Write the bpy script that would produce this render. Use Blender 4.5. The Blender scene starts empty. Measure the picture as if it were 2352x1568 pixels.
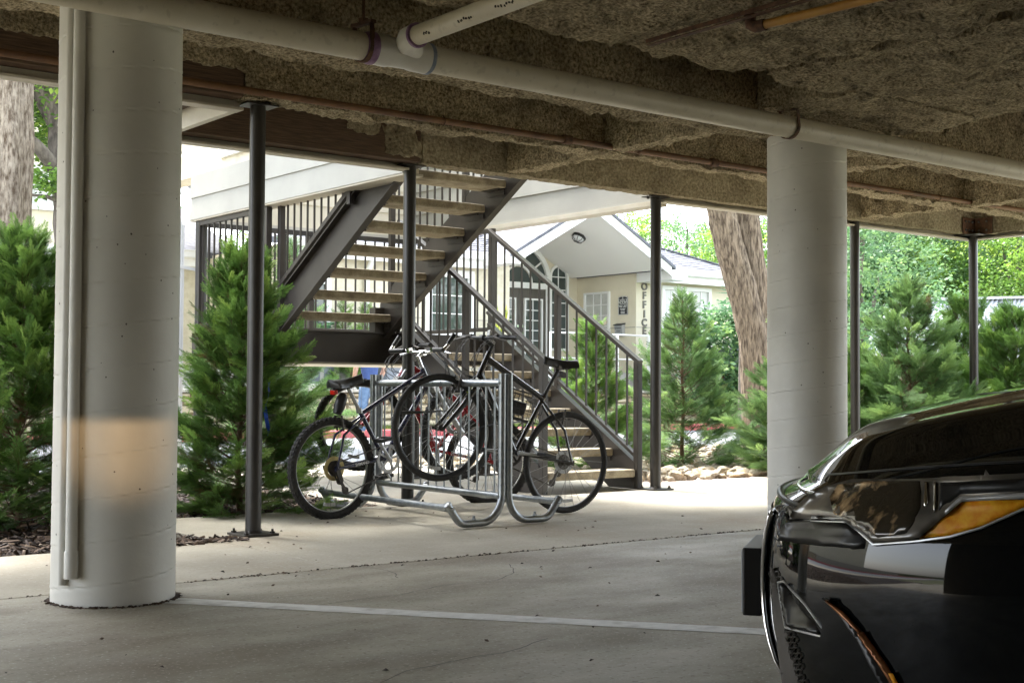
import bpy, bmesh, math, random
import numpy as np
from mathutils import Vector, Matrix, noise as mnoise
from mathutils.bvhtree import BVHTree

R = math.radians
random.seed(7)
rng = np.random.default_rng(7)
SC = bpy.context.scene
COL = SC.collection

# ------------------------------------------------------------------ camera
# world: X runs along the carport edge, Y away from it across the stair shaft, Z up
CAM_H = 0.86
YAW = R(38.0)
FPX, CX, CY = 3050.0, 1176.0, 784.0          # focal length and centre of a 2352 px wide frame
PITCH = math.atan(105.0 / FPX)
ROLL = 0.005
_f0 = Vector((math.sin(YAW), math.cos(YAW), 0))
_r0 = Vector((math.cos(YAW), -math.sin(YAW), 0))
_F = (_f0 * math.cos(PITCH) + Vector((0, 0, math.sin(PITCH)))).normalized()
_U0 = _r0.cross(_F).normalized()
_Rt = (_r0 * math.cos(ROLL) + _U0 * math.sin(ROLL)).normalized()
_Up = _Rt.cross(_F).normalized()
cam_d = bpy.data.cameras.new("camera")
cam = bpy.data.objects.new("camera", cam_d)
COL.objects.link(cam)
M = Matrix((( _Rt.x, _Up.x, -_F.x, 0), (_Rt.y, _Up.y, -_F.y, 0), (_Rt.z, _Up.z, -_F.z, CAM_H), (0, 0, 0, 1)))
cam.matrix_world = M
cam_d.sensor_width = 36.0
cam_d.lens = 36.0 * FPX / 2352.0
cam_d.clip_start = 0.05
cam_d.clip_end = 600
SC.camera = cam
CAMP = Vector((0, 0, CAM_H))

# ------------------------------------------------------------------ world, sun, exposure
W = bpy.data.worlds.new("World")
SC.world = W
W.use_nodes = True
nt = W.node_tree
nt.nodes.clear()
sky = nt.nodes.new("ShaderNodeTexSky")
sky.sky_type = 'NISHITA'
sky.sun_disc = False
SUN_EL, SUN_AZ = 58.0, 97.0      # azimuth: world direction the sun stands in, degrees from +X
sky.sun_elevation = R(SUN_EL)
sky.sun_rotation = R(90.0 - SUN_AZ)
sky.dust_density = 2.0
sky.air_density = 1.0
sky.ozone_density = 1.0
hs = nt.nodes.new("ShaderNodeHueSaturation")
hs.inputs['Saturation'].default_value = 0.38
bg = nt.nodes.new("ShaderNodeBackground")
bg.inputs['Strength'].default_value = 0.15
wo = nt.nodes.new("ShaderNodeOutputWorld")
nt.links.new(sky.outputs[0], hs.inputs['Color'])
nt.links.new(hs.outputs[0], bg.inputs['Color'])
nt.links.new(bg.outputs[0], wo.inputs['Surface'])
sun_d = bpy.data.lights.new("sun", 'SUN')
sun_d.energy = 1.6
sun_d.angle = R(12)
sun_d.color = (1.0, 0.96, 0.90)
sun = bpy.data.objects.new("sun", sun_d)
COL.objects.link(sun)
_sd = Vector((math.cos(R(SUN_AZ)) * math.cos(R(SUN_EL)), math.sin(R(SUN_AZ)) * math.cos(R(SUN_EL)), math.sin(R(SUN_EL))))
sun.rotation_euler = _sd.to_track_quat('Z', 'Y').to_euler()
sun.location = (0, 0, 20)
SC.view_settings.view_transform = 'Standard'
SC.view_settings.look = 'None'
SC.view_settings.gamma = 1.0
SC.view_settings.use_curve_mapping = False
SC.view_settings.exposure = 3.1
SC.render.engine = 'CYCLES'
SC.cycles.max_bounces = 8
SC.cycles.diffuse_bounces = 5
SC.cycles.transparent_max_bounces = 12
SC.cycles.caustics_reflective = False
SC.cycles.caustics_refractive = False

# ------------------------------------------------------------------ frame <-> place
def ray(px, py):
    return (_F + _Rt * ((px - CX) / FPX) + _Up * ((CY - py) / FPX))

def gp(px, py, h=0.0):
    d = ray(px, py)
    t = (h - CAM_H) / d.z
    return CAMP + d * t

def dp(px, py, z):
    """point seen at px,py whose distance in front of the camera is z"""
    return CAMP + ray(px, py) * z

def hit_y(px, py, y):
    d = ray(px, py)
    return CAMP + d * (y / d.y)

def hit_x(px, py, x):
    d = ray(px, py)
    return CAMP + d * (x / d.x)

# ------------------------------------------------------------------ noise for mesh relief
def _h3(ix, iy, iz, s):
    n = (ix * 374761393 + iy * 668265263 + iz * 1274126177 + s * 974634777) & 0xffffffff
    n = ((n ^ (n >> 13)) * 1274126177) & 0xffffffff
    return ((n ^ (n >> 16)) & 0xffff) / 65535.0

def vnoise(p, s=0):
    f = np.floor(p).astype(np.int64)
    w = p - f
    w = w * w * (3 - 2 * w)
    out = 0
    for dx in (0, 1):
        for dy in (0, 1):
            for dz in (0, 1):
                h = _h3(f[:, 0] + dx, f[:, 1] + dy, f[:, 2] + dz, s)
                out = out + h * (w[:, 0] if dx else 1 - w[:, 0]) * (w[:, 1] if dy else 1 - w[:, 1]) * (w[:, 2] if dz else 1 - w[:, 2])
    return out * 2 - 1

# ------------------------------------------------------------------ tagging
def tag(o, label=None, cat=None, group=None, kind=None):
    if label: o['label'] = label
    if cat: o['category'] = cat
    if group: o['group'] = group
    if kind: o['kind'] = kind
    return o

def empty(name, loc=(0, 0, 0), rz=0.0, label=None, cat=None, group=None):
    o = bpy.data.objects.new(name, None)
    o.empty_display_size = 0.1
    COL.objects.link(o)
    o.location = loc
    o.rotation_euler = (0, 0, rz)
    return tag(o, label, cat, group)

def link(name, me, mats=None, parent=None, smooth=False):
    o = bpy.data.objects.new(name, me)
    COL.objects.link(o)
    if mats is not None and not me.materials:
        for m in (mats if isinstance(mats, (list, tuple)) else [mats]):
            me.materials.append(m)
    if smooth:
        me.shade_smooth()
    if parent is not None:
        o.parent = parent
    return o

def child_copies(o):
    return list(o.children)

def copy_tree(o, parent=None):
    c = o.copy()
    COL.objects.link(c)
    if parent is not None:
        c.parent = parent
    for ch in list(o.children):
        copy_tree(ch, c)
    return c

# ------------------------------------------------------------------ mesh builder
class MB:
    def __init__(self):
        self.v, self.f, self.mi, self.cur = [], [], [], 0
    def add(self, vs, fs):
        b = len(self.v)
        self.v.extend([tuple(p) for p in vs])
        for f in fs:
            self.f.append(tuple(i + b for i in f))
            self.mi.append(self.cur)
        return self
    def box(self, c, s, rot=None):
        x, y, z = s[0] / 2, s[1] / 2, s[2] / 2
        vs = [Vector(p) for p in ((-x, -y, -z), (x, -y, -z), (x, y, -z), (-x, y, -z), (-x, -y, z), (x, -y, z), (x, y, z), (-x, y, z))]
        if rot is not None:
            vs = [rot @ p for p in vs]
        c = Vector(c)
        return self.add([p + c for p in vs], [(0, 3, 2, 1), (4, 5, 6, 7), (0, 1, 5, 4), (1, 2, 6, 5), (2, 3, 7, 6), (3, 0, 4, 7)])
    def box2(self, a, b):
        return self.box([(a[i] + b[i]) / 2 for i in range(3)], [abs(b[i] - a[i]) for i in range(3)])
    def bar(self, p, q, w, h, up=(0, 0, 1)):
        p, q = Vector(p), Vector(q)
        d = (q - p)
        L = d.length
        if L < 1e-6: return self
        d.normalize()
        s = d.cross(Vector(up))
        if s.length < 1e-4: s = d.cross(Vector((1, 0, 0)))
        s.normalize()
        u = s.cross(d).normalized()
        vs = []
        for e in (p, q):
            for a, b in ((-1, -1), (1, -1), (1, 1), (-1, 1)):
                vs.append(e + s * (a * w / 2) + u * (b * h / 2))
        return self.add(vs, [(0, 1, 2, 3), (7, 6, 5, 4), (0, 4, 5, 1), (1, 5, 6, 2), (2, 6, 7, 3), (3, 7, 4, 0)])
    def tube(self, pts, r, n=10, caps=True, closed=False):
        pts = [Vector(p) for p in pts]
        m = len(pts)
        rs = r if isinstance(r, (list, tuple)) else [r] * m
        b = len(self.v)
        t0 = (pts[1] - pts[0]).normalized()
        a = t0.orthogonal().normalized()
        for i, p in enumerate(pts):
            if closed:
                t = (pts[(i + 1) % m] - pts[i - 1]).normalized()
            elif i == 0: t = t0
            elif i == m - 1: t = (pts[-1] - pts[-2]).normalized()
            else: t = ((pts[i + 1] - p).normalized() + (p - pts[i - 1]).normalized()).normalized()
            a = (a - t * a.dot(t))
            a = a.normalized() if a.length > 1e-5 else t.orthogonal().normalized()
            c = t.cross(a)
            for k in range(n):
                g = 2 * math.pi * k / n
                self.v.append(tuple(p + (a * math.cos(g) + c * math.sin(g)) * rs[i]))
        for i in range(m if closed else m - 1):
            j = (i + 1) % m
            for k in range(n):
                l = (k + 1) % n
                self.f.append((b + i * n + k, b + i * n + l, b + j * n + l, b + j * n + k))
                self.mi.append(self.cur)
        if caps and not closed:
            self.f.append(tuple(b + k for k in range(n))[::-1]); self.mi.append(self.cur)
            self.f.append(tuple(b + (m - 1) * n + k for k in range(n))); self.mi.append(self.cur)
        return self
    def cyl(self, c, r, h, n=24, r2=None):
        c = Vector(c)
        return self.tube([c, c + Vector((0, 0, h))], [r, r2 if r2 is not None else r], n)
    def lathe(self, prof, n=24, c=(0, 0, 0), axis='Z'):
        b = len(self.v)
        for (r, z) in prof:
            for k in range(n):
                g = 2 * math.pi * k / n
                x, y = r * math.cos(g), r * math.sin(g)
                p = (x, y, z) if axis == 'Z' else ((x, z, y) if axis == 'Y' else (z, x, y))
                self.v.append((p[0] + c[0], p[1] + c[1], p[2] + c[2]))
        for i in range(len(prof) - 1):
            for k in range(n):
                l = (k + 1) % n
                self.f.append((b + i * n + k, b + i * n + l, b + (i + 1) * n + l, b + (i + 1) * n + k))
                self.mi.append(self.cur)
        return self
    def prism(self, poly, d):
        """poly: list of 3D points (planar), extruded by vector d"""
        poly = [Vector(p) for p in poly]
        d = Vector(d)
        n = len(poly)
        self.add([*poly, *[p + d for p in poly]], [tuple(range(n))[::-1], tuple(range(n, 2 * n))] + [(i, (i + 1) % n, n + (i + 1) % n, n + i) for i in range(n)])
        return self
    def mesh(self, name):
        me = bpy.data.meshes.new(name)
        me.from_pydata(self.v, [], self.f)
        if any(self.mi):
            me.polygons.foreach_set('material_index', self.mi)
        me.update()
        return me
    def build(self, name, mat, parent=None, smooth=False, bevel=0.0, norm=False):
        me = self.mesh(name)
        if norm:
            bm = bmesh.new(); bm.from_mesh(me); bmesh.ops.recalc_face_normals(bm, faces=bm.faces); bm.to_mesh(me); bm.free()
        o = link(name, me, mat, parent)
        if smooth:
            smooth_angle(me)
        if bevel:
            m = o.modifiers.new("bevel", 'BEVEL')
            m.width = bevel; m.segments = 2; m.limit_method = 'ANGLE'; m.angle_limit = R(40)
        return o

def smooth_angle(me, ang=40):
    me.shade_smooth()
    bm = bmesh.new(); bm.from_mesh(me)
    for e in bm.edges:
        if len(e.link_faces) == 2 and e.calc_face_angle(0) > R(ang):
            e.smooth = False
    bm.to_mesh(me); bm.free()

def np_mesh(name, V, Q, tint=None, tris=False):
    """V (n,3) float, Q (m,k) int"""
    me = bpy.data.meshes.new(name)
    k = Q.shape[1]
    me.vertices.add(len(V)); me.vertices.foreach_set('co', V.astype(np.float32).ravel())
    me.loops.add(Q.size); me.loops.foreach_set('vertex_index', Q.astype(np.int32).ravel())
    me.polygons.add(len(Q))
    me.polygons.foreach_set('loop_start', np.arange(0, Q.size, k, dtype=np.int32))
    if tint is not None:
        at = me.attributes.new('tint', 'FLOAT', 'POINT')
        at.data.foreach_set('value', tint.astype(np.float32))
    me.update(calc_edges=True)
    return me

def scatter(name, TV, TF, P, Rm, S, tint, mat, parent=None):
    """copies of one small template (TV verts, TF faces) joined in one mesh; P (m,3) places, Rm (m,3,3) turns, S (m,) sizes"""
    m, n = len(P), len(TV)
    V = np.einsum('mij,nj->mni', Rm, TV) * S[:, None, None] + P[:, None, :]
    F = TF[None, :, :] + (np.arange(m) * n)[:, None, None]
    t = np.repeat(tint, n)
    me = np_mesh(name, V.reshape(-1, 3), F.reshape(-1, TF.shape[1]), t)
    return link(name, me, mat, parent)

def rots(d, roll, up=None):
    """(m,3,3): local Y axis along d, rolled about it"""
    d = d / np.linalg.norm(d, axis=1)[:, None]
    z = np.tile(np.array([0, 0, 1.0]), (len(d), 1))
    x = np.cross(d, z)
    nl = np.linalg.norm(x, axis=1)
    x[nl < 1e-3] = (1, 0, 0)
    x = x / np.linalg.norm(x, axis=1)[:, None]
    y = np.cross(x, d)
    c, s = np.cos(roll)[:, None], np.sin(roll)[:, None]
    X = x * c + y * s
    Z = -x * s + y * c
    return np.stack([X, d, Z], axis=2)

# ------------------------------------------------------------------ materials
def _n(t, k, **kw):
    n = t.nodes.new(k)
    for a, b in kw.items():
        setattr(n, a, b)
    return n

def mk(name, c1, c2=None, scale=6, rough=0.6, bump=0.0, bscale=60, metal=0.0, detail=6, stretch=(1, 1, 1), c3=None, s3=1.5, w3=0.5,
       spec=0.5, coat=0.0, bdist=0.01, contrast=(0.35, 0.65), specks=None, rough2=None, tint=None, trans=0.0, bstretch=None, specks2=None):
    m = bpy.data.materials.new(name)
    m.use_nodes = True
    t = m.node_tree
    b = t.nodes['Principled BSDF']
    out = t.nodes['Material Output']
    L = t.links.new
    tc = _n(t, 'ShaderNodeTexCoord')
    mp = _n(t, 'ShaderNodeMapping')
    mp.inputs['Scale'].default_value = stretch
    L(tc.outputs['Object'], mp.inputs['Vector'])
    src = mp.outputs[0]
    def rgba(c): return (c[0], c[1], c[2], 1)
    colsock = None
    if c2 is not None:
        nz = _n(t, 'ShaderNodeTexNoise'); nz.inputs['Scale'].default_value = scale; nz.inputs['Detail'].default_value = detail; nz.inputs['Roughness'].default_value = 0.6
        L(src, nz.inputs['Vector'])
        rp = _n(t, 'ShaderNodeValToRGB')
        rp.color_ramp.elements[0].position = contrast[0]; rp.color_ramp.elements[0].color = rgba(c1)
        rp.color_ramp.elements[1].position = contrast[1]; rp.color_ramp.elements[1].color = rgba(c2)
        L(nz.outputs['Fac'], rp.inputs['Fac'])
        colsock = rp.outputs['Color']
        if c3 is not None:
            n3 = _n(t, 'ShaderNodeTexNoise'); n3.inputs['Scale'].default_value = s3; n3.inputs['Detail'].default_value = 5
            L(tc.outputs['Object'], n3.inputs['Vector'])
            r3 = _n(t, 'ShaderNodeMapRange'); r3.inputs['From Min'].default_value = 0.5; r3.inputs['From Max'].default_value = 0.72
            r3.inputs['To Max'].default_value = w3
            L(n3.outputs['Fac'], r3.inputs['Value'])
            mx = _n(t, 'ShaderNodeMix', data_type='RGBA')
            L(r3.outputs[0], mx.inputs[0]); L(colsock, mx.inputs[6]); mx.inputs[7].default_value = rgba(c3)
            colsock = mx.outputs[2]
        for sp_ in (specks, specks2):
            if sp_ is None: continue
            sc_, amt, cc = sp_
            ns = _n(t, 'ShaderNodeTexNoise'); ns.inputs['Scale'].default_value = sc_; ns.inputs['Detail'].default_value = 2
            L(tc.outputs['Object'], ns.inputs['Vector'])
            rs = _n(t, 'ShaderNodeMapRange'); rs.inputs['From Min'].default_value = 0.60; rs.inputs['From Max'].default_value = 0.68; rs.inputs['To Max'].default_value = amt
            L(ns.outputs['Fac'], rs.inputs['Value'])
            mx = _n(t, 'ShaderNodeMix', data_type='RGBA')
            L(rs.outputs[0], mx.inputs[0]); L(colsock, mx.inputs[6]); mx.inputs[7].default_value = rgba(cc)
            colsock = mx.outputs[2]
        if rough2 is not None:
            rr = _n(t, 'ShaderNodeMapRange'); rr.inputs['To Min'].default_value = rough; rr.inputs['To Max'].default_value = rough2
            rr.inputs['From Min'].default_value = 0.3; rr.inputs['From Max'].default_value = 0.7
            L(nz.outputs['Fac'], rr.inputs['Value']); L(rr.outputs[0], b.inputs['Roughness'])
    if tint is not None:      # per-leaf colour: tint attribute picks between the colours
        at = _n(t, 'ShaderNodeAttribute', attribute_name='tint')
        rp = _n(t, 'ShaderNodeValToRGB')
        els = rp.color_ramp.elements
        els[0].position = 0; els[0].color = rgba(tint[0]); els[1].position = 1; els[1].color = rgba(tint[-1])
        for i, c in enumerate(tint[1:-1]):
            e = els.new((i + 1) / (len(tint) - 1)); e.color = rgba(c)
        L(at.outputs['Fac'], rp.inputs['Fac'])
        colsock = rp.outputs['Color']
    if colsock is not None: L(colsock, b.inputs['Base Color'])
    else: b.inputs['Base Color'].default_value = rgba(c1)
    if rough2 is None: b.inputs['Roughness'].default_value = rough
    b.inputs['Metallic'].default_value = metal
    b.inputs['Specular IOR Level'].default_value = spec
    if coat:
        b.inputs['Coat Weight'].default_value = coat; b.inputs['Coat Roughness'].default_value = 0.03
    if bump:
        nb = _n(t, 'ShaderNodeTexNoise'); nb.inputs['Scale'].default_value = bscale; nb.inputs['Detail'].default_value = 5; nb.inputs['Roughness'].default_value = 0.65
        if bstretch:
            m2 = _n(t, 'ShaderNodeMapping'); m2.inputs['Scale'].default_value = bstretch
            L(tc.outputs['Object'], m2.inputs['Vector']); L(m2.outputs[0], nb.inputs['Vector'])
        else:
            L(src, nb.inputs['Vector'])
        bp = _n(t, 'ShaderNodeBump'); bp.inputs['Strength'].default_value = bump; bp.inputs['Distance'].default_value = bdist
        L(nb.outputs['Fac'], bp.inputs['Height']); L(bp.outputs[0], b.inputs['Normal'])
    if trans:
        tr = _n(t, 'ShaderNodeBsdfTranslucent')
        if colsock is not None: L(colsock, tr.inputs['Color'])
        else: tr.inputs['Color'].default_value = rgba(c1)
        ms = _n(t, 'ShaderNodeMixShader'); ms.inputs[0].default_value = trans
        L(b.outputs[0], ms.inputs[1]); L(tr.outputs[0], ms.inputs[2]); L(ms.outputs[0], out.inputs['Surface'])
    return m

def glass(name, tint=(0.02, 0.025, 0.03), rough=0.03):
    return mk(name, tint, rough=rough, spec=0.8)

MT = {}
MT['popcorn'] = mk('popcorn_stucco', (0.15, 0.115, 0.066), (0.76, 0.65, 0.45), scale=60, rough=0.95, bump=1.0, bscale=55, bdist=0.03, c3=(0.10, 0.078, 0.048), s3=5, w3=0.6, specks=(70, 0.5, (0.45, 0.42, 0.34)), spec=0.1)
MT['popcorn2'] = mk('popcorn_stucco_light', (0.22, 0.18, 0.115), (0.52, 0.46, 0.33), scale=40, rough=0.95, bump=1.0, bscale=38, bdist=0.03, c3=(0.09, 0.07, 0.045), s3=3, w3=0.5, spec=0.1)
MT['oldwood'] = mk('old_beam_wood', (0.05, 0.028, 0.016), (0.14, 0.085, 0.05), scale=5, stretch=(1.2, 9, 22), rough=0.8, bump=0.5, bscale=8, bdist=0.006)
MT['trim'] = mk('beige_trim', (0.50, 0.46, 0.37), (0.60, 0.56, 0.47), scale=3, rough=0.5)
MT['column'] = mk('painted_column', (0.61, 0.60, 0.555), (0.70, 0.69, 0.64), scale=2.2, rough=0.55, bump=0.35, bscale=28, bdist=0.004, specks=(14, 0.0, (0.2, 0.2, 0.2)), rough2=0.45)
MT['pit'] = mk('dark_pit', (0.12, 0.11, 0.10), rough=0.9)
MT['pvc'] = mk('cream_pvc', (0.60, 0.55, 0.43), (0.70, 0.655, 0.54), scale=2.5, rough=0.42, specks=(26, 0.35, (0.4, 0.36, 0.28)), spec=0.45)
MT['pvcw'] = mk('white_pvc', (0.74, 0.73, 0.69), (0.68, 0.66, 0.6), scale=12, rough=0.3)
MT['purple'] = mk('purple_primer', (0.20, 0.10, 0.22), (0.33, 0.2, 0.34), scale=40, rough=0.5)
MT['blueglue'] = mk('blue_glue', (0.16, 0.22, 0.33), (0.3, 0.33, 0.4), scale=40, rough=0.5)
MT['rust'] = mk('rusty_iron', (0.05, 0.025, 0.016), (0.15, 0.075, 0.04), scale=30, rough=0.85, bump=0.5, bscale=80, bdist=0.003)
MT['orange'] = mk('orange_sprinkler_pipe', (0.11, 0.05, 0.022), (0.20, 0.10, 0.042), scale=9, rough=0.6, c3=(0.10, 0.05, 0.03), s3=2.5, w3=0.8)
MT['yellowpipe'] = mk('yellow_gas_pipe', (0.50, 0.27, 0.045), (0.42, 0.2, 0.04), scale=9, rough=0.5, c3=(0.16, 0.09, 0.04), s3=6, w3=0.6)
MT['steel'] = mk('dark_bronze_paint', (0.024, 0.020, 0.017), (0.036, 0.031, 0.026), scale=4, rough=0.38, bump=0.08, bscale=90, bdist=0.002)
MT['steelblue'] = mk('dark_grey_paint', (0.026, 0.024, 0.022), (0.038, 0.035, 0.032), scale=3, rough=0.35, bump=0.08, bscale=90, bdist=0.002)
MT['bolt'] = mk('bolt_metal', (0.05, 0.045, 0.04), rough=0.4, metal=0.4)
MT['tread'] = mk('precast_tread', (0.25, 0.21, 0.145), (0.42, 0.375, 0.275), scale=14, rough=0.85, bump=0.5, bscale=70, bdist=0.004, specks=(160, 0.7, (0.08, 0.07, 0.06)), c3=(0.14, 0.12, 0.09), s3=5, w3=0.6)
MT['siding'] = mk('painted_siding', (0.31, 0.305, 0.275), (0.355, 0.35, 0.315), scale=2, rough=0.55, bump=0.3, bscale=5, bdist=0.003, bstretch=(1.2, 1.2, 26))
MT['stucco'] = mk('cream_stucco', (0.66, 0.60, 0.46), (0.72, 0.66, 0.52), scale=1.5, rough=0.9, bump=0.5, bscale=45, bdist=0.006)
MT['stucco2'] = mk('cream_stucco_rough', (0.60, 0.55, 0.42), (0.70, 0.655, 0.53), scale=9, rough=0.9, bump=0.7, bscale=35, bdist=0.008)
MT['white'] = mk('white_paint', (0.80, 0.80, 0.78), (0.84, 0.84, 0.83), scale=2, rough=0.45)
MT['soffit'] = mk('white_soffit', (0.88, 0.87, 0.84), rough=0.7)
MT['glass'] = glass('window_glass', (0.05, 0.065, 0.06), 0.04)
MT['blind'] = mk('window_blind', (0.5, 0.5, 0.47), (0.6, 0.6, 0.57), scale=4, rough=0.3, spec=0.7)
MT['doorpaint'] = mk('dark_door_paint', (0.075, 0.065, 0.055), (0.095, 0.085, 0.072), scale=3, rough=0.4)
MT['shingle'] = mk('grey_shingle', (0.095, 0.098, 0.115), (0.17, 0.175, 0.20), scale=7, rough=0.9, bump=0.4, bscale=60, bdist=0.006)
MT['galv'] = mk('galvanised_steel', (0.26, 0.285, 0.305), (0.38, 0.40, 0.41), scale=28, rough=0.30, metal=0.85, rough2=0.42, bump=0.1, bscale=70, bdist=0.002, c3=(0.28, 0.29, 0.29), s3=7, w3=0.4)
MT['rubber'] = mk('tyre_rubber', (0.018, 0.018, 0.018), (0.035, 0.033, 0.03), scale=30, rough=0.75)
MT['rim'] = mk('rim_alloy', (0.42, 0.42, 0.40), rough=0.3, metal=0.9)
MT['rimdark'] = mk('rim_dark', (0.03, 0.03, 0.03), rough=0.3, metal=0.3)
MT['chrome'] = mk('chrome', (0.72, 0.72, 0.72), rough=0.14, metal=1.0)
MT['darkmetal'] = mk('dark_drivetrain_metal', (0.06, 0.055, 0.05), (0.12, 0.11, 0.1), scale=40, rough=0.4, metal=0.7)
MT['gold'] = mk('brass_sprocket', (0.45, 0.36, 0.16), rough=0.35, metal=0.8)
MT['bikeblue'] = mk('navy_bike_paint', (0.018, 0.02, 0.055), rough=0.2, coat=0.6, spec=0.6)
MT['bikered'] = mk('red_bike_paint', (0.36, 0.012, 0.02), rough=0.2, coat=0.7, spec=0.6)
MT['bikeblack'] = mk('black_bike_paint', (0.012, 0.012, 0.013), rough=0.18, coat=0.7, spec=0.6)
MT['spoke'] = mk('spoke_steel', (0.22, 0.22, 0.21), rough=0.35, metal=0.7)
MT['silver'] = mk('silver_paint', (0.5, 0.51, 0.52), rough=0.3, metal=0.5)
MT['black'] = mk('black_plastic', (0.02, 0.02, 0.02), (0.03, 0.03, 0.03), scale=20, rough=0.4)
MT['leather'] = mk('black_saddle_cover', (0.018, 0.018, 0.02), (0.03, 0.03, 0.03), scale=30, rough=0.35, bump=0.1, bscale=200, bdist=0.001)
MT['reflector'] = mk('clear_reflector', (0.6, 0.62, 0.64), (0.75, 0.77, 0.78), scale=60, rough=0.2)
MT['redlens'] = mk('red_lens', (0.6, 0.02, 0.01), rough=0.2, coat=0.5)
MT['print'] = mk('white_print', (0.7, 0.7, 0.68), rough=0.5)
MT['printyellow'] = mk('lime_print', (0.45, 0.6, 0.05), rough=0.5)
MT['bark'] = mk('pale_bark', (0.10, 0.07, 0.045), (0.42, 0.36, 0.28), scale=38, stretch=(1, 1, 0.32), rough=0.95, bump=1.0, bscale=14, bdist=0.04, bstretch=(1, 1, 0.2))
MT['bark2'] = mk('brown_bark', (0.05, 0.034, 0.022), (0.30, 0.235, 0.165), scale=32, stretch=(1, 1, 0.16), rough=0.95, bump=1.0, bscale=16, bdist=0.04, bstretch=(1, 1, 0.14))
MT['barkdark'] = mk('dark_bark', (0.05, 0.04, 0.033), (0.17, 0.145, 0.12), scale=14, stretch=(1, 1, 0.4), rough=0.95, bump=1.0, bscale=25, bdist=0.02)
MT['twig'] = mk('brown_twig', (0.10, 0.06, 0.035), (0.19, 0.12, 0.07), scale=20, rough=0.9)
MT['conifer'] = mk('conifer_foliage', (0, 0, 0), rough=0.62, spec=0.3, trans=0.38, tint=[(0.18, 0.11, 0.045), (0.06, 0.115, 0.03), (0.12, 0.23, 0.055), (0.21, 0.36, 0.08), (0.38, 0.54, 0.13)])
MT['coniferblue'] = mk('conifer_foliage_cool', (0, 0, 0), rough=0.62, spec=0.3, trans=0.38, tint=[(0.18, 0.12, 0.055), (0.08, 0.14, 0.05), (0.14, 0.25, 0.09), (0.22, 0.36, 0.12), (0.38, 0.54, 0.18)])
MT['leaf'] = mk('broad_leaf', (0, 0, 0), rough=0.5, spec=0.35, trans=0.4, tint=[(0.05, 0.10, 0.025), (0.10, 0.20, 0.04), (0.18, 0.32, 0.05), (0.32, 0.45, 0.07)])
MT['leafcool'] = mk('broad_leaf_cool', (0, 0, 0), rough=0.5, spec=0.35, trans=0.4, tint=[(0.05, 0.11, 0.05), (0.10, 0.20, 0.09), (0.16, 0.29, 0.12), (0.26, 0.40, 0.12)])
MT['hosta'] = mk('blue_green_leaf', (0.05, 0.14, 0.07), (0.12, 0.26, 0.13), scale=10, rough=0.45, trans=0.2)
MT['snake'] = mk('yellow_edged_leaf', (0.10, 0.22, 0.05), (0.62, 0.62, 0.08), scale=16, rough=0.4, contrast=(0.42, 0.52), stretch=(3, 3, 0.3))
MT['redflower'] = mk('red_petal', (0.75, 0.06, 0.02), (0.9, 0.22, 0.08), scale=30, rough=0.5, trans=0.3)
MT['conc'] = mk('worn_concrete', (0.25, 0.225, 0.165), (0.43, 0.40, 0.315), scale=1.9, rough=0.75, bump=0.35, bscale=130, bdist=0.004, c3=(0.175, 0.14, 0.095), s3=0.8, w3=0.85, specks=(70, 0.55, (0.55, 0.52, 0.44)), specks2=(43, 0.55, (0.15, 0.125, 0.09)), detail=12, rough2=0.55, stretch=(0.7, 1.3, 1))
MT['conc2'] = mk('tan_concrete', (0.35, 0.318, 0.25), (0.46, 0.43, 0.35), scale=1.4, rough=0.85, bump=0.3, bscale=130, bdist=0.004, c3=(0.30, 0.235, 0.155), s3=1.1, w3=0.6, specks=(60, 0.45, (0.24, 0.20, 0.15)), specks2=(37, .35, (0.58, 0.55, 0.47)), detail=12)
MT['pink'] = mk('pink_aggregate', (0.36, 0.29, 0.24), (0.55, 0.46, 0.40), scale=70, rough=0.9, bump=0.6, bscale=110, bdist=0.006)
MT['line'] = mk('white_line_paint', (0.66, 0.66, 0.63), (0.78, 0.78, 0.75), scale=18, rough=0.7, c3=(0.38, 0.36, 0.32), s3=11, w3=0.6)
MT['asphalt'] = mk('grey_road', (0.19, 0.20, 0.215), (0.26, 0.27, 0.285), scale=30, rough=0.9, bump=0.3, bscale=120)
MT['redkerb'] = mk('red_kerb_paint', (0.50, 0.085, 0.095), (0.60, 0.16, 0.16), scale=3, rough=0.7)
MT['grass'] = mk('grass_blades', (0, 0, 0), rough=0.7, trans=0.3, tint=[(0.06, 0.10, 0.02), (0.12, 0.19, 0.04), (0.22, 0.28, 0.07)])
MT['soil'] = mk('ground_soil', (0.10, 0.13, 0.05), (0.18, 0.17, 0.09), scale=3, rough=0.95)
MT['mulch'] = mk('mulch_bed_soil', (0.018, 0.013, 0.01), (0.05, 0.035, 0.025), scale=24, rough=0.95, bump=1.0, bscale=40, bdist=0.02)
MT['chip'] = mk('bark_chip', (0, 0, 0), rough=0.85, tint=[(0.022, 0.014, 0.01), (0.06, 0.035, 0.022), (0.13, 0.085, 0.055), (0.26, 0.2, 0.15)])
MT['rock'] = mk('limestone_rock', (0.26, 0.215, 0.15), (0.50, 0.46, 0.38), scale=9, rough=0.9, bump=0.6, bscale=30, bdist=0.02, c3=(0.40, 0.26, 0.10), s3=4, w3=0.8)
MT['stone'] = mk('limestone_block', (0.46, 0.385, 0.255), (0.64, 0.565, 0.42), scale=4, rough=0.9, bump=0.8, bscale=14, bdist=0.03, c3=(0.34, 0.26, 0.15), s3=3, w3=0.5)
MT['mortar'] = mk('grey_mortar', (0.36, 0.33, 0.27), (0.42, 0.39, 0.33), scale=12, rough=0.95)
MT['greyblock'] = mk('weathered_concrete', (0.30, 0.29, 0.26), (0.44, 0.43, 0.39), scale=4, rough=0.9, bump=0.3, bscale=40)
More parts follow.
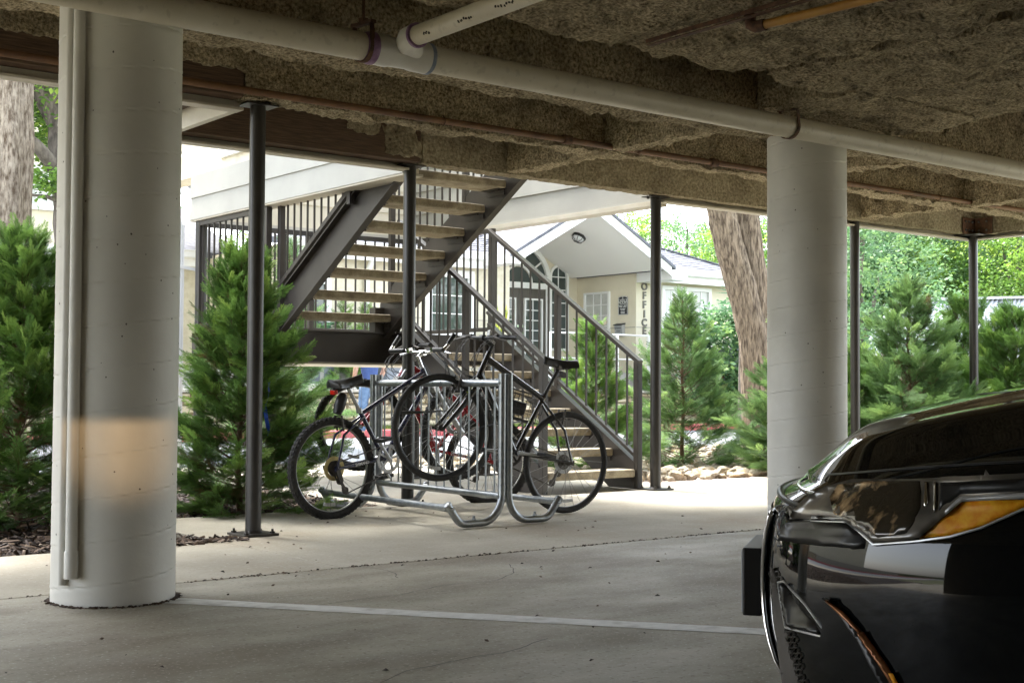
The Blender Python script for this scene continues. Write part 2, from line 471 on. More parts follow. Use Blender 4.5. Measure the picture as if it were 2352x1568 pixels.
MT['planter'] = mk('blue_grey_planter', (0.15, 0.17, 0.20), (0.20, 0.22, 0.25), scale=7, rough=0.6)
MT['metalroof'] = mk('white_metal_roof', (0.42, 0.44, 0.47), (0.48, 0.50, 0.53), scale=2, rough=0.45)
MT['skin'] = mk('skin', (0.50, 0.29, 0.20), (0.55, 0.33, 0.24), scale=10, rough=0.55)
MT['shirt'] = mk('blue_cotton', (0.05, 0.085, 0.24), (0.065, 0.11, 0.29), scale=12, rough=0.9, bump=0.4, bscale=14, bdist=0.02)
MT['jeans'] = mk('blue_denim', (0.10, 0.17, 0.30), (0.18, 0.27, 0.42), scale=14, rough=0.9, bump=0.3, bscale=30)
MT['hair'] = mk('brown_hair', (0.03, 0.02, 0.012), rough=0.7)
MT['carpaint'] = mk('black_car_paint', (0.003, 0.004, 0.005), rough=0.4, coat=0.8, spec=0.0)
MT['carplastic'] = mk('black_car_plastic', (0.012, 0.012, 0.012), rough=0.35)
MT['painted_lamp_reflection'] = mk('painted_lamp_reflection', (0.03, 0.026, 0.02), (0.80, 0.55, 0.30), scale=13, rough=0.25, metal=0.4, coat=1.0, contrast=(0.50, 0.70), detail=4, stretch=(1, 1.6, 1))  # warm streaks: lamp reflections painted as colour noise
MT['copper'] = mk('copper_strip', (0.16, 0.06, 0.025), (0.30, 0.13, 0.05), scale=20, rough=0.25, metal=0.5)
MT['addedwall'] = mk('dark_added_wall', (0.22, 0.19, 0.15), (0.30, 0.26, 0.20), scale=3, rough=0.9)
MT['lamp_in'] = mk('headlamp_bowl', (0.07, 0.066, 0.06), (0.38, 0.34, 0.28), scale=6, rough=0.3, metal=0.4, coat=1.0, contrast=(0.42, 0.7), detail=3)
MT['amber'] = mk('amber_lens', (0.90, 0.30, 0.006), (1.0, 0.52, 0.03), scale=60, rough=0.4, coat=0.15, trans=0.15)
MT['carglass'] = mk('clear_lens_edge', (0.03, 0.03, 0.03), rough=0.05, coat=1.0)
MT['bluetape'] = mk('blue_ribbon', (0.01, 0.05, 0.35), (0.02, 0.09, 0.5), scale=20, rough=0.5)
MT['signblack'] = mk('black_sign_face', (0.02, 0.022, 0.028), rough=0.35)
MT['bronze'] = mk('letter_bronze', (0.13, 0.12, 0.10), rough=0.5)
MT['flagstone'] = mk('pale_ledge', (0.45, 0.42, 0.36), (0.55, 0.52, 0.46), scale=5, rough=0.85)

def text_mesh(s, size, depth=0.002, bold=0.0):
    cu = bpy.data.curves.new('lettering', 'FONT')
    cu.body = s; cu.size = size; cu.extrude = depth; cu.align_x = 'CENTER'; cu.align_y = 'CENTER'; cu.offset = bold
    cu.resolution_u = 3
    o = bpy.data.objects.new('lettering', cu)
    COL.objects.link(o)
    dg = bpy.context.evaluated_depsgraph_get()
    me = bpy.data.meshes.new_from_object(o.evaluated_get(dg))
    bpy.data.objects.remove(o)
    bpy.data.curves.remove(cu)
    me.materials.clear()
    return me
# ================================================================== ground
def slab(name, a, b, mat, kind='structure', bev=0.0):
    o = MB().box2(a, b).build(name, mat, bevel=bev)
    return tag(o, kind=kind)

slab('ground', (-90, -60, -0.9), (150, 13.19, -0.10), MT['soil'])
slab('ground', (-300, -200, -1.2), (400, 400, -0.95), MT['soil'])
slab('yard', (-30, -40, -0.2), (40, -7, -0.01), MT['asphalt'])
slab('parking_floor', (-12, -6.99, -0.2), (18, 5.482, 0.0), MT['conc'], bev=0.004)
slab('pavement', (-10, 5.494, -0.2), (3.28, 6.84, 0.0), MT['conc2'], bev=0.006)
slab('pavement', (3.284, 5.494, -0.2), (14.5, 8.16, 0.0), MT['conc2'], bev=0.006)
slab('path', (5.25, 8.166, -0.2), (8.35, 13.2, -0.004), MT['conc2'], bev=0.006)
slab('path', (8.354, 8.166, -0.2), (15.5, 8.88, -0.012), MT['pink'])
slab('pavement', (-30, 11.6, -0.2), (5.246, 13.2, -0.01), MT['conc2'])
slab('road', (-60, 13.2, -0.2), (120, 19.8, -0.03), MT['asphalt'])
slab('kerb', (-60, 19.8, -0.2), (120, 19.96, 0.105), MT['redkerb'], bev=0.03)
slab('grass_verge', (-60, 19.962, -0.2), (120, 21.0, 0.09), MT['soil'])
slab('terrace', (-90, 21.2, -0.2), (160, 160, 0.72), MT['soil'])
slab('terrace_path', (9.5, 21.22, 0.5), (27, 22.95, 0.725), MT['greyblock'])
slab('porch_floor', (9.6, 22.1, 0.7), (24.9, 26.5, 1.2), MT['greyblock'])

# painted line: from (405,1380) to (1745,1450) in the frame, carried on under the car
a0, a1 = gp(380, 1378), gp(1745, 1450)
d = (a1 - a0).normalized()
a1 = a0 + d * 5.5
n = Vector((-d.y, d.x, 0)) * 0.062
lm = MB()
N = 70
for i in range(N):
    p, q = a0.lerp(a1, i / N), a0.lerp(a1, (i + 1) / N)
    w0 = 1 + 0.05 * math.sin(i * 2.3) + 0.03 * math.sin(i * 7.1); w1 = 1 + 0.05 * math.sin((i + 1) * 2.3) + 0.03 * math.sin((i + 1) * 7.1)
    lm.add([(p - n * w0) + Vector((0, 0, .0018)), (q - n * w1) + Vector((0, 0, .0018)), (q + n * w1) + Vector((0, 0, .0018)), (p + n * w0) + Vector((0, 0, .0018))], [(0, 1, 2, 3)])
tag(lm.build('parking_line', MT['line']), kind='structure')

# hairline cracks
ck = MB(); q = random.Random(21)
for (x, y, a, L) in ((2.6, 4.6, .35, 1.6), (4.6, 3.9, -.5, 1.3), (3.3, 5.05, 1.2, .5), (5.6, 6.6, .2, 1.5), (1.9, 3.2, .9, 1.1)):
    p = Vector((x, y, .0012))
    for k in range(int(L / .05)):
        a += q.uniform(-.35, .35); n_ = p + Vector((math.cos(a), math.sin(a), 0)) * .05; w = .0016 + .0012 * q.random(); sd = Vector((-math.sin(a), math.cos(a), 0)) * w
        ck.add([p - sd, n_ - sd, n_ + sd, p + sd], [(0, 1, 2, 3)]); p = n_
tag(ck.build('floor_crack', MT['pit']), kind='structure')
# grit along the joint and loose bits on the floor: uncountable litter
TVc = np.array([(-.5, -.3, 0), (.5, -.35, .05), (.45, .3, 0), (-.4, .35, .1), (0, 0, .35)], float)
TFc = np.array([(0, 1, 4), (1, 2, 4), (2, 3, 4), (3, 0, 4)])
m_ = 900
jx = rng.uniform(0.5, 12, m_)
P = np.stack([jx, 5.488 + rng.normal(0, .012, m_), np.full(m_, 0.0)], 1)
m2 = 260
P2 = np.stack([rng.uniform(-1, 6.5, m2), rng.uniform(1.8, 8.0, m2), np.full(m2, 0.001)], 1)
P = np.concatenate([P, P2])
dd = rng.normal(0, 1, (len(P), 3)); dd[:, 2] *= .1
o = scatter('floor_litter', TVc, TFc, P, rots(dd, rng.uniform(-.4, .4, len(P))), np.concatenate([rng.uniform(.006, .02, m_), rng.uniform(.004, .022, m2)]), rng.uniform(0, 1, len(P)) ** 2, MT['chip'])
tag(o, 'dry leaf crumbs and grit along the joint of the concrete floor', 'litter', kind='stuff')

# mulch bed
mb = MB()
for (x0, y0, x1, y1) in ((-12, 6.846, 3.278, 11.6), (3.278, 8.166, 5.244, 11.6)):
    mb.box2((x0, y0, -.2), (x1, y1, -.035))
tag(mb.build('mulch_bed', MT['mulch']), kind='structure')
m_ = 16000
P = np.stack([rng.uniform(-3.2, 5.22, m_), 6.88 + 3.8 * rng.uniform(0, 1, m_) ** 1.5, rng.uniform(-.03, 0.012, m_)], 1)
ok = (P[:, 0] < 3.25) | (P[:, 1] > 8.19)
extra = np.stack([rng.uniform(2.9, 3.42, 160), rng.uniform(6.74, 6.95, 160), rng.uniform(0.0, .008, 160)], 1)
P = np.concatenate([P[ok], extra])
dd = rng.normal(0, 1, (len(P), 3)); dd[:, 2] *= .25
TVb = np.array([(-.13, -.5, 0), (.13, -.45, 0), (.1, .5, 0), (-.08, .5, 0), (0, -.4, .12), (0, .4, .1)], float)
TFb = np.array([(0, 4, 5), (0, 5, 3), (4, 1, 2), (4, 2, 5), (0, 1, 4), (3, 5, 2)])
o = scatter('bark_mulch', TVb, TFb, P, rots(dd, rng.uniform(-1, 1, len(P))), rng.uniform(.03, .085, len(P)), rng.uniform(0, 1, len(P)) ** 1.8, MT['chip'])
tag(o, 'dark shredded bark mulch lying over the planting bed', 'mulch', kind='stuff')

# grass on the verge
gv = np.array([(-.06, 0, 0), (.06, 0, 0), (0, .15, 1)], float); gf = np.array([(0, 1, 2)])
m_ = 26000
P = np.stack([rng.uniform(2, 26, m_), rng.uniform(19.97, 20.98, m_), np.full(m_, .09)], 1)
ang = rng.uniform(0, 6.28, m_)
Rg = np.zeros((m_, 3, 3)); Rg[:, 0, 0] = np.cos(ang); Rg[:, 0, 1] = -np.sin(ang); Rg[:, 1, 0] = np.sin(ang); Rg[:, 1, 1] = np.cos(ang); Rg[:, 2, 2] = 1
o = scatter('grass', gv, gf, P, Rg, rng.uniform(.04, .09, m_), rng.uniform(0, 1, m_), MT['grass'])
tag(o, 'short green grass growing behind the red kerb', 'grass', kind='stuff')

# rock bed: countable front rocks as parts, the rest joined
rb = MB().box2((8.36, 8.886, -.2), (24, 13.19, -.03)).build('rock_bed', MT['pink'])
tag(rb, kind='structure')
def rock_mesh(seed):
    bm = bmesh.new(); bmesh.ops.create_icosphere(bm, subdivisions=2, radius=.5)
    rs = random.Random(seed)
    sx, sy, sz = rs.uniform(.8, 1.25), rs.uniform(.65, 1.0), rs.uniform(.45, .75)
    planes = [(Vector((rs.uniform(-1, 1), rs.uniform(-1, 1), rs.uniform(-.6, 1))).normalized(), rs.uniform(.26, .4)) for _ in range(9)]
    for v in bm.verts:
        for nn, dd_ in planes:
            k = v.co.dot(nn)
            if k > dd_: v.co -= nn * (k - dd_)
        v.co += v.co.normalized() * .05 * mnoise.noise(v.co * 5 + Vector((seed, 0, 0)))
        v.co = Vector((v.co.x * sx, v.co.y * sy, v.co.z * sz))
    me = bpy.data.meshes.new('rock'); bm.to_mesh(me); bm.free()
    me.materials.append(MT['rock']); return me
rocks = [rock_mesh(i) for i in range(9)]
cnt = 0
rr = random.Random(3)
vis = []
for i in range(11000):
    x, y = rr.uniform(8.3, 15.2), 8.9 + 4.3 * rr.random() ** 1.15
    vis.append((x, y))
placed = []
grid = {}
for (x, y) in vis:
    r0 = rr.uniform(.045, .105) * (1.0 if rr.random() < .85 else 1.4)
    if y - r0 < 8.86: continue
    key = (int(x / .24), int(y / .24)); bad = False
    for ix in (-1, 0, 1):
        for iy in (-1, 0, 1):
            for (a, b, c) in grid.get((key[0] + ix, key[1] + iy), ()):
                if (a - x) ** 2 + (b - y) ** 2 < (.72 * (c + r0)) ** 2: bad = True; break
            if bad: break
        if bad: break
    if bad: continue
    grid.setdefault(key, []).append((x, y, r0)); placed.append((x, y, r0))
placed.sort(key=lambda t: (t[0] ** 2 + t[1] ** 2) / (t[2] ** 2))
far = MB()
for (x, y, r0) in placed:
    me = rocks[rr.randrange(9)]
    mat = Matrix.Translation((x, y, r0 * .28 - .01)) @ Matrix.Rotation(rr.uniform(0, 6.28), 4, 'Z') @ Matrix.Rotation(rr.uniform(-.3, .3), 4, 'X') @ Matrix.Diagonal((r0 * 2.1,) * 3 + (1,))
    if cnt < 290:
        o = bpy.data.objects.new('rock', me); COL.objects.link(o); o.parent = rb; o.matrix_local = mat
        cnt += 1
    else:
        far.add([mat @ v.co for v in me.vertices], [tuple(p.vertices) for p in me.polygons])
o = far.build('loose_rocks', MT['rock'], rb); o['kind'] = 'stuff'

# ================================================================== carport ceiling
def lumpy(name, a, b, mat, step=.022, amp=.022, amp2=.022, parent=None, faces='zxXyY', keep=None):
    """a box whose sprayed coating is modelled as relief; the top face is left flat"""
    a, b = np.array(a, float), np.array(b, float)
    Vs, Qs, off = [], [], 0
    def grid(o, e1, e2, l1, l2):
        nonlocal off
        n1, n2 = max(2, int(l1 / step) + 1), max(2, int(l2 / step) + 1)
        s, t = np.meshgrid(np.linspace(0, l1, n1), np.linspace(0, l2, n2), indexing='ij')
        V = o + s[..., None] * e1 + t[..., None] * e2
        idx = np.arange(n1 * n2).reshape(n1, n2) + off
        Q = np.stack([idx[:-1, :-1], idx[1:, :-1], idx[1:, 1:], idx[:-1, 1:]], -1).reshape(-1, 4)
        Vs.append(V.reshape(-1, 3)); Qs.append(Q); off += n1 * n2
    L = b - a
    ex, ey, ez = np.eye(3)
    if 'z' in faces: grid(a, ey, ex, L[1], L[0])
    if 'x' in faces: grid(a, ez, ey, L[2], L[1])
    if 'X' in faces: grid(a + ex * L[0], ey, ez, L[1], L[2])
    if 'y' in faces: grid(a, ex, ez, L[0], L[2])
    if 'Y' in faces: grid(a + ey * L[1], ez, ex, L[2], L[0])
    V = np.concatenate(Vs); Q = np.concatenate(Qs)
    D = np.stack([vnoise(V / .03, 1) * .6 + vnoise(V / .017, 4) * .4, vnoise(V / .035, 2) * .6 + vnoise(V / .017, 5) * .4, vnoise(V / .035, 3) * .6 + vnoise(V / .017, 6) * .4], 1) * amp
    D += np.stack([vnoise(V / .16, 7), vnoise(V / .16, 8), vnoise(V / .16, 9)], 1) * amp2
    V = V + D
    me = np_mesh(name, V, Q)
    me.shade_smooth()
    o = link(name, me, mat, parent)
    return o

CZ = 2.80
ceil = lumpy('ceiling', (-4.5, -1.0, CZ), (12.5, 8.05, CZ + .02), MT['popcorn'], step=.035, amp=.02, amp2=.03, faces='z')
tag(ceil, kind='structure')
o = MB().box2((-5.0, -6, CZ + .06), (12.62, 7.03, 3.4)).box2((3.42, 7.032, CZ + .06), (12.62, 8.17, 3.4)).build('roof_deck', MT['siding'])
tag(o, kind='structure')
o = MB().box2((-5, -6, CZ + .005), (-4.4, 7.0, CZ + .05)).box2((-4.5, -6, CZ + .005), (12.6, -0.9, CZ + .05)).build('ceiling', MT['popcorn'])
tag(o, kind='structure')
def beam(a, b, mat=MT['popcorn'], **k):
    return tag(lumpy('ceiling_beam', a, b, mat, **k), kind='structure')
beam((-4.5, 5.06, 2.385), (12.45, 5.47, CZ + .02), step=.030)                 # over the columns
beam((3.42, 6.86, 2.50), (12.45, 7.03, CZ + .02))                            # inner edge beam
beam((5.42, 8.0, 2.492), (12.45, 8.15, CZ + .02), amp=.009, amp2=.008, step=.025, mat=MT['popcorn2'])
beam((12.45, -2, 2.492), (12.58, 8.15, CZ + .02), mat=MT['popcorn2'], step=.04)
beam((6.19, 5.45, 2.51), (6.34, 8.0, CZ + .02))
beam((10.5, 5.45, 2.51), (10.66, 8.0, CZ + .02))
beam((8.35, 5.45, 2.56), (8.47, 6.9, CZ + .02))
beam((-4.5, -1.0, 2.43), (5.03, 4.46, CZ + .02), step=.028, amp=.026, amp2=.035)
beam((5.12, -1.0, 2.44), (6.91, 4.46, CZ + .02), step=.028, amp=.026, amp2=.036)
beam((5.70, 4.40, 2.43), (6.90, 5.06, CZ + .02), step=.030, amp2=.03)
beam((9.1, -1.0, 2.47), (9.5, 5.06, CZ + .02), step=.045)
beam((3.0, 4.30, 2.60), (3.08, 5.08, CZ + .02))
o = MB().box2((-5, -6.2, 0), (18, -6.02, 3.0)).build('added_rear_wall', MT['addedwall'])  # unseen wall, added to darken what the car flank reflects
tag(o, 'plain dark wall added unseen behind the viewer to darken the car reflections', 'wall')
o = MB().box2((-5.3, -6.2, 0), (-5.02, 3.0, 3.0)).build('added_side_wall', MT['addedwall'])  # unseen wall, added to block the bright left opening from the car flank
tag(o, 'plain dark wall added unseen at the left to keep daylight off the car flank', 'wall')
# bare timber lengths
o = MB().box2((-5, 6.87, 2.505), (3.42, 7.0, 2.70)).build('timber_beam', MT['oldwood'], bevel=.006); tag(o, kind='structure')
beam((-4.5, 6.84, 2.66), (3.42, 6.99, CZ + .02))
o = MB().box2((3.30, 8.0, 2.492), (5.40, 8.145, CZ + .05)).build('timber_beam', MT['oldwood'], bevel=.006); tag(o, kind='structure')
o = MB().box2((3.30, 7.05, 2.55), (3.39, 7.99, CZ + .05)).build('timber_beam', MT['oldwood'], bevel=.006); tag(o, kind='structure')
tr = MB()
def trimline(x0, y0, x1, y1):
    tr.box2((x0, y0, 2.44), (x1, y1, 2.487))
    return tr
trims = MB()
trims.box2((-5, 7.004, 2.445), (3.46, 7.045, 2.95)).box2((-5, 6.95, 2.445), (3.46, 7.003, 2.462))
trims.box2((3.415, 7.047, 2.447), (3.46, 8.10, 2.95))
trims.box2((3.415, 8.152, 2.445), (5.36, 8.19, 2.95)).box2((3.47, 8.09, 2.445), (5.36, 8.151, 2.462))
trims.box2((7.97, 8.152, 2.445), (12.62, 8.19, 3.0)).box2((7.97, 8.09, 2.445), (12.62, 8.151, 2.462))
trims.box2((12.584, -6, 2.447), (12.62, 8.151, 3.0)).box2((12.52, -6, 2.447), (12.583, 8.089, 2.464))
tag(trims.build('fascia_trim', MT['trim'], bevel=.003), kind='structure')
o = lumpy('torn_coating', (3.9, 4.9, 2.40), (4.35, 5.02, 2.47), MT['popcorn2'], step=.02, amp=.02); 
bpy.data.objects.remove(o)

beam((5.12, 7.975, 2.54), (5.46, 8.01, CZ + .02), amp=.03, amp2=.05, mat=MT['popcorn2'])
beam((4.75, 7.985, 2.68), (5.2, 8.01, CZ + .02), amp=.03, amp2=.05, mat=MT['popcorn2'])
# ================================================================== columns
def column(x, y, r, h, label, phase):
    p = .168
    nz, na = int(h / .0075), 80
    z = np.linspace(0, h, nz)[:, None]; th = np.linspace(0, 2 * np.pi, na, endpoint=False)[None, :]
    ph = ((z - th / (2 * np.pi) * p * 1.0 + phase) / p) % 1.0
    rad = r + 0.0008 * np.sin(th * 3 + z * 2)
    rad = rad - .0024 * (ph < .045) + .0012 * ((ph > .04) & (ph < .09))
    ring2 = ((z + th / 9) / .061) % 1.0
    rad = rad - .0005 * (ring2 < .1)
    V = np.stack([rad * np.cos(th) + 0 * z, rad * np.sin(th) + 0 * z, z + 0 * th], -1).reshape(-1, 3)
    idx = np.arange(nz * na).reshape(nz, na)
    Q = np.stack([idx[:-1], np.roll(idx, -1, 1)[:-1], np.roll(idx, -1, 1)[1:], idx[1:]], -1).reshape(-1, 4)
    c = empty('round_column', (x, y, 0), 0, label, 'column', 'round concrete columns holding the carport')
    me = np_mesh('shaft', V, Q); 
    o = link('shaft', me, MT['column'], c); smooth_angle(me, 30)
    qd = np.random.default_rng(int(phase * 1000)); nd = 420
    ad = qd.uniform(0, 6.283, nd); rd_ = r + np.abs(qd.normal(0, .010, nd))
    Pd = np.stack([rd_ * np.cos(ad), rd_ * np.sin(ad), np.full(nd, .001)], 1); Dd = qd.normal(0, 1, (nd, 3)); Dd[:, 2] *= .2
    od = scatter('base_grit', TVc, TFc, Pd, rots(Dd, qd.uniform(-.4, .4, nd)), qd.uniform(.006, .022, nd), qd.uniform(0, .6, nd), MT['chip'], c); od['kind'] = 'stuff'
    q = random.Random(int(phase * 100)); pm = MB()
    for i in range(46):
        a, zz, s = q.uniform(R(170), R(330)), q.uniform(.05, h - .1), q.uniform(.0018, .0045)
        cc = Vector((math.cos(a) * (r + .0008), math.sin(a) * (r + .0008), zz)); nn = Vector((math.cos(a), math.sin(a), 0)); tt = Vector((-math.sin(a), math.cos(a), 0))
        ring = [cc + tt * s * math.cos(k) * q.uniform(.7, 1.2) + Vector((0, 0, 1)) * s * math.sin(k) * q.uniform(.7, 1.4) for k in np.linspace(0, 6.28, 8)[:-1]]
        pm.add([cc + nn * .0008] + ring, [(0, i + 1, (i + 1) % 7 + 1) for i in range(7)])
    o = pm.build('pits', MT['pit'], c); o['kind'] = 'stuff'
    return c
C1, C2 = (2.060, 5.246), (6.437, 5.30)
column(*C1, .243, 2.41, 'nearest fat round column, pale painted, with two conduits down its face', .03)
column(*C2, .240, 2.41, 'fat round pale column behind the nose of the black car', .09)
column(10.8, 5.3, .240, 2.41, 'round pale column hidden behind the black car', .06)
column(-2.3, 5.25, .240, 2.41, 'round pale column out of frame at the far left', .01) if False else None

# conduits on the near column
cr = Vector((math.cos(YAW), -math.sin(YAW))); cf = Vector((math.sin(YAW), math.cos(YAW)))
def on_col(off, rr_):
    c = Vector(C1); k = math.sqrt(.243 ** 2 - off ** 2)
    n_ = (cr * off - cf * k).normalized()
    return c + n_ * (.243 + rr_)
pa, pb = on_col(-.128, .016), on_col(-.083, .023)
cnd = MB().tube([(pa.x, pa.y, .085), (pa.x, pa.y, 2.36)], .016, 16).build('conduit', MT['column'], None, smooth=True)
tag(cnd, 'thinner painted conduit on the left, running down the near round column', 'conduit', 'conduits on the near column')
q = empty('conduit', (pb.x, pb.y, 0), 0, 'thicker painted conduit on the right with a coupling at its foot, on the near column', 'conduit', 'conduits on the near column')
MB().tube([(0, 0, .12), (0, 0, 2.36)], .023, 18).build('pipe', MT['column'], q, smooth=True)
MB().lathe([(0, .115), (.027, .115), (.027, .215), (.0235, .222)], 18).build('coupling', MT['column'], q, smooth=True)

# ================================================================== pipes under the ceiling
PV, PZ, PR = 4.915, 2.335, .061
pv = empty('drain_pipe', (0, PV, PZ), 0, 'long cream plastic drain pipe slung below the ceiling in front of the columns', 'pipe')
w0 = hit_y(846, 115, PV).x; w1 = hit_y(985, 145, PV).x
def px_(x0, x1, r, name, mat, n=28): 
    return MB().tube([(x0, 0, 0), (x1, 0, 0)], r, n).build(name, mat, pv, smooth=True)
px_(-4, w0, PR, 'pipe', MT['pvc']); px_(w1, 12.4, PR, 'pipe', MT['pvc'])
fm = MB().lathe([(PR, w0 - .002), (.069, w0), (.071, w0 + .09), (.066, w0 + .11), (.064, w1 - .12), (.069, w1 - .10), (.071, w1 - .01), (PR, w1)], 28, axis='X')
fm.build('wye_fitting', MT['pvcw'], pv, smooth=True)
MB().lathe([(.0615, w0 - .035), (.063, w0 - .03), (.0725, w0 + .004), (.072, w0 + .02), (.0705, w0 + .022)], 28, axis='X').build('glue_ring', MT['purple'], pv, smooth=True)
MB().lathe([(.0705, w1 - .022), (.0722, w1 - .018), (.0715, w1 - .002), (.0618, w1 + .004)], 28, axis='X').build('glue_ring', MT['blueglue'], pv, smooth=True)
bx = hit_y(925, 95, PV - .07).x
br = MB(); path = [(w1 - .16, 0, 0), (bx + .10, -.03, .018), (bx + .02, -.075, .03), (bx - .005, -.13, .034), (bx - .005, -.19, .036)]
br.tube(path, [.050, .052, .053, .053, .053], 24)
br.build('elbow', MT['pvcw'], pv, smooth=True)
MB().tube([(bx - .005, -.18, .036), (bx - .005, -6, .06)], .043, 24).build('branch_pipe', MT['pvc'], pv, smooth=True)
MB().tube([(bx - .005, -.183, .036), (bx - .005, -.197, .036)], .0545, 24).build('glue_ring', MT['purple'], pv, smooth=True)
# worn print on the branch pipe: only smudged marks remain
pm = MB(); q = random.Random(2)
for g0 in (-.30, -.55, -.80, -1.10, -1.22):
    for k in range(q.randint(3, 7)):
        y = g0 - k * .017
        a = R(250 + q.uniform(-6, 6) - 36)
        for _ in range(2):
            a2 = a + q.uniform(-.12, .12)
            cc = Vector((bx - .005 + math.cos(a2) * .0436, y + q.uniform(-.004, .004), .037 + math.sin(a2) * .0436 + (y + .18) * -.004))
            pm.box(cc, (.010, .0035, .006))
o = pm.build('worn_print', MT['bolt'], pv); o['kind'] = 'stuff'
def hanger(x, label):
    h = empty('pipe_hanger', (x, PV, PZ), R(8), label, 'hanger', 'rusty clevis hangers of the drain pipe')
    pts = [(0, (PR + .006) * math.cos(a), (PR + .006) * math.sin(a)) for a in np.linspace(R(-200), R(20), 22)]
    pts = [(0, -PR * .9, .11)] + pts[::1] + [(0, PR * .9, .11)]
    s = MB()
    pts2 = [Vector(p) for p in pts]
    pts2[0] = Vector((0, pts2[1].y * .9, .10)); pts2[-1] = Vector((0, pts2[-2].y * .9, .10))
    for i in range(len(pts2) - 1):
        s.bar(pts2[i], pts2[i + 1], .024, .005, up=(0, pts2[i].y + 1e-3, pts2[i].z))
    s.build('strap', MT['rust'], h)
    MB().bar((0, -.07, .10), (0, .07, .10), .03, .014).box((0, 0, .115), (.03, .03, .02)).build('yoke', MT['rust'], h)
    MB().tube([(0, 0, .11), (.004, 0, .5)], .007, 8).build('rod', MT['rust'], h)
    return h
hanger(hit_y(834, 105, PV).x, 'rusty clevis hanger beside the purple ringed pipe joint')
hanger(hit_y(1812, 300, PV).x, 'rusty clevis hanger above the column behind the car')
# sprinkler line
op = empty('sprinkler_pipe', (0, 6.80, 0), 0, 'thin orange brown sprinkler pipe along the inner edge beam', 'pipe')
MB().tube([(-5, 0, 2.527), (3.4, 0, 2.527), (8.0, 0, 2.53)], .021, 12).build('pipe', MT['orange'], op, smooth=True)
MB().tube([(8.0, 0, 2.53), (12.4, 0, 2.535)], .021, 12).build('pipe', MT['orange'], op, smooth=True)
for xx in (hit_y(1303, 325, 6.8).x, hit_y(1640, 375, 6.8).x):
    MB().tube([(xx - .04, 0, 2.53), (xx - .035, 0, 2.53), (xx + .03, 0, 2.53), (xx + .035, 0, 2.53)], [.022, .031, .031, .022], 12).build('coupling', MT['rust'], op, smooth=True)
for pxx in (1018, 1465, 2155):
    xx = hit_y(pxx, 300, 6.8).x
    MB().tube([(xx, .0, 2.56), (xx, -.024, 2.535), (xx, -.024, 2.515), (xx, 0, 2.498), (xx, .024, 2.51), (xx, .024, 2.56)], .004, 6).build('clip', MT['rust'], op)
# yellow gas pipe with elbow, hung below the coated ceiling
ye = gp(1735, 62, 2.36); yd = (gp(2010, -8, 2.37) - ye)
yp = empty('gas_pipe', (ye.x, ye.y, 2.36), 0, 'short yellow pipe with a rusty elbow below the dark ceiling', 'pipe')
yd = Vector((yd.x, yd.y, 0)).normalized()
MB().tube([(0, 0, 0), yd * 3.2 + Vector((0, 0, .03))], .019, 12).build('pipe', MT['yellowpipe'], yp, smooth=True)
MB().tube([yd * .05, (0, 0, 0), -yd * .022 + Vector((0, 0, .012)), -yd * .028 + Vector((0, 0, .06))], [.024, .025, .025, .027], 12).build('elbow', MT['rust'], yp, smooth=True)
MB().tube([-yd * .028 + Vector((0, 0, .055)), -yd * .028 + Vector((0, 0, .14))], .016, 10).build('riser', MT['white'], yp, smooth=True)
MB().tube([yd * .62, yd * .65], .026, 12).build('coupling', MT['rust'], yp, smooth=True)
# steel angle below the coating
g0 = gp(1484, 88, 2.42)
o = MB().bar((g0.x, g0.y, 2.405), (g0.x, -1, 2.405), .006, .018).box((g0.x + .02, (g0.y - 1) / 2, 2.39), (.03, g0.y + 1, .004)).build('steel_angle', MT['rust'])
tag(o, 'thin rusty steel angle edge under the coated ceiling', 'steel angle')

# ================================================================== steel posts
def bolt(parent, x, y, z, s=.013):
    h = MB(); h.tube([(x, y, z), (x, y, z + .010)], s * 1.25, 6); h.tube([(x, y, z + .008), (x, y, z + .024)], s * .55, 8)
    return h.build('bolt', MT['bolt'], parent)
def post(x, y, top, label, r=.046, plate=.11, rz=0, plate_top=True, grp='dark round steel posts along the carport edge'):
    t = empty('steel_post', (x, y, 0), rz, label, 'post', grp)
    MB().tube([(0, 0, .01), (0, 0, top)], r, 28).build('shaft', MT['steelblue'], t, smooth=True)
    if plate:
        MB().box((0, 0, .008), (plate * 2, plate * 2, .014)).build('base_plate', MT['steel'], t, bevel=.002)
        MB().lathe([(r + .010, .015), (r + .005, .021), (r, .028)], 24).build('weld', MT['steel'], t, smooth=True)
        for a, b in ((-1, -1), (1, -1), (1, 1), (-1, 1)):
            bolt(t, a * plate * .74, b * plate * .74, .015)
    if plate_top:
        MB().box((0, 0, top + .004), (.20, .14, .008)).build('top_plate', MT['steel'], t)
    return t
post(3.567, 6.985, 2.488, 'nearest dark steel post, left, with a bolted base plate beside the bush')
post(5.39, 8.13, 2.478, 'dark steel post standing just in front of the open stair treads')
t3 = post(7.90, 8.13, 2.478, 'dark steel post with bolted base plate right of the stair foot')
for sx in (-.09, .03):
    MB().tube([(sx - .05, -.05, 2.45), (sx - .05, -.05, 2.476)], .012, 6).build('bolt', MT['bolt'], t3)
post(10.58, 8.12, 2.50, 'dark steel post seen right of the thick column, rising behind the car bonnet')
t5 = post(12.50, 8.06, 2.478, 'dark steel post at the carport corner under a rusty bracket')
bk = empty('corner_bracket', (12.50, 8.06, 2.485), 0, 'rusty riveted steel bracket holding the corner beams', 'bracket')
MB().box((-.19, -.075, .085), (.22, .008, .17)).box((-.085, -.18, .085), (.008, .2, .17)).build('angle_plate', MT['rust'], bk)
MB().box((0, -.05, -.003), (.42, .30, .006)).build('cap_plate', MT['steel'], bk)
